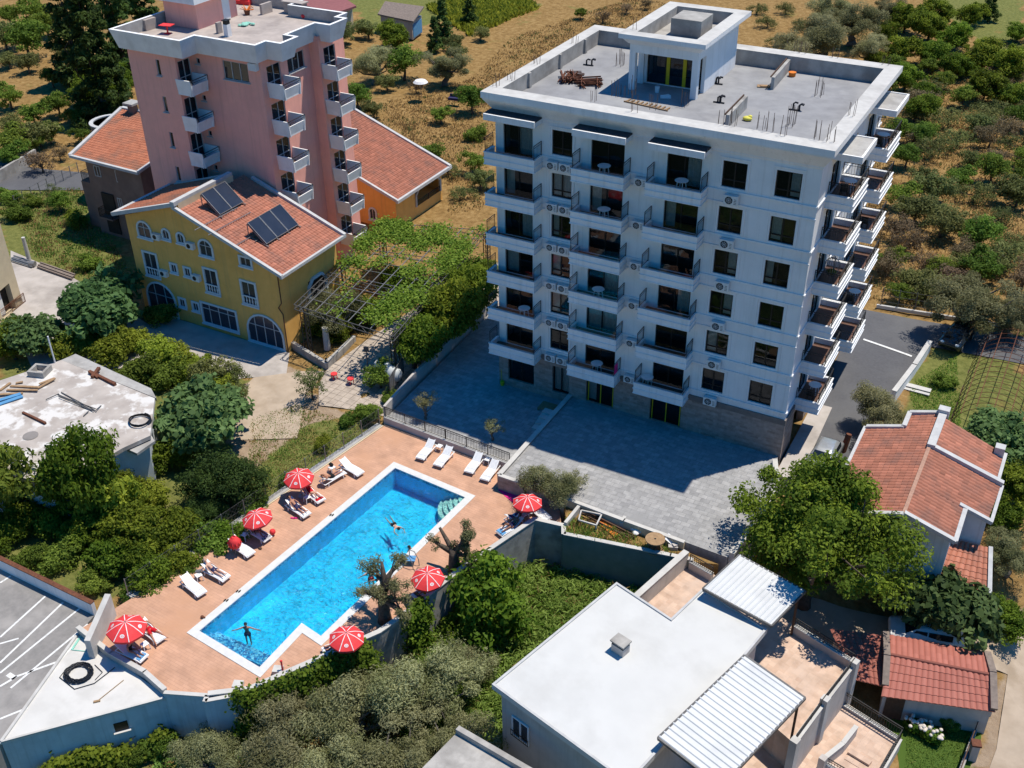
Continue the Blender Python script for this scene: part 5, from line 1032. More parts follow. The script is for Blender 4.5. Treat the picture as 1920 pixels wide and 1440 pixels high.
def awning(corners, z, label, nr, posts):
    q = [Vector(c) for c in corners]; c0 = sum(q, Vector())/4; t = thing('sheet_awning', label, 'awning', (c0.x,c0.y,z-3)); m = MB(); a, b, c_, d_ = q
    N = nr*8; prof = [0,0,.05,.05,0,0,0,0]
    top = [a.lerp(b,i/N)+Vector((0,0,prof[i%8])) for i in range(N+1)]; bot = [d_.lerp(c_,i/N)+Vector((0,0,prof[i%8])) for i in range(N+1)]
    for i in range(N): m.quad(top[i],bot[i],bot[i+1],top[i+1]); m.quad(top[i]-Vector((0,0,.06)),top[i+1]-Vector((0,0,.06)),bot[i+1]-Vector((0,0,.06)),bot[i]-Vector((0,0,.06)))
    wbuild(m, 'sheeting', 'sheet_metal', t); m = MB()
    for p, r in ((a,b),(b,c_),(c_,d_),(d_,a)): m.bar(p-Vector((0,0,.06)), r-Vector((0,0,.06)), .1,.16)
    wbuild(m, 'frame', 'grey_iron', t)
    for p, zb in posts: m = MB(); p = Vector(p); m.bar((p.x,p.y,zb),(p.x,p.y,p.z-.1),.12); wbuild(m, 'post', 'dark_wood', t)
    return t
qa = [at(1318,1103,2.75), at(1386,1040,2.7), at(1510,1108,2.4), at(1447,1173,2.45)]
awning([qa[0],qa[3],qa[2],qa[1]], 2.2, 'smaller white corrugated awning at the far end of the villa roof', 14, [(qa[2]+Vector((-.3,-.2,0)),-1),(qa[1]+Vector((.2,-.2,0)),-1)])
qb = [at(1396,1228,2.85), at(1510,1308,2.3), at(1352,1475,2.3), at(1235,1392,2.85)]; qb[3] = qb[0]+(qb[2]-qb[1])
awning([qb[3],qb[0],qb[1],qb[2]], 2.2, 'larger white corrugated awning on posts over the villa terrace', 20, [(qb[1]+Vector((-.25,-.3,0)),-3.2),(qb[2]+Vector((-.25,.3,0)),-3.2)])
# grey slab roof at the bottom edge
p4 = g(.2,(858,1372),(1000,1455),(915,1540),(770,1462)); c = sum(p4, Vector())/4; GR = thing('garage', 'grey concrete garage roof with a raised edge cut off by the bottom of the photo', 'garage', (c.x,c.y,-4.6))
mb = MB(); pl = [(p.x,p.y) for p in p4]; mb.prism(pl, -5, .2); wbuild(mb, 'roof', 'raw_concrete', GR); mb = MB(); d = (p4[1]-p4[0]).normalized(); mb.bar(p4[0]+Vector((0,0,.17)), p4[1]+Vector((0,0,.17)), .3,.34); wbuild(mb, 'roof_upstand', 'raw_concrete', GR)
# ---------------------------------------------------------------- red-tiled house on the right
RH = thing('tiled_house', 'white house with broad red tile gable roof beside the big green tree', 'house', (31.5,-2,-1.4))
zr, xr = 4.45, 31.35
mb = MB(); tile_roof(mb, (27.1,1.5,3.0), (27.1,-8.2,3.0), (xr,-8.0,zr), (xr,1.5,zr), .27,.36, seed=11); tile_roof(mb, (29.4,3.3,3.72),(29.4,1.5,3.72),(xr,1.5,zr),(xr,3.3,zr), .27,.36, seed=12)
wbuild(mb, 'roof', 'red_tile', RH)
mb = MB(); tile_roof(mb, (35.7,-4.7,3.0),(35.9,-.8,3.0),(xr,-.8,zr),(xr,-4.7,zr), .27,.36, seed=13); tile_roof(mb, (34.3,-7.9,3.45),(34.3,-4.7,3.45),(xr,-4.7,zr),(xr,-7.9,zr), .27,.36, seed=14); wbuild(mb, 'roof', 'red_tile', RH)
mb = MB(); tile_roof(mb, (35.6,-.6,3.15),(35.6,2.6,3.15),(31.6,2.9,4.5),(31.6,-.6,4.5), .27,.36, seed=15); wbuild(mb, 'roof', 'red_tile', RH)
mb = MB(); mb.bar((xr,-8.1,zr+.08),(xr,-.8,zr+.08),.22,.12); wbuild(mb, 'ridge', 'ridge_mortar', RH)
mb = MB(); mb.bar((xr+.1,-.9,zr+.16),(xr+.1,3.2,zr+.16),.5,.34); mb.bar((xr,-.72,zr+.14),(36.0,-.72,3.2),.34,.34); mb.bar((27.1,1.62,3.1),(29.4,1.62,3.85),.3,.3); mb.bar((29.4,1.6,3.9),(29.4,3.4,3.9),.3,.3); mb.bar((29.4,3.4,3.9),(xr+.2,3.4,zr+.12),.3,.3)
mb.bar((27.0,1.7,3.02),(27.0,-8.4,3.02),.2,.2); mb.bar((27.0,-8.3,3.05),(xr,-8.25,zr+.08),.3,.26); mb.bar((xr,-8.1,zr+.08),(34.4,-8.0,3.5),.3,.26); mb.bar((34.4,-8.0,3.48),(34.4,-4.6,3.48),.26,.22); mb.bar((34.0,-4.6,3.62),(36.0,-4.6,3.02),.28,.24); mb.bar((35.95,-4.6,3.0),(36.0,-.7,3.0),.2,.2); mb.bar((35.7,-.7,3.2),(35.7,2.6,3.2),.2,.2)
mb.obox((31.45,3.3,4.3), .7,.6,.7, base=True); mb.obox((35.3,2.3,3.2), .6,.6,.7, base=True)
wbuild(mb, 'roof_edging', 'lead_trim', RH)
mb = MB(); mb.prism([(27.3,-7.9),(34.1,-7.7),(34.1,-4.6),(35.7,-4.4),(35.5,2.4),(31.4,3.2),(29.5,3.2),(29.5,1.4),(27.3,1.4)], -1.8, 2.95)
mb.add([(27.3,-7.9,2.95),(34.1,-7.7,2.95),(34.1,-7.7,3.4),(xr,-7.8,4.38)], [(0,1,2,3)]); mb.add([(34.1,-4.6,2.95),(35.7,-4.4,2.95),(34.1,-4.6,3.4)], [(0,1,2)]); mb.add([(29.5,3.2,2.95),(29.5,3.2,3.7),(xr,3.2,4.4),(35.5,2.5,3.1),(35.5,2.5,2.95)], [(0,1,2,3,4)]); mb.add([(27.3,1.4,2.95),(29.5,1.4,2.95),(29.5,1.4,3.7)], [(0,1,2)]); wbuild(mb, 'wall', 'blue_white_wall', RH)
mb = MB(); tile_roof(mb, (33.7,-7.9,.2),(36.8,-7.6,.2),(36.2,-4.6,1.1),(34.1,-4.8,1.1), .27,.36, seed=16); lr = wbuild(mb, 'porch_roof', 'red_tile', RH); mb = MB(); mb.bar((33.65,-7.9,.3),(34.1,-4.7,1.2),.24,.2); mb.bar((36.9,-7.7,.3),(36.3,-4.6,1.2),.24,.2); wbuild(mb, 'porch_edging', 'lead_trim', lr)
mb = MB(); mb.prism([(34.0,-7.7),(36.6,-7.4),(36.0,-4.8),(34.1,-4.8)], -2.6, .15); wbuild(mb, 'porch_wall', 'blue_white_wall', RH)
# ---------------------------------------------------------------- small salmon-tiled house, lower right
SH2 = thing('small_house', 'small grey house with salmon red tile roof and sandstone gable copings', 'house', (35.5,-13.5,-4.1))
zE, zRg = -1.75, -.95
e0, e1 = at(1652,1306,zE), at(1866,1336,zE); b0, b1 = at(1668,1192,-1.3), at(1850,1224,-1.3); r0_, r1_ = at(1668,1228,zRg), at(1856,1266,zRg)
mb = MB(); tile_roof(mb, e0, e1, r1_, r0_, .26,.42, h=.035, seed=21); tile_roof(mb, b1, b0, r0_, r1_, .26,.42, h=.035, seed=22); wbuild(mb, 'roof', 'salmon_tile', SH2)
mb = MB(); f = [at(*q,z) for q, z in (((1556,1180),-1.5),((1600,1275),-1.9),((1655,1288),-1.75),((1657,1192),-1.35))]; tile_roof(mb, f[1], f[2], f[3], f[0], .26,.42, h=.035, seed=23); wbuild(mb, 'side_roof', 'salmon_tile', SH2)
for nm, a, b, c_ in (('gable_coping', (1661,1186),(1663,1230),(1660,1285)),('gable_coping',(1851,1224),(1862,1262),(1864,1330))):
    m = MB(); p = [at(*a,-1.2), at(*b,-.8), at(*c_,-1.5)]; m.bar(p[0],p[1],.36,.22); m.bar(p[1],p[2],.36,.22); wbuild(m, nm, 'thatch', SH2)
mb = MB(); mb.tube([r0_+Vector((0,0,.05)), r1_+Vector((0,0,.05))], .1, 8); wbuild(mb, 'ridge', 'salmon_tile', SH2)
ctr = (e0+e1+b0+b1)/4; q = [e0.lerp(ctr,.05)+(b0-e0).normalized()*.45, e1.lerp(ctr,.03)+(b1-e1).normalized()*.3, b1.lerp(ctr,.06), b0.lerp(ctr,.06)]
mb = MB(); mb.prism([(p.x,p.y) for p in q], -4.4, zE-.02); wbuild(mb, 'wall', 'grey_plaster', SH2)
d = (q[1]-q[0]); d.z = 0; d.normalize(); nn = Vector((d.y,-d.x,0)); p = q[0]+d*.7+nn*.02; mb = MB(); mb.obox((p.x,p.y,-4.1), 1.0,.06,2.05, math.atan2(d.y,d.x), base=True); wbuild(mb, 'door', 'dark_wood', SH2)
q2 = [f[0].lerp(f[2],.06), f[1].lerp(f[3],.08), f[2], f[3]]; mb = MB(); mb.prism([(p.x,p.y) for p in [f[0].lerp(f[2],.1), f[0].lerp(f[2],.1).lerp(q2[1],.35), q2[2].lerp(q2[3],.65), q2[3]]], -4.4, -1.95); wbuild(mb, 'carport_wall', 'grey_plaster', SH2)
mb = MB(); mb.box(q2[1].x-.06,q2[1].y+.1,-4.4,q2[1].x+.06,q2[1].y+.22,-1.95); wbuild(mb, 'carport_post', 'dark_wood', SH2)
# lawn of the small house, its fence
drape('lawn', P2(-4,(1655,1345),(1840,1370),(1838,1400),(1800,1475),(1690,1475),(1680,1400)), 'leaf_weed', .05, .6)
a, b = at(1838,1345,-4.1), at(1790,1475,-4.1); t = thing('lawn_fence', 'narrow rusty fence with square red piers beside the lawn', 'fence', a); m = MB(); m.bar(a+Vector((0,0,.15)), b+Vector((0,0,.15)), .2,.4); wbuild(m, 'kerb', 'raw_concrete', t); m = MB(); railing(m, [a+Vector((0,0,.3)), b+Vector((0,0,.3))], .75, .12); wbuild(m, 'bars', 'dark_wood', t)
for u, v in ((1848,1342),(1822,1420)): p = at(u,v,-4.0); m = MB(); m.obox((p.x,p.y,-4.2), .4,.4,1.3,.3, base=True); m2 = MB(); m2.obox((p.x,p.y,-2.9), .5,.5,.12,.3, base=True); w = wbuild(m, 'pier', 'grey_plaster', t); wbuild(m2, 'pier_cap', 'rust', w)
# ---------------------------------------------------------------- old flat roof, left
HUT = thing('old_house', 'old pale house with a peeling whitewashed flat roof littered with scrap', 'house', (-24,-21,-1.5))
c3 = lambda z, *p: [at(u/3, 480+v/3, z) for u, v in p]
hp = c3(2.4,(345,585),(870,800),(845,1010),(690,1080),(570,1150),(340,1290),(90,1240),(-300,1130),(-420,800),(-60,720)); pl = [(p.x,p.y) for p in hp]
mb = MB(); mb.prism(pl, 2.1, 2.4); wbuild(mb, 'roof', 'old_roof', HUT)
cxy = sum((Vector(p) for p in pl), Vector((0,0)))/len(pl); mb = MB(); mb.prism([Vector(p).lerp(cxy,.05) for p in pl], -1.8, 2.1); wbuild(mb, 'wall', 'blue_white_wall', HUT)
sp_ = c3(2.25,(425,550),(850,745),(880,800),(345,585)); mb = MB(); mb.prism([(p.x,p.y) for p in sp_], 2.0, 2.25); wbuild(mb, 'edge_slab', 'concrete', HUT)
sp_ = c3(2.0,(690,1075),(850,1005),(870,1040),(770,1110)); mb = MB(); mb.prism([(p.x,p.y) for p in sp_], 1.8, 2.0); wbuild(mb, 'edge_slab', 'concrete', HUT)
sp_ = c3(1.2,(505,1200),(630,1150),(640,1200),(520,1270)); mb = MB(); mb.prism([(p.x,p.y) for p in sp_], 1.0, 1.2); wbuild(mb, 'lean_to_roof', 'thatch', HUT)
def H(u, v, z=2.4): return at(u/3, 480+v/3, z)
def scrap(name, segs, mat, label, cat, w=.09, h=None):
    p = H(*segs[0][0]); m = MB()
    for i, (a, b) in enumerate(segs): m.bar(H(*a)+Vector((0,0,.06+.05*(i%3))), H(*b)+Vector((0,0,.06+.05*((i+1)%3))), w, h)
    return solo(name, m, mat, label, cat, loc=p)
scrap('rusty_bar', [((130,885),(258,948))], 'rust', 'single rusty pipe lying alone on the peeling roof', 'pipe', .16)
scrap('rusty_beam', [((505,655),(650,730)),((520,690),(560,640)),((505,660),(555,690))], 'rust', 'bent rusty steel beam near the back edge of the peeling roof', 'beam', .22)
scrap('steel_rods', [((325,780),(530,880)),((330,790),(540,870)),((335,800),(520,875)),((345,770),(545,880)),((260,815),(335,785)),((545,875),(570,845)),((470,905),(500,880))], 'grey_iron', 'bundle of bent grey reinforcing rods on the peeling roof', 'rods', .05)
scrap('timber', [((60,735),(220,745)),((40,760),(215,765)),((0,790),(130,775)),((90,720),(130,715)),((215,750),(310,700)),((225,730),(310,690)),((0,760),(60,720))], 'wood', 'weathered timber boards piled at the left of the peeling roof', 'boards', .2, .07)
scrap('blue_sheet', [((-40,850),(130,795)),((-40,830),(120,785))], 'blue_paint', 'long blue painted board on the peeling roof at the left edge', 'board', .34, .06)
c = H(228,660); m = MB(); M = Matrix.Rotation(.3,3,'Z')
for s, sx, sy in ((Vector((.55,0,0)),.2,1.2),(Vector((-.55,0,0)),.2,1.2),(Vector((0,.5,0)),.9,.2),(Vector((0,-.5,0)),.9,.2)): m.obox(c+M@s, sx, sy, .45, .3, base=True)
solo('roof_hatch', m, 'raw_concrete', 'square open concrete hatch upstand on the peeling roof', 'hatch', loc=c)
c = H(172,1012); m = MB(); m.lathe(c, [(.5,0),(.52,.03)], 18); solo('manhole_cover', m, 'dark_slab', 'dark oval cover lying on the peeling roof', 'cover', loc=c)
m = MB(); c = H(398,985); r = random.Random(3)
for k in range(9): m.bar(c+Vector((r.uniform(-.3,.3),r.uniform(-.3,.3),0)), c+Vector((r.uniform(-.45,.45),r.uniform(-.4,.4),r.uniform(.2,.6))), .03)
solo('rebar_tuft', m, 'rebar', 'small tuft of bent starter bars in the middle of the peeling roof', 'rebar', loc=c)
a = H(310,600); m = MB(); m.tube([a, a+Vector((0,0,2.3))], .06, 7); solo('pole', m, 'metal_white', 'thin pale pole standing at the back edge of the peeling roof', 'pole', loc=a)
c = H(790,935); m = MB(); pts = [c+Vector((math.cos(k*.35)*(.75+.06*math.sin(k)), math.sin(k*.35)*.7, .06+.004*k)) for k in range(60)]; m.tube(pts, .035, 5); solo('cable_coil', m, 'rubber', 'loop of black cable at the fig tree side of the peeling roof', 'cable', loc=c)
# ---------------------------------------------------------------- trees: trunk + limbs + a crown of leaf-sized faces
def leaf_mesh(name, centers, nrm, size, tint, mat, aspect=.5, rs=None, fold=.25):
    """every leaf is a small four-sided blade with its own direction"""
    n = len(centers); a = rs.normal(size=(n,3)); a -= (a*nrm).sum(1, keepdims=True)*nrm; a /= np.linalg.norm(a, axis=1, keepdims=True)+1e-9
    b = np.cross(nrm, a); L = size[:,None]
    v = np.empty((n,4,3)); v[:,0] = centers-a*L*.5; v[:,1] = centers-b*L*.5*aspect+nrm*L*fold*.3; v[:,2] = centers+a*L*.5; v[:,3] = centers+b*L*.5*aspect+nrm*L*fold*.3
    me = bpy.data.meshes.new(name); me.vertices.add(n*4); me.vertices.foreach_set('co', v.reshape(-1).astype(np.float32))
    me.loops.add(n*4); me.loops.foreach_set('vertex_index', np.arange(n*4, dtype=np.int32)); me.polygons.add(n); me.polygons.foreach_set('loop_start', np.arange(0, n*4, 4, dtype=np.int32))
    me.update(calc_edges=True); t = me.attributes.new('tint', 'FLOAT', 'FACE'); t.data.foreach_set('value', np.clip(tint,0,1).astype(np.float32)); me.materials.append(MATS[mat]); return me
def crown_points(rs, R, H, z0, nclump, nleaf, shape='round', cr=.34, hollow=.55):
    """clump centres spread through an uneven crown volume, then leaves about each clump"""
    P = []
    lobes = [(rs.uniform(-.45,.45)*R, rs.uniform(-.45,.45)*R, rs.uniform(.35,.75)*H, rs.uniform(.45,.75)) for _ in range(6)]
    while len(P) < nclump:
        d = rs.normal(size=3); d /= np.linalg.norm(d); r = (hollow+(1-hollow)*rs.rand()**.6)
        if shape == 'round':
            l = lobes[rs.randint(6)]; p = np.array([l[0]+d[0]*r*R*l[3], l[1]+d[1]*r*R*l[3], l[2]+d[2]*r*H*.5*l[3]])
            if p[2] < .03*H or p[2] > 1.08*H: continue
        elif shape == 'cone':
            h = rs.rand()**1.3; w = (1-h)**.75*R*(.85+.3*rs.rand()); an = rs.rand()*6.283; q = rs.rand()**.4; p = np.array([math.cos(an)*w*q, math.sin(an)*w*q, h*H])
        elif shape == 'flat':
            an = rs.rand()*6.283; q = rs.rand()**.5*R; p = np.array([math.cos(an)*q, math.sin(an)*q, H*(.25+.75*rs.rand())*(1-.5*(q/R)**2)])
        P.append(p)
    P = np.array(P); k = max(1, nleaf//nclump); C, Nn, T = [], [], []
    for p in P:
        s = R*cr*rs.uniform(.55,1.15); d = rs.normal(size=(k,3)); d /= np.linalg.norm(d,axis=1,keepdims=True); rad = s*rs.rand(k,1)**.45
        c = p + d*rad*np.array([1,1,.72]); C.append(c); nn = d*.7+rs.normal(size=(k,3))*.55+np.array([0,0,.55]); Nn.append(nn/np.linalg.norm(nn,axis=1,keepdims=True))
        T.append(np.clip(rs.normal(.15+.65*rs.rand(), .17, k), 0, 1))
    C = np.concatenate(C); C[:,2] += z0; P[:,2] += z0
    return P, C, np.concatenate(Nn), np.concatenate(T)
def trunk_mb(rs, P, h0, r0, lean=(0,0), limbs=9, gnarl=.12, forks=1):
    m = MB(); n = 6; pts = []; x = y = 0.
    for i in range(n+1):
        f = i/n; pts.append((lean[0]*f+x, lean[1]*f+y, h0*f-.15*(i == 0))); x += rs.normal()*gnarl*r0*1.6; y += rs.normal()*gnarl*r0*1.6
    m.tube(pts, [r0*(1.5 if i == 0 else 1.12-.45*i/n) for i in range(n+1)], 9)
    top = np.array(pts[-1]); idx = rs.permutation(len(P))[:limbs]
    for j, k in enumerate(idx):
        e = P[k]; a = np.array(pts[rs.randint(3, n+1)]); mid = a*.5+e*.5+rs.normal(size=3)*.12*np.linalg.norm(e-a); r = r0*rs.uniform(.3,.5)
        m.tube([a, a*.75+mid*.25+np.array([0,0,.05]), mid, mid*.4+e*.6, e], [r, r*.8, r*.55, r*.32, r*.12], 6)
    return m
PROTO = {}
def tree_kind(key, R, H, z0, nclump, nleaf, leaf, aspect, mat, name='tree', shape='round', cr=.34, r0=.18, limbs=9, gnarl=.12, seed=1, bark='bark', hollow=.55, lean=(0,0)):
    rs = np.random.RandomState(seed); P, C, Nn, T = crown_points(rs, R, H, z0, nclump, nleaf, shape, cr, hollow)
    me = leaf_mesh('crown', C, Nn, leaf*rs.uniform(.65,1.25,len(C)), T, 'leaf_'+mat, aspect, rs)
    tm = trunk_mb(rs, P, z0+H*.25, r0, lean, limbs, gnarl)
    o = bpy.data.objects.new('trunk', None); mtr = bpy.data.meshes.new('trunk'); mtr.from_pydata(tm.v, [], tm.f); mtr.materials.append(MATS[bark]); mtr.polygons.foreach_set('use_smooth', [True]*len(tm.f)); bpy.data.objects.remove(o)
    PROTO[key] = (name, me, mtr)
tree_kind('olive1', 3.0, 3.4, 1.3, 62, 24000, .20, .28, 'olive', 'olive_tree', r0=.38, gnarl=.3, seed=11, bark='bark_grey', limbs=14, cr=.29, hollow=.35)
tree_kind('olive2', 3.1, 3.2, 1.1, 56, 22000, .20, .28, 'olive', 'olive_tree', r0=.42, gnarl=.35, seed=12, bark='bark_grey', limbs=14, cr=.28, hollow=.35)
tree_kind('olive3', 2.9, 3.6, .9, 60, 24000, .20, .28, 'olive', 'olive_tree', r0=.34, gnarl=.3, seed=13, bark='bark_grey', limbs=14, cr=.27, hollow=.35)
tree_kind('thin1', 1.5, 1.9, .9, 30, 1700, .17, .32, 'olive', 'olive_tree', r0=.14, gnarl=.5, seed=14, bark='bark_grey', limbs=11, cr=.3)
tree_kind('thin2', 1.5, 2.0, .9, 30, 1500, .20, .45, 'dull', 'fruit_tree', r0=.09, gnarl=.25, seed=15, limbs=13, cr=.32)
tree_kind('fig1', 3.2, 2.9, .8, 75, 6500, .46, .72, 'fig', 'fig_tree', r0=.22, seed=21, cr=.30, limbs=11)
tree_kind('fig2', 3.1, 3.1, .7, 80, 6800, .44, .72, 'fig', 'fig_tree', r0=.22, seed=22, cr=.30, limbs=11)
tree_kind('green1', 4.6, 7.2, 1.4, 170, 46000, .25, .5, 'green', 'broadleaf_tree', r0=.34, seed=31, cr=.22, limbs=20)
tree_kind('green2', 3.0, 3.6, .6, 90, 9500, .30, .5, 'deep', 'broadleaf_tree', r0=.2, seed=32, cr=.28)
tree_kind('bush1', 2.2, 2.2, .15, 60, 6500, .26, .5, 'deep', 'shrub', r0=.1, seed=33, cr=.32, limbs=7)
tree_kind('bush2', 1.8, 1.8, .1, 45, 4200, .26, .5, 'citrus', 'shrub', r0=.08, seed=34, cr=.34, limbs=7)
tree_kind('lime1', 1.9, 2.0, .15, 50, 4600, .26, .5, 'lime', 'shrub', r0=.08, seed=35, cr=.33, limbs=7)
tree_kind('citrus1', 1.9, 2.3, .8, 50, 4200, .24, .5, 'citrus', 'citrus_tree', r0=.12, seed=41, cr=.33)
tree_kind('citrus2', 1.8, 2.1, .7, 42, 3300, .25, .5, 'citrus', 'citrus_tree', r0=.12, seed=42, cr=.32)
tree_kind('citrus3', 2.0, 2.2, .6, 46, 3300, .25, .5, 'dull', 'orchard_tree', r0=.12, seed=43, cr=.32, limbs=12)
tree_kind('scrub1', 1.9, 2.1, .4, 36, 1500, .22, .42, 'scrub', 'bare_tree', r0=.1, seed=51, cr=.36, limbs=26)
tree_kind('scrub2', 2.0, 2.0, .3, 36, 1900, .24, .42, 'dull', 'orchard_tree', r0=.1, seed=52, cr=.36, limbs=20)
tree_kind('dark1', 2.6, 12.0, .5, 170, 15000, .42, .45, 'dark', 'cypress_tree', shape='cone', r0=.3, seed=61, cr=.24, limbs=6)
tree_kind('poplar', 1.6, 6.0, .4, 70, 5000, .36, .5, 'dark', 'cypress_tree', shape='cone', r0=.2, seed=62, cr=.34, limbs=5)
tree_kind('wood1', 3.6, 4.6, .6, 110, 9500, .36, .5, 'deep', 'broadleaf_tree', r0=.25, seed=63, cr=.26)
tree_kind('darkbush', 3.2, 3.8, .2, 130, 17000, .25, .32, 'dark', 'evergreen_shrub', r0=.2, seed=64, cr=.26, limbs=8)
NT = {}
def plant(key, x, y, label, cat, R=None, rz=None, z=None, sc=1., hz=1., group=None, name=None):
    nm, me, mtr = PROTO[key]; NT[key] = NT.get(key, 0)+1; rn = random.Random(int(x*97+y*31)); rz = rn.uniform(0,6.28) if rz is None else rz
    t = thing(name or nm, label, cat, (x, y, gz(x,y) if z is None else z), rz, group); t.scale = (sc, sc, sc*hz)
    for part, m in (('trunk', mtr), ('crown', me)):
        o = bpy.data.objects.new(part, m); COL.objects.link(o); o.parent = t
    return t
BASER = dict(olive1=3.0, olive2=3.1, olive3=2.9, thin1=1.5, thin2=1.5, fig1=3.2, fig2=3.1, green1=4.6, green2=3., bush1=2.2, bush2=1.8, lime1=1.9, citrus1=1.9, citrus2=1.8, citrus3=2., scrub1=1.9, scrub2=2., dark1=2.6, poplar=1.6, wood1=3.6, darkbush=3.2)
BASEH = dict(olive1=3.0, olive2=2.7, olive3=2.7, thin1=1.9, thin2=1.9, fig1=2.25, fig2=2.25, green1=5.0, green2=2.4, bush1=1.25, bush2=1., lime1=1.15, citrus1=1.95, citrus2=1.75, citrus3=1.7, scrub1=1.45, scrub2=1.3, dark1=5., poplar=2.8, wood1=2.9, darkbush=2.1)
def crownat(key, u, v, rpx, label, cat='tree', group=None, hz=1., zoff=0., z=None, name=None, rz=None):
    """stand a tree where the middle of its crown shows at photo pixel (u, v), its crown rpx pixels in radius"""
    x, y = 0., 0.; sc = 1.; zg = -1.
    for _ in range(14):
        p = at(u, v, zg+BASEH[key]*sc*hz); zg = (gz(p.x, p.y) if z is None else z)+zoff; dist = (p-CPOS).dot(_f); sc = rpx*dist/CF/BASER[key]
    return plant(key, p.x, p.y, label, cat, z=zg, sc=sc, hz=hz, group=group, name=name, rz=rz)
# --- trees that single out, left to right and front to back
CA = crownat
CA('green1',1528,1005,165,'biggest bright green broadleaf tree, in front of the tiled house')
CA('fig1',1770,1105,108,'dark green fig tree overhanging the lane behind the small salmon-tiled house')
CA('fig2',1700,1080,58,'fig tree squeezed between the biggest green tree and its lane-side neighbour')
CA('olive2',1893,1035,62,'grey olive right of the tiled house porch'); CA('green2',1900,1165,52,'dark leafy tree at the right edge above the dirt lane'); CA('bush1',1880,960,42,'green shrub tucked behind the tiled house eave at the right')
CA('fig1',1880,830,80,'broad pale-green fig tree behind the tiled house at the right edge'); CA('green2',1905,900,60,'dark bushy tree between tiled house and right edge')
CA('olive1',1650,765,66,'grey olive over the tarmac drive beside the tiled house'); CA('olive3',1835,562,84,'large grey olive with a thick trunk above the iron hoops and gate'); CA('olive2',1900,590,52,'grey olive crown at the right edge beside the bigger one')
CA('bush2',1768,712,24,'small leafy bush on the lawn by the white drive wall')
CA('bush1',918,1105,105,'dense bright green creeper mound against the pool deck wall','shrub',hz=1.25); CA('bush1',880,1165,62,'lower dark green creeper mound below the pool deck wall','shrub')
CA('bush1',735,1195,45,'ivy clump climbing the garden wall under the gnarled olive','shrub',hz=1.2)
for i, (u, v, r, l) in enumerate(((790,1280,110,'grey olive crown in the garden nearest the villa wall'),(655,1330,115,'grey olive crown in the middle of the bottom garden'),(850,1380,85,'grey olive beside the garage roof at the bottom'),(520,1385,100,'grey olive left of centre at the bottom edge'),(390,1415,75,'leftmost grey olive at the bottom edge by the annexe wall'),(740,1425,105,'olive crown cut by the bottom edge in front of the garage'),(610,1440,95,'olive cut by the bottom edge between its larger neighbours'),(870,1245,62,'small grey olive below the creeper mounds'))):
    CA(('olive1','olive2','olive3')[i%3], u, v, r, l, zoff=-.3)
CA('bush2',300,1400,38,'green creeper at the foot of the annexe wall','shrub'); CA('bush2',250,1425,30,'low green creeper at the bottom left under the annexe','shrub'); CA('bush1',160,1432,24,'bright leafy weed at the bottom left corner','shrub')
def ivy(name, path, ztop, zbot, n, leaf, mat, label, th=.55, seed=1):
    """creeper hanging over the outer face of a wall: path of (x, y) points, outward to the right of travel"""
    rs = np.random.RandomState(seed); t = thing(name, label, 'ivy', (path[0][0], path[0][1], zbot)); o0 = np.array(t.location); P = [np.array(p, float) for p in path]; L = [np.linalg.norm(b-a) for a, b in zip(P[:-1], P[1:])]; C, Nn, T = [], [], []
    for _ in range(n//40):
        k = rs.choice(len(L), p=np.array(L)/sum(L)); f = rs.rand(); p = P[k]*(1-f)+P[k+1]*f; d = (P[k+1]-P[k])/L[k]; nn = np.array([d[1], -d[0]]); z = zbot+(ztop-zbot)*rs.rand()**.7; dep = .1+th*rs.rand()*(1-.5*(z-zbot)/(ztop-zbot)); c = np.array([*(p+nn*dep), z])
        q = rs.normal(size=(40,3))*np.array([.24,.24,.22]); C.append(c+q); m_ = q*1.5+rs.normal(size=(40,3))*.4+np.array([nn[0]*.5, nn[1]*.5, .6]); Nn.append(m_/np.linalg.norm(m_,axis=1,keepdims=True)); T.append(np.clip(rs.normal(.25+.5*rs.rand(), .2, 40), 0, 1))
    C = np.concatenate(C); me = leaf_mesh('foliage', C-o0, np.concatenate(Nn), leaf*rs.uniform(.6,1.3,len(C)), np.concatenate(T), 'leaf_'+mat, .75, rs); o = bpy.data.objects.new('foliage', me); COL.objects.link(o); o.parent = t; m = MB()
    for k in range(len(P)-1): a = P[k]; m.tube([(a[0]+.1,a[1]-.1,zbot-.1),(a[0]+.15,a[1]-.1,(zbot+ztop)/2),(*(P[k+1]*.4+a*.6),ztop)], [.06,.04,.02], 6)
    wbuild(m, 'stem', 'bark', t)
ivy('ivy', [(2.0,-33.6),(2.8,-33.0),(4.8,-29.8),(6.4,-26.9)], -.5, -4.6, 9500, .22, 'deep', 'dark green ivy draped over the pool deck wall below the bottom parasol', 1.0, 3)
ivy('ivy', [(7.2,-24.6),(7.5,-23.0)], -.2, -4.4, 2600, .22, 'deep', 'ivy column climbing the garden wall under the pruned gnarled olive', .6, 4)
ivy('ivy', [(-6.0,-40.8),(-3.4,-37.7),(-1.6,-35.7)], -3.4, -4.8, 3200, .25, 'deep', 'creeping green weeds along the foot of the annexe wall', 1.1, 5)
CA('bush2',640,1290,22,'yellowing shrub among the ivy by the deck wall','shrub')
for u, v, r, k in ((95,985,50,'bush1'),(120,905,44,'lime1'),(235,925,44,'green2'),(395,1010,46,'bush2'),(330,1045,46,'bush1'),(260,1030,46,'green2'),(150,1010,50,'bush1'),(20,1000,44,'bush1'),(450,1010,34,'bush2'),(300,1110,34,'bush2'),(385,960,46,'darkbush'),(210,880,34,'lime1'),(70,930,46,'bush2'),(190,955,40,'lime1')): CA(k, u, v, r, 'leafy shrub in the thicket between old roof, car park and pool fence', 'shrub', group='thicket shrubs left of the pool')
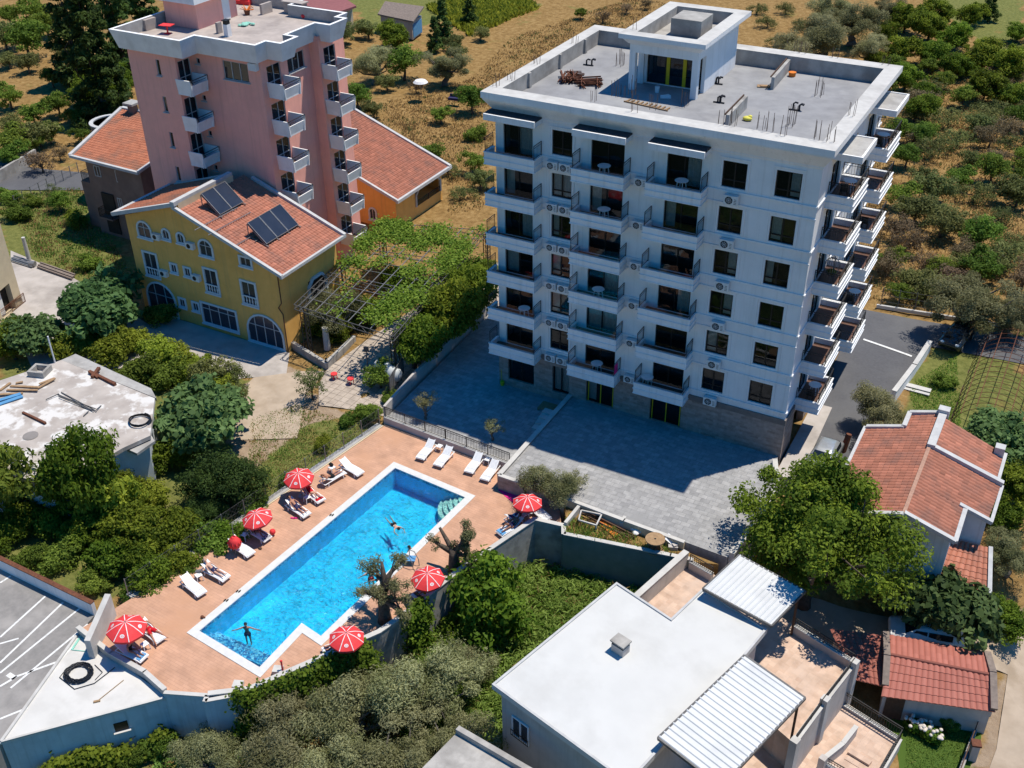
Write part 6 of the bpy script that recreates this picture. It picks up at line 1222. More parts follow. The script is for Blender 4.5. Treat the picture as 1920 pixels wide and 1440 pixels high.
for u, v, r, k, l in ((365,690,40,'lime1','yellow-green hedge bush nearest the courtyard corner'),(410,722,34,'lime1','yellow-green hedge bush right of the courtyard corner'),(335,668,38,'lime1','yellow-green hedge bush along the courtyard edge'),(440,735,26,'citrus3','straggly bush at the end of the courtyard hedge'),(250,640,36,'lime1','yellow-green hedge bush behind the big fig'),(145,640,44,'bush2','green bush between the big fig and the peeling roof'),(110,650,40,'lime1','light green bush beside the pole on the peeling roof')): CA(k, u, v, r, l, 'shrub')
pp = [atg(*q) for q in ((150,985),(30,985),(225,990))]; plant('green2',pp[0].x,pp[0].y,'feathery green tree rising over the front edge of the peeling roof','tree',sc=1.0,hz=1.75); plant('citrus1',pp[1].x,pp[1].y,'light leafy tree overlapping the peeling roof at the left edge','tree',sc=1.55,hz=1.35); plant('lime1',pp[2].x,pp[2].y,'tall yellow-green tree at the front corner of the old house','tree',sc=1.2,hz=1.7)
# gnarled olives by the pool
def gnarled(u, v, z, label, lean, seed, tufts, h=2.3, r=.34):
    rs = np.random.RandomState(seed); c = at(u, v, z); t = thing('olive_tree', label, 'tree', c); m = MB()
    m.tube([(0,0,-.1),(lean[0]*.2,lean[1]*.2,h*.35),(lean[0]*.5,lean[1]*.5,h*.7),(lean[0]*.7,lean[1]*.7,h)], [r*1.25,r,r*.85,r*.7], 10)
    C, Nn, T = [], [], []; fork = np.array([lean[0]*.6,lean[1]*.6,h*.85])
    for (dx, dy, dz, tr, leafy) in tufts:
        e = np.array([dx,dy,dz]); mid = fork*.5+e*.5+rs.normal(size=3)*.15; m.tube([fork, mid, e], [r*.62, r*.42, r*.24 if not leafy else r*.14], 8)
        if leafy:
            for q in range(5):
                s = e+rs.normal(size=3)*tr*.42; m.tube([mid, (mid+s)/2+rs.normal(size=3)*.06, s], [r*.2,r*.12,.02], 5); k = int(leafy/5)
                d = rs.normal(size=(k,3)); d /= np.linalg.norm(d,axis=1,keepdims=True); C.append(s+d*tr*.52*rs.rand(k,1)**.5); Nn.append(d*.6+rs.normal(size=(k,3))*.5+np.array([0,0,.4])); T.append(rs.normal(.35,.2,k))
    C = np.concatenate(C); Nn = np.concatenate(Nn); Nn /= np.linalg.norm(Nn,axis=1,keepdims=True); T = np.concatenate(T)
    me = leaf_mesh('crown', C, Nn, .17*rs.uniform(.7,1.3,len(C)), T, 'leaf_olive', .3, rs); o = bpy.data.objects.new('crown', me); COL.objects.link(o); o.parent = t
    _build(m, 'trunk', 'bark', t, loc=Vector((0,0,0)), smooth=True)
gnarled(722,1165,-1,'heavily pruned gnarled olive with stub branch leaning over the pool',(-.2,.3),3,[(-1.4,1.2,2.9,.9,1000),(-.6,1.0,3.6,.0,0),(.3,1.5,3.7,.6,800),(.6,.6,2.9,.8,900),(.1,-.3,2.4,.8,900),(1.5,.2,2.3,.7,600),(-1.0,-.2,2.2,.7,700),(1.7,-.5,1.6,.55,450)],2.0,.36)
gnarled(852,1072,-1,'gnarled olive with bare hooked stump beside the pool coping',(-.1,.2),4,[(-1.3,.6,2.6,0,0),(.6,.7,3.2,.75,1500),(.4,.4,2.2,.6,900),(-1.2,-.3,2.2,.55,350),(1.0,.2,1.5,.6,800)],1.7,.36)
CA('olive1',1035,905,52,'dark grey olive at the corner between pool deck and upper terrace',z=-1.1,hz=1.1); CA('thin1',985,905,30,'sparse olive spray overhanging the terrace corner by the dark olive',z=-1.1,hz=1.1); CA('thin1',1075,905,32,'loose olive branches right of the terrace corner olive',z=-1.1,hz=1.1)
CA('thin1',797,755,30,'young potted-looking olive on the lower terrace nearest the pergola',z=-.6); CA('thin1',922,800,26,'young olive on the lower terrace beside the dividing wall',z=-.6)
# left garden
CA('fig1',200,560,92,'big fig tree with large leaves in front of the ochre house door'); CA('fig2',368,775,100,'big fig tree leaning over the peeling flat roof'); CA('fig2',70,620,62,'dark leafy fig at the left edge behind the peeling roof'); CA('green2',20,640,48,'dark leafy tree at the far left edge behind the peeling roof')
CA('lime1',215,650,50,'bright yellow-green shrub behind the peeling roof','shrub'); CA('lime1',300,660,48,'bright yellow-green shrub by the ochre house courtyard','shrub'); CA('bush2',265,695,45,'green shrub between peeling roof and courtyard','shrub'); CA('bush2',180,625,40,'green shrub under the big fig by the courtyard','shrub'); CA('bush2',325,700,42,'green shrub above the leaning fig','shrub')
CA('citrus3',395,690,44,'thin yellowing loquat-like tree at the courtyard corner'); CA('bush2',300,590,36,'round green shrub right of the big fig by the ochre door','shrub'); CA('citrus3',440,705,30,'small sparse tree on the courtyard corner, next to the yellowing one')
CA('darkbush',418,905,92,'large dark evergreen mound in the middle of the left garden','shrub'); CA('bush1',335,850,55,'green shrub under the leaning fig','shrub'); CA('lime1',285,930,46,'yellow-green shrub by the corner of the peeling-roof house','shrub'); CA('green2',275,1000,70,'green tree in front of the peeling-roof house, right'); CA('green2',145,935,60,'feathery green tree in front of the peeling-roof house')
CA('bush1',330,1000,62,'green shrub below the dark evergreen mound','shrub'); CA('lime1',25,905,55,'light green tree at the left edge below the peeling roof'); CA('green2',35,970,52,'mid green tree at the left edge above the car park wall'); CA('bush1',215,1050,60,'wide green shrub above the car park wall','shrub'); CA('bush1',290,1075,55,'green shrub beside the pool deck fence','shrub'); CA('bush2',120,1040,44,'green creeper over the car park wall','shrub'); CA('bush2',350,1060,36,'low green shrub along the pool fence','shrub'); CA('bush2',175,1090,32,'creeper draped behind the white car park wall','shrub'); CA('green2',200,985,50,'leafy tree between shrubs above the car park wall'); CA('bush2',60,1045,34,'shrub at the left edge behind the car park wall','shrub'); CA('bush1',420,1000,45,'green shrub by the fence below the dark mound','shrub'); CA('bush2',480,950,36,'shrub beside the fence right of the dark mound','shrub'); CA('bush2',255,1115,30,'small shrub at the corner of the pool deck fence','shrub')
CA('thin2',582,715,34,'slender fruit tree at the edge of the paved path'); CA('citrus2',712,700,34,'small leafy tree by the white gas tank'); CA('bush2',690,775,30,'citrus bush by the fence corner of the pool deck','shrub'); CA('bush2',655,785,20,'small green bush left of the fence-corner citrus','shrub'); CA('lime1',605,830,22,'low yellow-green bush on the fence by the pool deck','shrub'); CA('bush2',545,905,26,'bush behind the top left red parasol','shrub'); CA('bush2',735,745,22,'bush at the railing corner below the gas tank','shrub')
plant('olive2',-16.3,.6,'grey olive at the corner of the ochre house under the pergola','tree',sc=.92,hz=1.05); CA('bush1',590,610,42,'dark green shrub below the pergola corner','shrub'); CA('bush1',640,615,34,'leafy shrub under the pergola front edge','shrub')
plant('green2',-7.3,3.2,'dark tree between the pergola and the white block','tree',sc=1.05,hz=1.35); plant('green2',-7.7,-.4,'leafy tree in the shade beside the lower terrace','tree',sc=.9,hz=1.3); plant('green2',-7.6,7.2,'dark tall tree behind the pergola corner, close to the white block','tree',sc=1.0,hz=1.4); plant('bush1',-14.6,3.2,'bush beneath the pergola grid, near the ochre gable','shrub',sc=1.0); plant('bush1',-14.8,8.4,'bush under the vine, further back along the ochre house','shrub',sc=1.1); plant('bush2',-11.2,13.5,'bush under the far end of the vine','shrub',sc=1.2); CA('green2',905,500,30,'dark tree squeezed behind the white block\'s left balconies'); CA('bush1',790,610,34,'shrub in the shade under the pergola edge','shrub')
# top left and behind
for i, (u, v, r) in enumerate(((175,120,58),(130,60,50),(215,55,50),(265,25,40))): CA('dark1', u, v, r, 'tall dark cypress in the stand behind the pink tower', 'tree', group='dark cypresses behind the pink tower')
CA('wood1',165,165,45,'dark tree at the foot of the cypress stand'); CA('wood1',215,150,40,'dark tree between cypresses and pink tower')
orch = [(45,65,44),(60,15,40),(5,60,40),(85,40,30),(20,260,40),(70,245,38),(15,25,25),(15,175,30),(50,115,26),(105,190,30),(60,210,30),(20,230,28),(90,245,26),(20,285,30),(110,95,22),(95,140,22),(140,215,24),(15,110,22),(65,265,20),(150,250,20)]
for i, (u, v, r) in enumerate(orch): CA(('citrus1','citrus2','citrus3')[i%3], u, v, r, 'small orchard tree in the plot left of the pink tower', group='orchard trees left of the pink tower')
CA('scrub1',75,300,34,'dry brown bush on the bank above the far left road','shrub'); CA('scrub1',110,285,22,'dry brown bush beside the round balcony','shrub')
CA('citrus1',110,375,24,'small tree near the road behind the cream house'); CA('lime1',140,410,26,'bright green bush beside the brown house','shrub'); CA('bush2',30,395,30,'green shrub at the left edge above the cream house','shrub'); CA('bush2',60,375,20,'low green bush by the far road fence','shrub'); CA('bush2',10,365,24,'bush at the left edge by the far road','shrub'); CA('bush2',165,490,26,'pale green vegetable patch bush by the brown house','shrub'); CA('thin2',100,360,18,'slim young tree near the far left road')
CA('olive1',700,112,46,'grey olive closest to the pink tower in the back garden'); CA('olive3',830,120,46,'big-trunked grey olive standing alone in the back garden'); CA('citrus1',756,110,40,'leafy green tree between the two back garden olives'); CA('green2',745,65,36,'green tree below the shed'); CA('poplar',880,18,16,'dark upright tree at the far field corner'); CA('poplar',830,45,20,'dark upright tree right of the shed'); CA('poplar',815,70,16,'dark upright tree below the shed corner')
CA('citrus2',826,212,22,'neat round citrus alone on the dry grass'); CA('citrus1',885,180,34,'citrus beside the big-trunked olive'); CA('bush2',895,250,24,'green tree against the white block\'s left side','shrub'); CA('bush2',808,285,28,'round green bush above the ochre roof','shrub'); CA('citrus2',890,300,28,'green tree beside the white block\'s second balcony'); CA('scrub2',840,315,26,'straggly tree right of the ochre roof'); CA('citrus3',900,335,28,'green tree beside the white block at mid height'); CA('citrus1',670,175,30,'dark green tree just right of the pink tower'); CA('citrus3',700,200,24,'leaning tree near the pink tower in the back garden'); CA('citrus3',860,95,26,'tree behind the big-trunked olive'); CA('scrub1',780,160,20,'bare tree left of the big-trunked olive'); CA('scrub2',870,360,24,'straggly tree above the vine pergola'); CA('citrus2',1088,22,14,'small round tree alone in the top dry field')
for u, v, r in ((1130,30,18),(1175,15,16),(1210,5,16),(640,60,30),(690,50,26),(850,75,22),(900,60,20),(725,150,24)): CA('scrub1' if v < 40 else 'citrus3', u, v, r, 'low straggly tree out in the back fields', group='straggly trees in the back fields')
# right back: olives, wood and scrub orchard
for i, (u, v, r) in enumerate(((1545,62,62),(1605,35,58),(1495,92,48),(1635,85,40),(1560,15,46),(1665,15,36))): CA(('olive1','olive2','olive3')[i%3], u, v, r, 'silver grey olive in the clump behind the block roof', group='silver olives behind the block roof')
for i, (u, v, r) in enumerate(((1700,30,38),(1745,45,40),(1690,90,36),(1740,95,36),(1790,65,34),(1840,105,44),(1890,115,44),(1870,160,44),(1910,60,24),(1800,120,34),(1660,60,28),(1770,20,34),(1820,25,30),(1900,175,36))): CA(('wood1','green2')[i%2], u, v, r, 'dense dark green tree in the wood at upper right', group='dense trees of the upper right wood')
CA('poplar',1860,8,18,'dark lone tree on the green at the top right corner')
rn = random.Random(12); n = 0; placed = []
ex = [(1700,140,40),(1660,150,30),(1720,200,36),(1690,240,30),(1740,170,30),(1680,120,26),(1650,110,26),(1730,250,28)]
for _try in range(900):
    if n >= 66: break
    u, v = rn.uniform(1610,1925), rn.uniform(130,560); 
    if u < 1700-(v-150)*.16+20 and v < 560: continue
    p = atg(u, v)
    if any((p.x-a)**2+(p.y-b)**2 < 3.0**2 for a, b in placed) or 19.5 < p.y < 26 and p.x > 21: continue
    if (1745 < u < 1830 and 150 < v < 250 and rn.random() < .7): continue
    placed.append((p.x,p.y)); k = rn.choice(['scrub1','scrub2','citrus3','scrub1','citrus2','scrub2','citrus3','citrus1']); n += 1
    plant(k, p.x, p.y, 'bushy orchard tree in the dry field right of the white block' if 'citrus' in k else 'half bare scrubby tree in the dry field right of the white block', 'tree', sc=rn.uniform(.75,1.25), group='trees of the dry right-hand field' if 'citrus' in k else 'scrubby trees of the dry right-hand field')
for i, (u, v, r) in enumerate(ex): CA(('green2','citrus1')[i%2], u, v, r, 'green tree close behind the right balconies of the white block', group='green trees behind the right balconies')
for i, (u, v, r) in enumerate(((1680,480,30),(1715,520,34),(1760,500,30),(1810,490,32),(1690,545,26),(1740,545,26),(1650,490,22),(1870,495,28))): CA(('citrus1','citrus3')[i%2], u, v, r, 'leafy tree along the fence above the tarmac drive', group='leafy trees above the tarmac drive')
for i, (u, v, r) in enumerate(((1440,40,20),(1420,15,18),(1475,15,20),(1455,75,18),(1500,45,18))): CA('scrub2', u, v, r, 'dull green tree beyond the penthouse', group='dull trees beyond the penthouse')
# ---------------------------------------------------------------- ground cover
def blades(name, pts, h, w, mat, seed, kind_label=None, zfun=gz):
    rs = np.random.RandomState(seed); n = len(pts); base = np.array([(x, y, zfun(x,y)) for x, y in pts]); an = rs.rand(n)*6.283; lean = rs.normal(size=(n,2))*.45; hh = h*rs.uniform(.5,1.3,n)
    d = np.stack([np.cos(an), np.sin(an), np.zeros(n)],1)*w*.5*rs.uniform(.6,1.4,(n,1)); top = base+np.stack([lean[:,0]*hh, lean[:,1]*hh, hh],1); mid = (base+top)/2+np.array([0,0,.15])*hh[:,None]
    v = np.stack([base-d, base+d, mid+d*.9, top, mid-d*.9], 1); me = bpy.data.meshes.new(name); me.vertices.add(n*5); me.vertices.foreach_set('co', v.reshape(-1).astype(np.float32)); me.loops.add(n*5); me.loops.foreach_set('vertex_index', np.arange(n*5, dtype=np.int32)); me.polygons.add(n); me.polygons.foreach_set('loop_start', np.arange(0,n*5,5,dtype=np.int32)); me.update(calc_edges=True)
    t = me.attributes.new('tint','FLOAT','FACE'); t.data.foreach_set('value', np.clip(rs.normal(.45,.25,n),0,1).astype(np.float32)); me.materials.append(MATS[mat]); o = bpy.data.objects.new(name, me); COL.objects.link(o); tag(o, kind='stuff'); return o
def scatter(poly, n, seed, avoid=()):
    rs = random.Random(seed); xs = [p[0] for p in poly]; ys = [p[1] for p in poly]; out = []
    while len(out) < n:
        x, y = rs.uniform(min(xs),max(xs)), rs.uniform(min(ys),max(ys))
        if inpoly(x,y,poly) and not any(inpoly(x,y,a) for a in avoid): out.append((x,y))
    return out
def clumped(poly, nc, per, spread, seed, avoid=()):
    rs = random.Random(seed); out = []
    for x, y in scatter(poly, nc, seed, avoid):
        for _ in range(per):
            a, b = x+rs.gauss(0,spread), y+rs.gauss(0,spread)
            if inpoly(a,b,poly): out.append((a,b))
    return out
GARDEN = [(8.4,-18.5),(10.2,-14.1),(19.6,-13.3),(19.4,-17),(17.8,-18.5),(15.2,-28.8),(10,-29.5),(7.5,-25)]
def weeds(name, poly, n, per, h, size, asp, mat, seed, zfun=gz):
    """waist-high weeds: arching leaf blades at every height"""
    rs = np.random.RandomState(seed); C, Nn, T = [], [], []
    for x, y in scatter(poly, n, seed):
        z = zfun(x,y); hh = h*rs.uniform(.5,1.25); p = rs.normal(size=(per,3))*np.array([.20,.20,0]); p[:,2] = hh*rs.rand(per)**.6; C.append(p+np.array([x,y,z])); q = rs.normal(size=(per,3))*.55+np.array([0,0,.8]); Nn.append(q/np.linalg.norm(q,axis=1,keepdims=True)); T.append(np.clip(rs.normal(.2+.6*rs.rand(),.15,per),0,1))
    C = np.concatenate(C); me = leaf_mesh(name, C, np.concatenate(Nn), size*rs.uniform(.6,1.4,len(C)), np.concatenate(T), 'leaf_'+mat, asp, rs); o = bpy.data.objects.new(name, me); COL.objects.link(o); return tag(o, kind='stuff')
weeds('tall_weeds', GARDEN, 2300, 16, .85, .42, .17, 'weed', 5); weeds('tall_weeds', GARDEN, 420, 16, .75, .30, .5, 'green', 6); weeds('dry_stalks', GARDEN, 120, 8, .95, .45, .10, 'dry', 26)
BEDP = [(11.6,-11.7),(19.4,-12.0),tuple(gw[1]),tuple(gw[0])]
blades('bed_weeds', clumped(BEDP, 90, 12, .18, 7), .3, .06, 'leaf_weed', 7, zfun=lambda x,y:-.5); blades('bed_weeds', clumped(BEDP, 40, 10, .18, 8), .3, .05, 'leaf_dry', 8, zfun=lambda x,y:-.5)
LAWN = P2(-4,(1700,1355),(1835,1375),(1795,1470),(1695,1470)); blades('lawn_grass', scatter(LAWN, 4500, 9), .12, .05, 'leaf_weed', 9)
BOT = [(-6,-42.5),(-1,-36.5),(2.5,-34.2),(6.5,-28),(14,-30),(16,-36),(6,-48),(-8,-48)]; weeds('garden_weeds', BOT, 900, 14, .5, .36, .3, 'weed', 10)
LG = [p for p in P2(-1.3,(470,780),(560,760),(690,800),(600,870),(530,960),(460,930))]; blades('short_grass', clumped(LG, 380, 14, .25, 11), .12, .06, 'leaf_weed', 11); blades('short_grass', clumped(LG, 260, 12, .25, 12), .12, .06, 'leaf_dry', 12)
LG2 = P2(-1.2,(10,370),(150,350),(240,500),(230,560),(60,480)); blades('short_grass', clumped(LG2, 380, 14, .35, 13), .2, .09, 'leaf_weed', 13); blades('short_grass', clumped(LG2, 260, 12, .35, 14), .2, .08, 'leaf_dry', 14)
FLD = P2(0,(700,190),(880,140),(960,60),(1180,-10),(1420,30),(1180,60),(940,170),(905,380),(840,390),(830,300),(690,220)); FR = P2(0,(1630,130),(1930,60),(1930,560),(1620,580))
blades('dry_grass', clumped(FLD, 1500, 12, .5, 15), .22, .10, 'leaf_dry', 15); blades('dry_grass', clumped(FR, 1300, 12, .5, 16), .22, .11, 'leaf_dry', 16); blades('green_tufts', clumped(FR, 240, 12, .4, 17), .25, .12, 'leaf_dull', 17); blades('green_tufts', clumped(FLD, 160, 12, .4, 18), .25, .12, 'leaf_dull', 18)
RG = P2(-.9,(1700,740),(1790,680),(1800,800),(1730,850)); blades('lawn_grass', scatter(RG, 3500, 19), .16, .07, 'leaf_weed', 19)
# vegetable field far behind
VF = P2(0,(880,60),(1010,8),(960,-40),(860,-20),(800,10)); blades('crop', clumped(VF, 700, 14, .4, 20), .8, .3, 'leaf_lime', 20)
# ---------------------------------------------------------------- vine pergola
PG = thing('vine_pergola', 'lattice steel pergola frame over the paved path, half covered by grape vine', 'pergola', (-12,6,-1))
pc = [at(552,580,3.1), at(738,640,3.1), at(912,440,3.1), at(715,425,3.1)]
m = MB(); A_, B_, C_, D_ = pc
def truss(m, a, b, h=.42, n=None, w=.05):
    up = Vector((0,0,h)); L = (b-a).length; n = n or max(2, int(L/.5)); m.bar(a, b, w); m.bar(a+up, b+up, w)
    for i in range(n):
        p, q = a.lerp(b,i/n), a.lerp(b,(i+1)/n); m.bar(p+(up if i%2 else up*0), q+(up*0 if i%2 else up), w*.55)
for a, b in ((A_,B_),(B_,C_),(C_,D_),(D_,A_)): truss(m, a, b)
for k in (1,2): truss(m, A_.lerp(D_,k/3), B_.lerp(C_,k/3))
off = (B_-A_).normalized()*.5; truss(m, A_+off, D_+off); truss(m, B_-off, C_-off)
wbuild(m, 'truss', 'grey_iron', PG)
m = MB()
for k in range(1,9): a, b = A_.lerp(B_,k/9), D_.lerp(C_,k/9); m.bar(a+Vector((0,0,.45)), b+Vector((0,0,.45)), .055)
for k in range(1,11): a, b = A_.lerp(D_,k/11), B_.lerp(C_,k/11); m.bar(a+Vector((0,0,.40)), b+Vector((0,0,.40)), .04)
wbuild(m, 'rafter', 'steel', PG)
for p in (B_+Vector((-.6,.9,0)), C_, D_, A_+Vector((.5,.5,0)), B_.lerp(C_,.5), A_.lerp(D_,.5)):
    m = MB(); s = .22
    for i,j in ((-1,-1),(1,-1),(1,1),(-1,1)): m.bar((p.x+i*s,p.y+j*s,-1.2),(p.x+i*s,p.y+j*s,p.z),.06)
    for k in range(9):
        z = -1.1+k*.47
        for (i,j),(q,r) in (((-1,-1),(1,-1)),((1,-1),(1,1)),((1,1),(-1,1)),((-1,1),(-1,-1))): m.bar((p.x+i*s,p.y+j*s,z),(p.x+q*s,p.y+r*s,min(z+.47,p.z)),.03)
    wbuild(m, 'post', 'iron', PG)
rs = np.random.RandomState(5); C, Nn, T = [], [], []
vine = thing('grape_vine', 'bright green grape vine spreading over the steel pergola', 'vine', (-12,8,-1)); st = MB()
def inm(s, t):  # where the photo shows leaves on the frame
    p = A_.lerp(B_,s).lerp(D_.lerp(C_,s),t); return p
for _ in range(1900):
    s, t = rs.rand(), rs.rand(); dens = 1. if t > .60 else (.85 if (s > .66 and t > .06) else (.55 if t > .47 else .045))
    if .44 < s < .58 and t < .7: dens *= .3
    if s > .84 and t < .2: dens *= .4
    w_ = .5+.5*math.sin(s*9.1+1.3*math.sin(t*7.))*math.cos(t*11.3+2.1*math.sin(s*5.7)); dens *= min(1., max(.04, (w_-.30)*3.2))
    if rs.rand() > dens: continue
    p = np.array(inm(s,t)); k = 26; d = rs.normal(size=(k,3))*np.array([.38,.38,.17]); C.append(p+d+np.array([0,0,.52+.16*rs.rand()])); n_ = rs.normal(size=(k,3))*.5+np.array([0,0,.9]); Nn.append(n_/np.linalg.norm(n_,axis=1,keepdims=True)); T.append(np.clip(rs.normal(.3+.4*rs.rand(),.2,k),0,1))
C = np.concatenate(C); me = leaf_mesh('foliage', C-np.array(vine.location), np.concatenate(Nn), .25*rs.uniform(.6,1.3,len(C)), np.concatenate(T), 'leaf_vine', .75, rs); o = bpy.data.objects.new('foliage', me); COL.objects.link(o); o.parent = vine
for p in (C_, D_, B_.lerp(C_,.5)): st = MB(); st.tube([p+Vector((.4,-.3,-4.2)), p+Vector((.3,-.4,-2.5)), p+Vector((.2,-.2,-.8)), p+Vector((-.3,-.4,.5))], [.09,.07,.06,.04], 7); wbuild(st, 'stem', 'bark', vine)
# gas tank with its fence panel, path stools
c = at(728,712,-.9); t = thing('gas_tank', 'white cylindrical gas tank on legs behind a grey panel by the paved path', 'tank', c); m = MB(); a = Vector((.9,-.25,0)).normalized(); pts = [c+a*x+Vector((0,0,.85)) for x in (-1.35,-1.3,-1.1,1.1,1.3,1.35)]; m.tube(pts, [.12,.38,.58,.58,.38,.12], 18); wbuild(m, 'tank_body', 'tank_white', t, smooth=True); m = MB(); m.lathe(c+Vector((0,0,1.42)), [(.2,0),(.2,.12),(.08,.16)], 12); wbuild(m, 'valve_cap', 'tank_white', t); m = MB()
for s in (-.8,.8): m.bar(c+a*s, c+a*s+Vector((0,0,.4)), .4,.12)
wbuild(m, 'leg', 'concrete', t)
a, b = at(732,738,-.75), at(757,700,-.75); t = thing('metal_gate', 'pale grey sheet panel gate between gas tank and lower terrace', 'gate', a); m = MB(); m.bar(a+Vector((0,0,.75)), b+Vector((0,0,.75)), .03,1.3); wbuild(m, 'panel', 'steel', t); m = MB()
for k in range(5): p = a.lerp(b,k/4); m.bar(p, p+Vector((0,0,1.5)), .06)
m.bar(a+Vector((0,0,1.45)), b+Vector((0,0,1.45)), .06); wbuild(m, 'gate_frame', 'grey_iron', t)
for i, (u, v) in enumerate(((627,709),(658,718))):
    c = at(u,v,-1.05); t = thing('stool', ('round red stool on the paved path, left of two','round red stool on the paved path, closer to the gas tank')[i], 'stool', c); m = MB(); m.lathe(c+Vector((0,0,.36)), [(.26,0),(.28,.05),(.26,.09)], 16); wbuild(m, 'seat', 'red_fabric', t); 
    for k in range(4): m = MB(); an = k*1.571+.4; m.bar(c+Vector((math.cos(an)*.24,math.sin(an)*.24,0)), c+Vector((math.cos(an)*.2,math.sin(an)*.2,.36)), .05); wbuild(m, 'leg', 'red_fabric', t)
c = at(690,690,-.9); m = MB(); m.bar(c, c+Vector((0,0,1.6)), .06); m.obox(c+Vector((0,0,1.75)), .4,.1,.45,.5); solo('lamp_post', m, 'grey_iron', 'short grey lamp post on the paved path by the gas tank tree', 'lamp', loc=c)
p = at(614,655,-1.1); m = MB(); m.tube([p, p+Vector((0,0,2.1))], [.28,.24], 12); solo('stone_post', m, 'ledge', 'thick pale round post under the pergola shrubs', 'post', loc=p)
a, b, d = at(540,645,-1.1), at(612,690,-1.1), at(665,640,-1.1); wall_run('garden_wall', [(a.x,a.y),(b.x,b.y),(d.x,d.y)], -1.6, -.55, .3, 'raw_concrete', 'low rough kerb wall around the shrubs beside the ochre house')
c = at(790,182,0.); m = MB(); m.lathe(c+Vector((0,0,1.9)), [(.95,0),(.7,.25),(.1,.4)], 14); t = thing('garden_parasol', 'white garden parasol under the big-trunked olive', 'parasol', c); wbuild(m, 'canopy', 'white_fabric', t); m = MB(); m.tube([c, c+Vector((0,0,2.2))], .04, 6); wbuild(m, 'pole', 'steel', t)
c = at(853,190,0.); m = MB(); m.obox(c+Vector((0,0,.35)), 1.6,.7,.3,.2); m.obox(c+Vector((0,.3,.6)), 1.6,.12,.5,.2); solo('garden_bench', m, 'navy', 'blue and dark garden bench in the shade of the big-trunked olive', 'bench', loc=c)
c = at(840,640,-.95); t = thing('slide', 'yellow playground equipment in the shade beside the lower terrace', 'playground', c); m = MB(); m.obox(c+Vector((.0,0,1.1)), .8,.8,.08); 
for i,j in ((-1,-1),(1,-1),(1,1),(-1,1)): m.bar(c+Vector((i*.38,j*.38,0)), c+Vector((i*.38,j*.38,1.9)), .08)
m.bar(c+Vector((-.4,-.2,1.1)), c+Vector((-1.6,-.4,.1)), .5,.06); m.obox(c+Vector((0,.4,1.5)), .8,.05,.6); wbuild(m, 'frame', 'yellow_paint', t)
c = at(942,722,-.6); m = MB(); m.lathe(c, [(.14,0),(.17,.3),(.17,.34)], 10); m.bar(c+Vector((-.1,.1,.1)), c+Vector((-.15,.15,1.3)), .035); solo('mop_bucket', m, 'yellow_paint', 'yellow bucket with a mop against the ground floor doors', 'bucket', loc=c)
# fences of the far left road, right hoops and gate, drive wall
a, b = atg(30,388), atg(148,325); t = thing('road_fence', 'thin wire fence on posts beside the far left road', 'fence', a); m = MB()
for k in range(9): p = a.lerp(b,k/8); m2 = MB(); m2.bar(p, p+Vector((0,0,1.3)), .07); wbuild(m2, 'post', 'steel', t)
for h in (.3,.8,1.25): m.bar(a+Vector((0,0,h)), b+Vector((0,0,h)), .02)
wbuild(m, 'wire', 'grey_iron', t)
a, b = atg(-5,345), atg(70,300); wall_run('bank_wall', [(a.x,a.y),(b.x,b.y)], -1.6, .1, .3, 'raw_concrete', 'low concrete wall along the bank above the far left road')
p = at(55,488,-1.2); m = MB(); m.tube([p, p+Vector((0,0,2.4))], [.2,.17], 12); solo('concrete_post', m, 'ledge', 'stout pale concrete post at the garden edge by the cream house', 'post', loc=p)
for i, (s, e, l) in enumerate((((20,487),(60,500),'long grey pipes stacked beside the cream house yard'),((70,500),(135,523),'long timber beams lying along the yard edge'))):
    a, b = at(*s,-1.0), at(*e,-1.0); m = MB()
    for k in range(4): o_ = Vector((-.1*k,.22*k,.06*(k%2))); (m.tube([a+o_, b+o_], .08, 8) if i == 0 else m.bar(a+o_, b+o_, .14))
    solo('pipe_stack' if i == 0 else 'timber_stack', m, 'steel' if i == 0 else 'thatch', l, 'pipes' if i == 0 else 'timber', loc=a)
c = at(57,499,-1.15); t = thing('roller', 'pair of grey rolls lying at the yard edge by the pipes', 'rolls', c); m = MB(); m.tube([c+Vector((0,0,.25)), c+Vector((.5,.2,.25))], .28, 14); wbuild(m, 'roll', 'steel', t)
wall_run('drive_wall', [(27.35,10.6),(27.9,15.0),(28.25,19.2)], -1, .75, .3, 'white_wall', 'white wall along the right side of the tarmac drive', cap='ledge')
a, b = at(1695,722,-.2), at(1745,735,-.2); m = MB(); m.bar(a+Vector((0,0,.1)), b+Vector((0,0,.1)), .5,.08); m.bar(a+Vector((0,-.5,.05)), b+Vector((0,-.5,.05)), .3,.06); solo('plank', m, 'ledge', 'pale boards lying on the lawn by the white drive wall', 'boards', loc=a)
HP = thing('hoop_tunnel', 'rusty hoop frame of a bare growing tunnel at the right edge', 'tunnel frame', (34,15,-.6)); o0, o1 = Vector((31.6,9.6,-.8)), Vector((31.6,22.6,-.4)); wd = 5.2
def arc(y, w=wd, h=2.5): return [Vector((31.6+w*(1-math.cos(math.pi*i/14))/2, y, -.6+h*math.sin(math.pi*i/14))) for i in range(15)]
m = MB()
for k in range(17): m.tube(arc(9.6+k*.78), .022, 5)
wbuild(m, 'hoop', 'rust', HP); m = MB()
for i in (0,3,5,7,9,11,14): p, q = arc(9.6)[i], arc(9.6+16*.78)[i]; m.tube([p,q], .03, 5)
wbuild(m, 'purlin', 'rust', HP); m = MB(); m.tube([o0+Vector((0,0,.2)), o1+Vector((0,0,.2))], .06, 6); wbuild(m, 'side_rail', 'dark_wood', HP)
GT = thing('iron_gate', 'black arched wrought-iron gate at the head of the hoop frame', 'gate', (33.2,22.8,-.2)); m = MB()
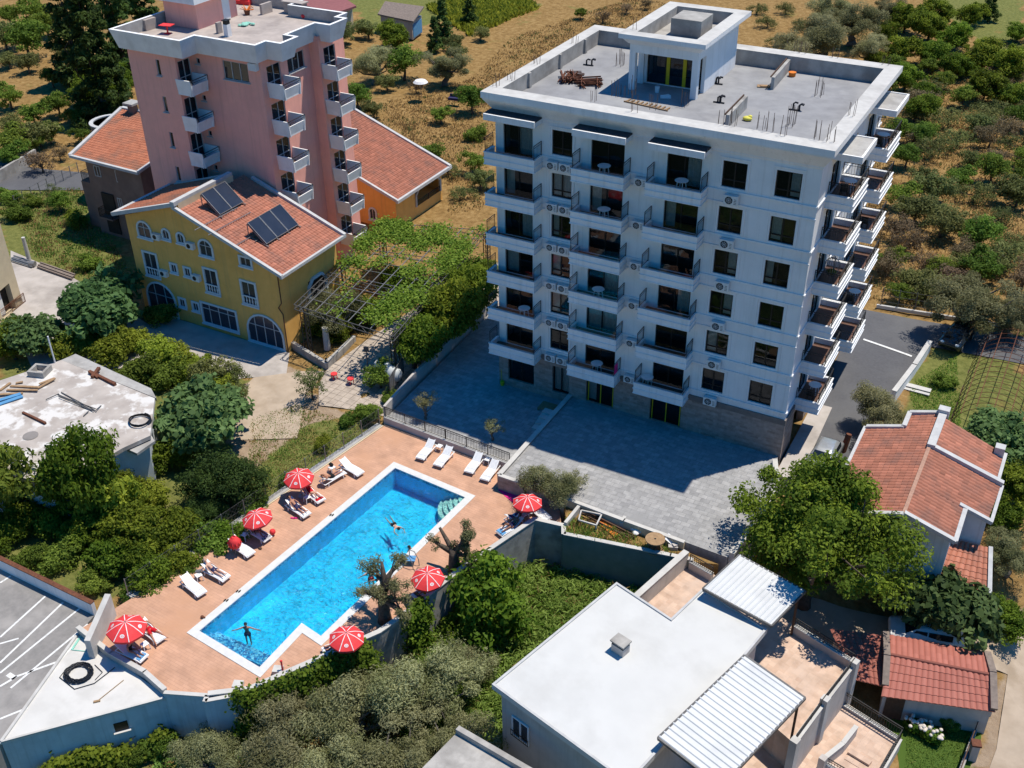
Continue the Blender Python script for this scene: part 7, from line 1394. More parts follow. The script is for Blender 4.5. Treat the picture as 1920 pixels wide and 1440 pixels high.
for k in range(15):
    x = 31.9+k*.3; h = 1.5+.5*math.sin(math.pi*k/14); m.bar((x,22.8,-.2),(x,22.8,h),.035)
m.bar((31.8,22.8,0),(36.2,22.8,0),.06); m.bar((31.8,22.8,.7),(36.2,22.8,.7),.06); 
pts = [(31.9+k*.3,22.8,1.5+.5*math.sin(math.pi*k/14)) for k in range(15)]; m.tube(pts, .035, 5); wbuild(m, 'bars', 'iron', GT)
a = Vector((23.4,20.5,-.1)); b = Vector((45,21.2,0)); t = thing('wire_fence', 'low kerb with wire fence posts along the far side of the upper road', 'fence', (23.4,24.4,0)); m = MB(); m.bar((23,24.2,.12),(33,25.6,.12),.2,.3); wbuild(m, 'kerb', 'ledge', t); m = MB()
for k in range(8): m.bar((23.3+k*1.35,24.3+k*.19,.2),(23.3+k*1.35,24.3+k*.19,1.9),.06)
for h in (.6,1.2,1.8): m.bar((23.3,24.3,h),(32.8,25.6,h),.018)
wbuild(m, 'post', 'grey_iron', t)
m = MB(); m.prism([(22.3,-1.9),(23.9,-1.6),(23.6,8.0),(22.2,8.0)], -1.2, -.28); struct('pavement', m, 'yard_concrete')
c = at(1577,855,-.9); m = MB(); m.tube([c, c+Vector((.2,.4,1.7))], [.24,.2], 12); solo('culvert_pipe', m, 'rust', 'dark rusty tube leaning beside the tarmac drive', 'tube', loc=c)
c = at(1600,826,-.9); m = MB(); m.ell(c, 1.5,.9,.25); solo('rubble_heap', m, 'ledge', 'pale rubble heap under the olive by the drive', 'rubble', loc=c)
# ---------------------------------------------------------------- cars
def car(loc, rz, paint, label, long_=4.0):
    t = thing('car', label, 'car', loc, rz); L, Wd = long_, 1.72
    bm = bmesh.new(); prof = [(-L/2,.35),(-L/2,.72),(-L/2+.15,.88),(-L*.5+L*.2,.96),(-L*.5+L*.37,1.42),(-L*.5+L*.5,1.5),(L*.28,1.46),(L*.5-.2,1.02),(L/2,.85),(L/2,.35)]
    rows = []
    for k, (x, z) in enumerate(prof):
        w = Wd/2 if z < 1.0 else Wd/2-.16-.08*(z > 1.4); rows.append([bm.verts.new((x,-w,z)), bm.verts.new((x,-w*.6,z+.02)), bm.verts.new((x,w*.6,z+.02)), bm.verts.new((x,w,z))])
    for a, b in zip(rows[:-1], rows[1:]):
        for i in range(3): bm.faces.new((a[i],a[i+1],b[i+1],b[i]))
    for s in (0,3): bm.faces.new([r[s] for r in rows])
    bm.faces.new(rows[0]+rows[-1][::-1]); bmesh.ops.recalc_face_normals(bm, faces=bm.faces); bmesh.ops.bevel(bm, geom=bm.edges[:], offset=.05, segments=2, affect='EDGES')
    me = bpy.data.meshes.new('body'); bm.to_mesh(me); bm.free(); me.materials.append(MATS[paint]); me.polygons.foreach_set('use_smooth',[True]*len(me.polygons)); o = bpy.data.objects.new('body', me); COL.objects.link(o); o.parent = t
    def part(n, m, mat): return _build(m, n, mat, t, loc=Vector((0,0,0)))
    for nm, x0, z0, x1, z1 in (('windscreen',-L*.5+L*.21,.99,-L*.5+L*.36,1.40),('rear_window',L*.3,1.43,L*.5-.24,1.08)):
        m = MB(); w0, w1 = Wd/2-.2, Wd/2-.3; n_ = Vector((z1-z0,0,-(x1-x0))).normalized()*(-.035 if x1 > x0 else .035); n_ = Vector((-abs(n_.x) if nm == 'windscreen' else abs(n_.x),0,abs(n_.z))); m.quad(*[Vector(p)+n_ for p in ((x0,-w0,z0),(x0,w0,z0),(x1,w1,z1),(x1,-w1,z1))]); part(nm, m, 'car_glass')
    for s in (-1,1):
        for xa, xb in ((-L*.5+L*.27,-.05),(.03,L*.33)): m = MB(); m.quad(*[(x,s*(w+.035),z) for x,w,z in ((xa,Wd/2-.1,1.0),(xb,Wd/2-.1,1.0),(xb,Wd/2-.2,1.38),(xa+.28 if xa < -.5 else xa,Wd/2-.2,1.38))]); part('side_window', m, 'car_glass')
        for x in (-L*.31,L*.30):
            m = MB(); m.tube([(x,s*(Wd/2-.2),.31),(x,s*(Wd/2+.02),.31)], .31, 18); w = part('wheel', m, 'tyre'); m = MB(); m.tube([(x,s*(Wd/2+.021),.31),(x,s*(Wd/2+.035),.31)], .19, 14); _build(m, 'rim', 'steel', w, loc=Vector((0,0,0)))
        m = MB(); m.ell((-L/2+.12,s*(Wd/2-.28),.78), .12,.2,.1); part('headlight', m, 'metal_white'); m = MB(); m.obox((-L*.5+L*.28,s*(Wd/2+.1),1.02), .12,.2,.14); part('wing_mirror', m, paint); m = MB(); m.ell((L/2-.06,s*(Wd/2-.22),.8), .06,.14,.12); part('tail_light', m, 'red_fabric')
    return t
car((24.75,1.35,-.62), R_(88), 'car_silver', 'silver hatchback parked on the tarmac drive beside the stone base', 3.9)
p = at(1690,1190,-3.2); car((34.2,-9.7,gz(34.2,-9.7)+.07), R_(14), 'car_white', 'white car parked on the lane behind the salmon tile roof', 4.2)
car((30.0,21.4,gz(30,21.4)+.07), R_(80), 'car_glass', 'dark car in the shade under the large olive by the upper road', 3.9)
# hydrangeas on the lawn edge
for i, (u, v, n) in enumerate(((1712,1368,16),(1735,1378,14),(1748,1388,14))):
    c = at(u,v,-3.9); t = thing('hydrangea', ('hydrangea with cream heads at the small house door','middle hydrangea of the three on the lawn edge','hydrangea with cream heads furthest out on the lawn')[i], 'flowers', c); rs = np.random.RandomState(i+40); d = rs.normal(size=(700,3)); d /= np.linalg.norm(d,axis=1,keepdims=True)
    cc = d*np.array([.62,.5,.42])*rs.rand(700,1)**.4+np.array([0,0,.35]); me = leaf_mesh('foliage', cc, d, .16*rs.uniform(.7,1.3,700), rs.normal(.5,.2,700), 'leaf_green', .7, rs); o = bpy.data.objects.new('foliage', me); COL.objects.link(o); o.parent = t; m = MB()
    for k in range(n): a = rs.rand()*6.283; q = rs.rand()**.5; m.ell(c+Vector((math.cos(a)*.6*q, math.sin(a)*.5*q, .62+.2*(1-q))), .12,.12,.09, 7, 4)
    wbuild(m, 'flower_head', 'petal', t, smooth=True)
for i, (u, v) in enumerate(((1800,1350),(1775,1362))):
    c = at(u,v,-4); plant('bush2', c.x, c.y, ('low dark shrub in the shade of the small house, far end','low dark shrub in the shade of the small house, nearer the hydrangeas')[i], 'shrub', sc=.42)
# ---------------------------------------------------------------- pool furniture
ZD = -.995
def lounger_proto():
    t = thing('sun_lounger', 'x', 'sun lounger'); W2 = .33
    # long axis +Y towards the feet, head at -Y; origin under the middle
    m = MB()
    for s in (-1,1): m.tube([(s*W2,-.95,.30),(s*W2,-.3,.31),(s*W2,.35,.33),(s*W2,.75,.30),(s*W2,.95,.24)], .035, 6)
    m.bar((-W2,.93,.25),(W2,.93,.25),.06); m.bar((-W2,-.95,.30),(W2,-.95,.30),.05); _build(m, 'frame', 'plastic_white', t, loc=Vector((0,0,0)))
    m = MB()
    for k in range(14): y = -.24+k*.084; z = .335+(.02 if k < 9 else .02-.02*(k-9)); m.obox((0,y,z), .60,.07,.025)
    m.obox((0,.34,.315), .58,1.18,.018); _build(m, 'seat', 'plastic_white', t, loc=Vector((0,0,0)))
    m = MB(); a = R_(32); M = Matrix.Rotation(-a, 3, 'X'); M2 = M
    for k in range(8): d = .05+k*.092; m.obox((0,-.26-d*math.cos(a),.345+d*math.sin(a)), .58-.012*k,.078,.025, M=Matrix.Rotation(-a,3,'X'))
    m.obox((0,-.26-.38*math.cos(a),.33+.38*math.sin(a)), .54,.74,.016, M=Matrix.Rotation(-a,3,'X'))
    for s in (-1,1): m.bar((s*.28,-.26,.34),(s*.25,-.26-.8*math.cos(a),.34+.8*math.sin(a)),.05)
    _build(m, 'backrest', 'plastic_white', t, loc=Vector((0,0,0)))
    for s in (-1,1):
        for y in (-.62,.6): m = MB(); m.tube([(s*W2,y,.31),(s*(W2+.01),y+(.05 if y > 0 else -.05),.0)], .04, 6); _build(m, 'leg', 'plastic_white', t, loc=Vector((0,0,0)))
    return t
LP = lounger_proto(); used = [0]
def lounger(head, foot, label, group=None, z=ZD):
    """placed by its head and foot ends in the photo (points at seat height)"""
    a, b = at(*head, z+.42), at(*foot, z+.3); c = (a+b)/2; d = b-a; rz = math.atan2(-d.x, d.y)
    o = LP if not used[0] else dup(LP); used[0] += 1; o.location = (c.x, c.y, z); o.rotation_euler = (0,0,rz); o['label'] = label
    o['group'] = 'white sun loungers round the pool'; return o
LG_ = {}
for k, h, f, l in (('a',(809,832),(789,857),'empty lounger furthest left in the row below the terrace railing'),('b',(842,845),(822,870),'empty lounger second from the left below the terrace railing'),('c',(900,854),(878,885),'empty lounger second from the right below the terrace railing'),('d',(931,867),(907,900),'empty lounger furthest right below the terrace railing'),
    ('e',(645,868),(673,886),'empty lounger on the fence side closest to the top of the pool'),('f',(606,902),(642,884),'lounger with a person lying head towards the fence corner, next to the empty top one'),('g',(568,912),(606,941),'lounger under the top left parasol spread with a red towel'),('h',(540,940),(578,967),'lounger under the top left parasol with a man in blue shorts'),
    ('i',(463,985),(505,1012),'lounger beneath the second parasol holding a person on a striped towel'),('j',(432,1012),(474,1041),'lounger with dark towel beside the folded red parasol'),('k',(381,1059),(428,1086),'lounger with a bare-chested man lying flat by the fence'),('l',(341,1080),(384,1117),'empty lounger at the fence, nearest the car park of the empty ones'),
    ('m',(262,1166),(306,1203),'lounger under the lower left parasol with a man in red shorts'),('n',(222,1210),(272,1235),'lounger with pale blue towel against the annexe kerb'),('o',(975,976),(938,999),'lounger with blue and white towel by the right parasol'),('p',(1003,950),(1020,968),'white lounger half behind the right parasol'),
    ('q',(655,1200),(615,1218),'lounger under the bottom parasol by the garden wall'),('r',(815,1095),(785,1115),'lounger in the shade of the parasol between the gnarled olives'),('s',(958,972),(985,960),'lounger with purple towel under the right parasol')):
    LG_[k] = lounger(h, f, l)
def table_proto():
    t = thing('side_table', 'x', 'side table'); m = MB(); m.lathe((0,0,.40), [(.24,0),(.27,.015),(.27,.035),(.24,.045)], 4); m.v = [(.707*(x-y)*1.0,.707*(x+y)*1.0,z) for x,y,z in m.v]; _build(m, 'table_top', 'plastic_white', t, loc=Vector((0,0,0)))
    for i,j in ((-1,-1),(1,-1),(1,1),(-1,1)): m = MB(); m.bar((i*.2,j*.2,0),(i*.17,j*.17,.41),.045); _build(m, 'leg', 'plastic_white', t, loc=Vector((0,0,0)))
    return t
TP = table_proto(); used2 = [0]
for u, v, l in ((824,836,'small white table between the two left loungers below the railing'),(914,861,'small white table between the two right loungers below the railing'),(622,876,'small white table by the fence holding a dark bag'),(576,932,'small white table between the loungers under the top left parasol'),(458,1002,'small white table between the dark-towel lounger and the second parasol'),(372,1078,'small white table with a grey towel between two fence loungers'),(271,1207,'small white table between the pair under the lower left parasol')):
    p = at(u, v, ZD+.42); o = TP if not used2[0] else dup(TP); used2[0] += 1; o.location = (p.x,p.y,ZD); o.rotation_euler = (0,0,-.4+.2*(u%3)); o['label'] = l; o['group'] = 'white side tables by the loungers'
def pt(u, v, z): return at(u, v, z)
c = at(372,1072,ZD+.46); m = MB(); m.obox(c+Vector((0,0,.03)), .34,.24,.07,.4); m.obox(c+Vector((.03,.02,.08)), .26,.2,.05,.7); solo('folded_towel', m, 'grey_cloth', 'folded grey towel on the small table by the fence', 'towel', loc=c)
c = at(621,873,ZD+.46); m = MB(); m.ell(c+Vector((0,0,.1)), .2,.13,.12); m.tube([c+Vector((-.12,0,.16)), c+Vector((0,0,.3)), c+Vector((.12,0,.16))], .02, 5); solo('bag', m, 'black_cloth', 'black bag on the small table by the top fence loungers', 'bag', loc=c)
# parasols: eight red panels, white seams, white emblem on every second panel
def parasol_proto():
    t = thing('parasol', 'x', 'parasol'); n = 8; Rr, zt, ze = 1.02, 2.18, 1.72; m = MB(); e = [Vector((math.cos(2*math.pi*k/n)*Rr, math.sin(2*math.pi*k/n)*Rr, ze)) for k in range(n)]; top = Vector((0,0,zt))
    def P3(k, r, f, lift=0):     # r 0..1 out along the panel, f 0..1 across it
        a = top.lerp(e[k], r); b = top.lerp(e[(k+1)%n], r); p = a.lerp(b, f); p.z += .09*math.sin(math.pi*r)-.035*math.sin(math.pi*f)*r; p.z += lift; return p
    for k in range(n):
        for i in range(4):
            for j in range(4): m.quad(P3(k,i/4,j/4), P3(k,(i+1)/4,j/4), P3(k,(i+1)/4,(j+1)/4), P3(k,i/4,(j+1)/4))
        for j in range(4): a, b = P3(k,1,j/4), P3(k,1,(j+1)/4); m.quad(a, a-Vector((0,0,.13)), b-Vector((0,0,.13)), b)
    cn = _build(m, 'canopy', 'red_fabric', t, loc=Vector((0,0,0))); m = MB()
    for k in range(n):
        for i in range(4):
            f = .035/max(.12,(i+.5)/4); f2 = .05; a, b = i/4, (i+1)/4
            fa, fb = min(.5,.028/max(a,.06)), min(.5,.028/b); m.quad(P3(k,a,0,.006), P3(k,b,0,.006), P3(k,b,fb,.006), P3(k,a,fa,.006)); m.quad(P3(k,a,1-fa,.006), P3(k,b,1-fb,.006), P3(k,b,1,.006), P3(k,a,1,.006))
    _build(m, 'seam', 'white_fabric', cn, loc=Vector((0,0,0)))
    for k in range(0, n, 2):     # emblem: a rounded ring with a bar across it
        m = MB(); N = 18; c0 = (.74,.5)
        def Q(a, r): return P3(k, c0[0]+math.sin(a)*.085*r, c0[1]+math.cos(a)*.20*r, .008)
        for i in range(N): a, b = 2*math.pi*i/N, 2*math.pi*(i+1)/N; m.quad(Q(a,1), Q(b,1), Q(b,.62), Q(a,.62))
        m.quad(P3(k,.70,.46,.008), P3(k,.78,.46,.008), P3(k,.78,.54,.008), P3(k,.70,.54,.008)); m.quad(P3(k,.715,.38,.008), P3(k,.735,.38,.008), P3(k,.735,.62,.008), P3(k,.715,.62,.008)); _build(m, 'emblem', 'white_fabric', cn, loc=Vector((0,0,0)))
    m = MB(); m.tube([(0,0,0),(0,0,2.2)], .022, 8); m.lathe((0,0,2.17), [(.03,0),(.035,.03),(.01,.07)], 8); _build(m, 'pole', 'steel', t, loc=Vector((0,0,0)))
    for k in range(n): m = MB(); m.bar((0,0,1.75), top.lerp(e[k],.6)-Vector((0,0,.02)), .012); _build(m, 'rib', 'steel', t, loc=Vector((0,0,0)))
    m = MB(); m.lathe((0,0,0), [(.26,0),(.26,.06),(.05,.1),(.05,.3)], 14); _build(m, 'base', 'concrete', t, loc=Vector((0,0,0)))
    return t
PP = parasol_proto(); used3 = [0]
for u, v, sc, tx, ty, l in ((560,884,1.0,.10,.05,'open red parasol at the top of the fence side'),(487,961,.98,.05,-.12,'open red parasol second along the fence side'),(232,1167,1.1,0,.05,'open red parasol at the car park corner of the deck'),(988,935,.98,-.05,0,'open red parasol by the stone terrace wall and pink towel'),(646,1187,1.0,0,.05,'open red parasol over the garden wall near the pool notch'),(803,1072,1.0,.08,-.03,'open red parasol between the two gnarled olives')):
    p = at(u, v, ZD+2.1*sc); o = PP if not used3[0] else dup(PP); used3[0] += 1; o.location = (p.x,p.y,ZD); o.rotation_euler = (tx,ty,(u%7)*.11); o.scale = (sc,)*3; o['label'] = l; o['group'] = 'red parasols round the pool'
c = at(437,1013,ZD+1.2); t = thing('folded_parasol', 'folded red parasol bunched up beside the lounger with dark towel', 'parasol', (c.x,c.y,ZD)); m = MB(); b = Vector((c.x,c.y,ZD)); m.tube([b, b+Vector((-.1,.25,2.3))], .022, 7); wbuild(m, 'pole', 'steel', t); m = MB(); m.ell(b+Vector((0,.08,.95)), .40,.36,.42, 14, 9)
for k in range(10): a = k*.628; m.tube([b+Vector((math.cos(a)*.3,.08+math.sin(a)*.27,.62)), b+Vector((math.cos(a)*.42,.08+math.sin(a)*.38,.95)), b+Vector((math.cos(a)*.1,.1+math.sin(a)*.1,1.4))], [.05,.07,.05], 6)
wbuild(m, 'canopy', 'red_fabric', t, smooth=True)
# towels
def towel(k, y0, y1, mat, label, w=.56, z=.365):
    o = LG_[k]; m = MB(); n = 10; a = R_(32)
    def pz(y): return z if y > -.26 else z+(-.26-y)*math.tan(a)
    for i in range(n):
        p, q = y0+(y1-y0)*i/n, y0+(y1-y0)*(i+1)/n; m.quad((-w/2,p,pz(p)),(w/2,p,pz(p)),(w/2,q,pz(q)),(-w/2,q,pz(q)))
        for s in (-1,1): m.quad((s*w/2,p,pz(p)),(s*w/2,q,pz(q)),(s*(w/2+.03),q,pz(q)-.16),(s*(w/2+.03),p,pz(p)-.16))
    t = _build(m, 'towel', mat, None, loc=Vector((0,0,0))); t.location = o.location; t.rotation_euler = o.rotation_euler; tag(t, label, 'towel')
towel('g',-.75,.8,'red_towel','red towel under the person by the top left parasol'); towel('j',-.1,.42,'grey_cloth','dark grey towel on the lounger by the folded parasol',.42); towel('n',.15,.85,'blue_towel','pale blue towel on the lounger against the annexe kerb'); towel('o',-.2,.9,'blue_towel','blue and white towel on the lounger by the right parasol',.62); towel('h',.1,.6,'pink_wall','pinkish towel under the man in blue shorts'); towel('s',-.7,.8,'purple','purple towel on the lounger under the right parasol'); towel('r',-.7,.8,'navy','dark purple towel on the lounger between the gnarled olives'); towel('q',-.7,.8,'navy','dark blue towel on the lounger under the bottom parasol')
mk('stripe', (.02,.022,.06), (.55,.55,.58), scale=12, co='O', lo=.49, hi=.51, bump=0); towel('i',.0,.9,'stripe','dark striped towel under the second parasol')
p = [at(*q, ZD+.012) for q in ((933,918),(945,917),(975,932),(968,945),(958,940))]; m = MB(); m.add([tuple(q) for q in p], [(0,1,2,3,4)]); m.add([tuple(q-Vector((0,0,.01))) for q in p], [(4,3,2,1,0)]); solo('pink_mat', m, 'pink_fabric', 'bright magenta mat on the deck along the stone terrace wall', 'mat', loc=p[0])
# ---------------------------------------------------------------- people: one skinned body each
def person(loc, rz, J, skin, hair, label, wear=(), tilt=None):
    """J: joint positions (local). Body grown from the skeleton with a Skin modifier."""
    t = thing('person', label, 'person', loc, rz); bm = bmesh.new(); sk = bm.verts.layers.skin.verify(); V = {}
    def vert(n, p, r):
        v = bm.verts.new(p); v[sk].radius = (r, r) if not isinstance(r, tuple) else r; V[n] = v; return v
    Jv = {k: Vector(p) for k, p in J.items()}; pel, neck, head = Jv['pelvis'], Jv['neck'], Jv['head']
    vert('pelvis', pel, (.125,.10)); bm.verts.ensure_lookup_table(); V['pelvis'][sk].use_root = True
    sp = pel.lerp(neck,.35); vert('waist', sp, (.11,.085)); ch = pel.lerp(neck,.75); vert('chest', ch, (.14,.10)); vert('neck', neck, .055)
    vert('head0', neck.lerp(head,.55), .06); vert('head', head, .095); vert('crown', head+(head-neck).normalized()*.10, .065)
    E = [('pelvis','waist'),('waist','chest'),('chest','neck'),('neck','head0'),('head0','head'),('head','crown')]
    for s in ('l','r'):
        sh, el, wr = Jv['sh'+s], Jv['el'+s], Jv['wr'+s]; vert('sh'+s, sh, .055); vert('el'+s, el, .042); vert('wr'+s, wr, .03); E += [('chest','sh'+s),('sh'+s,'el'+s),('el'+s,'wr'+s)]
        d = (wr-el).normalized(); palm = wr+d*.07; vert('pm'+s, palm, (.036,.022)); E.append(('wr'+s,'pm'+s)); side = d.cross(Vector((0,0,1))); side = side.normalized() if side.length > .1 else Vector((1,0,0)); dn = Vector((0,0,-.012))
        for i, ln in enumerate((.062,.075,.068,.052)): 
            b = palm+side*((i-1.5)*.021)+d*.02; vert(f'f{i}{s}', b+d*ln*.5, .0095); vert(f'g{i}{s}', b+d*ln+dn, .008); E += [('pm'+s,f'f{i}{s}'),(f'f{i}{s}',f'g{i}{s}')]
        vert('th'+s, wr+d*.04+side*(-.045), .011); vert('ti'+s, wr+d*.075+side*(-.065), .009); E += [('wr'+s,'th'+s),('th'+s,'ti'+s)]
        hp, kn, an, toe = Jv['hp'+s], Jv['kn'+s], Jv['an'+s], Jv['to'+s]; vert('hp'+s, hp, .085); vert('tm'+s, hp.lerp(kn,.5), .078); vert('kn'+s, kn, .056); vert('cf'+s, kn.lerp(an,.35), .055); vert('an'+s, an, .036); vert('to'+s, toe, .034); E += [('pelvis','hp'+s),('hp'+s,'tm'+s),('tm'+s,'kn'+s),('kn'+s,'cf'+s),('cf'+s,'an'+s),('an'+s,'to'+s)]
    for a, b in E: bm.edges.new((V[a], V[b]))
    me = bpy.data.meshes.new('body'); bm.to_mesh(me); bm.free(); me.materials.append(MATS[skin]); o = bpy.data.objects.new('body', me); COL.objects.link(o); o.parent = t
    md = o.modifiers.new('skin','SKIN'); md.use_smooth_shade = True; md.branch_smoothing = .3; sb = o.modifiers.new('sub','SUBSURF'); sb.levels = 1; sb.render_levels = 1
    # face and hair
    up = (head-neck).normalized(); f = Vector(J['face']).normalized(); f = (f-up*f.dot(up)).normalized(); sd = f.cross(up); M = Matrix((sd, f, up)).transposed(); m = MB(); L0 = Vector((0,0,0))
    hc = head+up*.03; m.ell(hc-f*.018+up*.025, .102,.108,.108, 12, 8, M=M); _build(m, 'hair', hair, t, loc=L0, smooth=True)
    m = MB(); m.ell(hc+f*.062+up*-.012, .070,.048,.085, 10, 7, M=M); m.ell(hc+f*.112-up*.012, .013,.018,.022, 6, 4, M=M)
    for s in (-1,1): m.ell(hc+sd*.1*s-f*.01-up*.015, .012,.022,.032, 6, 4, M=M)
    _build(m, 'face', skin, t, loc=L0, smooth=True); m = MB()
    for s in (-1,1): m.ell(hc+f*.104+sd*.032*s+up*.012, .012,.008,.008, 6, 4, M=M)
    _build(m, 'eye', 'hair_dark', t, loc=L0); m = MB(); m.ell(hc+f*.106-up*.05, .024,.008,.007, 6, 4, M=M); _build(m, 'mouth', 'rust', t, loc=L0)
    for kind, mat in wear:
        m = MB(); ax = (neck-pel).normalized()
        if kind in ('shorts','trunks'):
            k_ = .62 if kind == 'shorts' else .3; m.tube([sp.lerp(pel,.35), pel, pel.lerp((Jv['hpl']+Jv['hpr'])/2,.8)], [.135,.165,.15], 12)
            for s in ('l','r'): hp, kn = Jv['hp'+s], Jv['kn'+s]; m.tube([hp.lerp(pel,.4), hp, hp.lerp(kn,k_)], [.11,.112,.105], 10)
        elif kind == 'swimsuit':
            m.tube([pel.lerp((Jv['hpl']+Jv['hpr'])/2,.9), pel, sp, ch, ch.lerp(neck,.25)], [.13,.155,.125,.155,.13], 12)
        elif kind == 'top':
            m.tube([sp.lerp(pel,.5), sp, ch, ch.lerp(neck,.35)], [.14,.13,.16,.13], 12)
        _build(m, kind, mat, t, loc=L0, smooth=True)
    return t
def mirror(d):
    o = dict(d)
    for k, v in d.items():
        if k.endswith('l') and k[:-1]+'r' not in d and k[:-1] in ('sh','el','wr','hp','kn','an','to'): o[k[:-1]+'r'] = (-v[0], v[1], v[2])
    return o
# lying on a lounger, feet towards +Y, back on the raised backrest
a32 = 32; zb = .47
def lying(bend=0., armsup=False, prone=False):
    r = R_(a32); Y = lambda d: (-.22-d*math.cos(r), zb+.02+d*math.sin(r)); ny, nz = Y(.50); hy, hz = Y(.68); sy, sz = Y(.44)
    J = dict(pelvis=(0,-.16,zb), neck=(0,ny,nz), head=(0,hy,hz+.02), face=(0,.45,.9), shl=(.18,sy,sz), hpl=(.095,-.08,zb-.01), knl=(.12,.34,zb+.02+bend), anl=(.12,.74,zb-.03), tol=(.15,.84,zb+.08))
    if armsup: J.update(ell=(.34,sy-.12,sz+.02), wrl=(.16,hy-.06,hz+.04))
    else: J.update(ell=(.27,-.30,zb+.12), wrl=(.25,-.06,zb+.03))
    if bend: J = mirror(J); J['knr'] = (-.13,.36,zb+.03); J['anr'] = (-.13,.76,zb-.02); J['tor'] = (-.16,.85,zb+.08); J['anl'] = (.13,.56,zb-.02); J['tol'] = (.15,.72,zb-.02)
    return mirror(J)
def on_lounger(k, J, skin, hair, label, wear): o = LG_[k]; return person(o.location, o.rotation_euler[2], J, skin, hair, label, wear)
on_lounger('k', lying(), 'skin_fair','hair_grey','bare-chested person in dark trunks lying on the lounger by the fence', [('trunks','navy')])
on_lounger('f', lying(0,True), 'skin_tan','hair_dark','person lying with arms behind the head near the top fence corner', [('trunks','black_cloth')])
on_lounger('g', lying(.18), 'skin_fair','hair_dark','person in red lying on a red towel under the top left parasol', [('swimsuit','red_towel')])
on_lounger('h', lying(), 'skin_tan','hair_dark','person in blue shorts lying in the shade of the top left parasol', [('shorts','navy')])
on_lounger('i', lying(.2), 'skin_brown','hair_dark','person in dark swimwear lying beneath the second fence parasol', [('swimsuit','black_cloth')])
Jm = lying(); Jm['anl'] = (.36,.95,.25); Jm['knl'] = (.24,.45,.43); Jm['tol'] = (.40,1.06,.22); Jm['anr'] = (-.36,.95,.25); Jm['knr'] = (-.24,.45,.43); Jm['tor'] = (-.40,1.06,.22)
on_lounger('m', Jm, 'skin_tan','hair_grey','man in red shorts stretched on a lounger with legs hanging either side', [('shorts','red_towel')])
Js = mirror(dict(pelvis=(0,-.1,.50), neck=(0,-.02,.98), head=(0,.06,1.16), face=(.0,1,-.5), shl=(.18,-.03,.92), ell=(.26,.10,.66), wrl=(.16,.30,.62), hpl=(.095,-.05,.49), knl=(.13,.36,.60), anl=(.10,.72,.40), tol=(.12,.84,.45)))
on_lounger('n', Js, 'skin_tan','hair_dark','person in a dark swimsuit sitting up on the lounger by the annexe kerb', [('swimsuit','black_cloth')])
on_lounger('o', lying(.15), 'skin_brown','hair_dark','person lying on the blue and white towel by the right parasol', [('trunks','navy')])
on_lounger('s', Js, 'skin_brown','hair_dark','person sitting hunched in the shade of the right parasol', [('trunks','purple')])
on_lounger('r', lying(), 'skin_tan','hair_dark','person lying in the shade between the gnarled olives', [('shorts','navy')])
on_lounger('q', lying(), 'skin_tan','hair_dark','person lying under the bottom parasol by the garden wall', [('trunks','navy')])
# in the water
Jst = dict(pelvis=(0,0,-.25), neck=(0,0,.28), head=(0,.03,.46), face=(0,1,-.1), shl=(.2,0,.22), ell=(.46,.08,.16), wrl=(.70,.12,.12), hpl=(.1,0,-.3), knl=(.12,.02,-.72), anl=(.12,-.02,-1.1), tol=(.14,.12,-1.13))
p = at(462,1178,-1.1); person((p.x,p.y,-1.24), .505+math.pi, mirror(Jst), 'skin_tan','hair_dark','man standing chest-deep with arms spread at the shallow end of the pool', [('trunks','navy')])
Jsw = mirror(dict(pelvis=(0,-.35,-.06), neck=(0,.15,.03), head=(0,.32,.10), face=(0,.6,-.6), shl=(.19,.12,.0), ell=(.34,.38,-.02), wrl=(.28,.62,-.05), hpl=(.1,-.40,-.08), knl=(.14,-.80,-.12), anl=(.16,-1.2,-.08), tol=(.17,-1.34,-.06)))
p = at(743,987,-1.08); person((p.x,p.y,-1.13), -2.1, Jsw, 'skin_fair','hair_dark','swimmer doing breaststroke in the deep half of the pool', [('trunks','black_cloth')])
Jed = mirror(dict(pelvis=(0,0,-.3), neck=(0,.08,.20), head=(0,.10,.38), face=(0,1,.1), shl=(.18,.08,.15), ell=(.22,.28,.12), wrl=(.14,.45,.16), hpl=(.1,0,-.35), knl=(.12,.05,-.75), anl=(.12,-.1,-1.1), tol=(.13,.02,-1.13)))
p = at(769,1030,-1.05); person((p.x-.15,p.y,-1.3), -1.5, Jed, 'skin_tan','hair_dark','bather holding the pool edge beside the gnarled olive', [('trunks','navy')])
p = at(694,1072,-1.05); person((p.x,p.y,-1.3), -2.3, mirror(Jst), 'skin_fair','hair_dark','bather in the water behind the heavily pruned olive', [('trunks','red_towel')])
p = at(716,1088,-1.05); person((p.x-.3,p.y,-1.3), .9, mirror(Jst), 'skin_tan','hair_dark','bather partly hidden by leaves of the heavily pruned olive', [('trunks','navy')])
# bits on the deck and coping
c = at(498,1005,ZD); m = MB(); c = at(511,997,ZD+.3); m.ell(c, .2,.2,.2, 14, 10); solo('beach_ball', m, 'red_fabric', 'round red ball floating toy beside the second parasol lounger', 'ball', loc=c, smooth=True)
for i, (u, v, l) in enumerate(((424,1126,'dark shoes on the coping nearer the shallow end'),(447,1109,'dark shoes on the coping further from the shallow end'),(622,966,'small dark object on the long white coping'))):
    c = at(u,v,-.955); m = MB(); 
    for s in (-1,1): m.ell(c+Vector((s*.07,.03*s,.03)), .05,.13,.035, 8, 5)
    solo('shoes', m, 'black_cloth', l, 'shoes', loc=c, smooth=True)
c = at(380,1158,-.97); m = MB(); m.ell(c+Vector((0,0,.07)), .14,.10,.07); m.ell(c+Vector((.12,.03,.05)), .07,.06,.05); solo('bag', m, 'rust', 'brown bag at the corner of the pool coping', 'bag', loc=c, smooth=True)
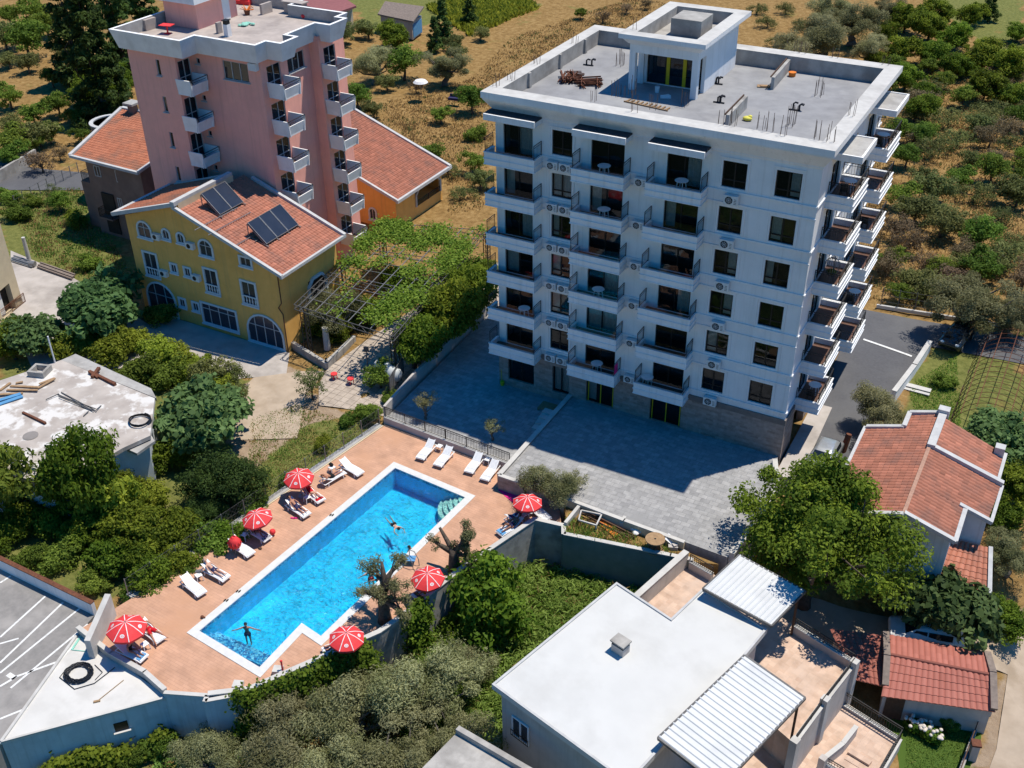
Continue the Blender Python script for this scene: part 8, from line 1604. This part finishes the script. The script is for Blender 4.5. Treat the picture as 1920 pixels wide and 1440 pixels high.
c = at(488,1029,ZD); m = MB(); m.ell(c+Vector((0,0,.06)), .14,.10,.06); solo('bag', m, 'dark_wood', 'small dark bag on the deck below the second parasol', 'bag', loc=c, smooth=True)
c = at(555,972,ZD); m = MB(); m.obox(c+Vector((0,0,.03)), .28,.1,.05,.5); m.obox(c+Vector((-.2,-.1,.03)), .28,.1,.05,.2); solo('sandals', m, 'pink_fabric', 'pink sandals on the deck by the blue shorts lounger', 'sandals', loc=c)
a, b = at(763,1040,-.98), at(795,1060,-.98); m = MB(); c = at(767,1062,-1.0); d = Vector((.3,1,0)).normalized(); n_ = Vector((d.y,-d.x,0))
for s in (0,.5): q = c+d*s; m.tube([q-n_*.6-Vector((0,0,.9)), q-n_*.5+Vector((0,0,.75)), q+Vector((0,0,.9)), q+n_*.35+Vector((0,0,.5)), q+n_*.4], .03, 6)
solo('pool_ladder', m, 'steel', 'steel pool ladder rails on the coping by the parasol between the olives', 'ladder', loc=c)
t = thing('notice_board', 'small blue and white board leaning over the pool edge', 'board', c); m = MB(); q = at(768,1047,-.6); m.obox(q, .75,.5,.05,.4); wbuild(m, 'board', 'blue_towel', t)
a, b = at(528,1240,ZD), at(531,1262,ZD); m = MB(); m.tube([b, b+Vector((0,0,.9))], .05, 8); m.ell(b+Vector((0,0,.95)), .08,.08,.08, 8, 5); solo('hydrant', m, 'red_fabric', 'thin red standpipe on the deck by the pool notch', 'standpipe', loc=b)
for u, v, l, mt in ((447,1288,'pale concrete block on the deck wall corner near the red standpipe','ledge'),(522,1260,'pale block at the foot of the red standpipe','ledge')): c = at(u,v,ZD); m = MB(); m.obox(c, .55,.5,.28,.4, base=True); solo('concrete_block', m, mt, l, 'block', loc=c)
# balcony furniture on the white block
def balc_table(x, y, z, label, mat='plastic_white'):
    t = thing('balcony_table', label, 'table', (x,y,z), 0, 'balcony tables of the white block'); m = MB(); m.lathe((0,0,.70), [(.42,0),(.44,.02),(.42,.035)], 16); _build(m, 'table_top', mat, t, loc=Vector((0,0,0)))
    for k in range(4): m = MB(); a = k*1.571+.6; m.bar((math.cos(a)*.34,math.sin(a)*.34,0),(math.cos(a)*.25,math.sin(a)*.25,.70),.05); _build(m, 'leg', mat, t, loc=Vector((0,0,0)))
def balc_chair(x, y, z, rz, label, mat='dark_frame'):
    t = thing('balcony_chair', label, 'chair', (x,y,z), rz, 'balcony chairs of the white block'); m = MB(); m.obox((0,0,.44), .46,.44,.04); _build(m, 'seat', mat, t, loc=Vector((0,0,0))); m = MB(); m.obox((0,-.21,.70), .46,.04,.5); _build(m, 'backrest', mat, t, loc=Vector((0,0,0)))
    for i,j in ((-1,-1),(1,-1),(1,1),(-1,1)): m = MB(); m.bar((i*.2,j*.19,0),(i*.19,j*.18,.44),.04); _build(m, 'leg', mat, t, loc=Vector((0,0,0)))
fl = ('lowest','second','third','fourth','fifth','top')
for i, x in ((5,8.3),(5,13.6),(4,8.4),(2,8.2),(0,8.3),(0,12.2),(1,2.4)):
    bn = 'left' if x < 5 else ('middle' if x < 11 else 'right'); balc_table(x, -.55, FL[i]-.37, f'white table on the {bn} front balcony, {fl[i]} balcony row of the white block')
for i, y in ((5,4.2),(5,13.2),(0,3.9),(1,13.0)): balc_table(BW+.85, y, FL[i]-.37, f'white table on the {"near" if y < 8 else "far"} side balcony, {fl[i]} row of the white block')
for i, y in ((5,3.2),(5,12.2),(0,3.0),(1,12.1),(3,12.5)): balc_chair(BW+.8, y, FL[i]-.37, 0, f'dark chair on the {"near" if y < 8 else "far"} side balcony, {fl[i]} row of the white block')
t = thing('hanging_chair', 'egg-shaped hanging chair with green cushion on a side balcony', 'chair', (BW+.75,3.6,FL[3]-.37)); m = MB()
for k in range(10): a = k*math.pi/10; m.tube([(.5*math.cos(2*math.pi*i/16)*math.cos(a), .5*math.cos(2*math.pi*i/16)*math.sin(a), 1.0+.62*math.sin(2*math.pi*i/16)) for i in range(17)], .014, 4)
m.tube([(0,.6,0),(0,.7,1.2),(0,.45,1.95),(0,0,1.7)], .04, 6); _build(m, 'basket', 'steel', t, loc=Vector((0,0,0))); m = MB(); m.ell((0,0,.62), .36,.36,.16, 10, 6); _build(m, 'cushion', 'leaf_lime', t, loc=Vector((0,0,0)), smooth=True)
t = thing('beach_towel', 'pink towel hung over the end rail of the lowest middle balcony', 'towel', (9.9,-.8,FL[0]+.4)); m = MB(); m.obox((0,0,.1), .04,.5,.75); _build(m, 'cloth', 'pink_fabric', t, loc=Vector((0,0,0)))
c = at(1600,318,FL[5]);
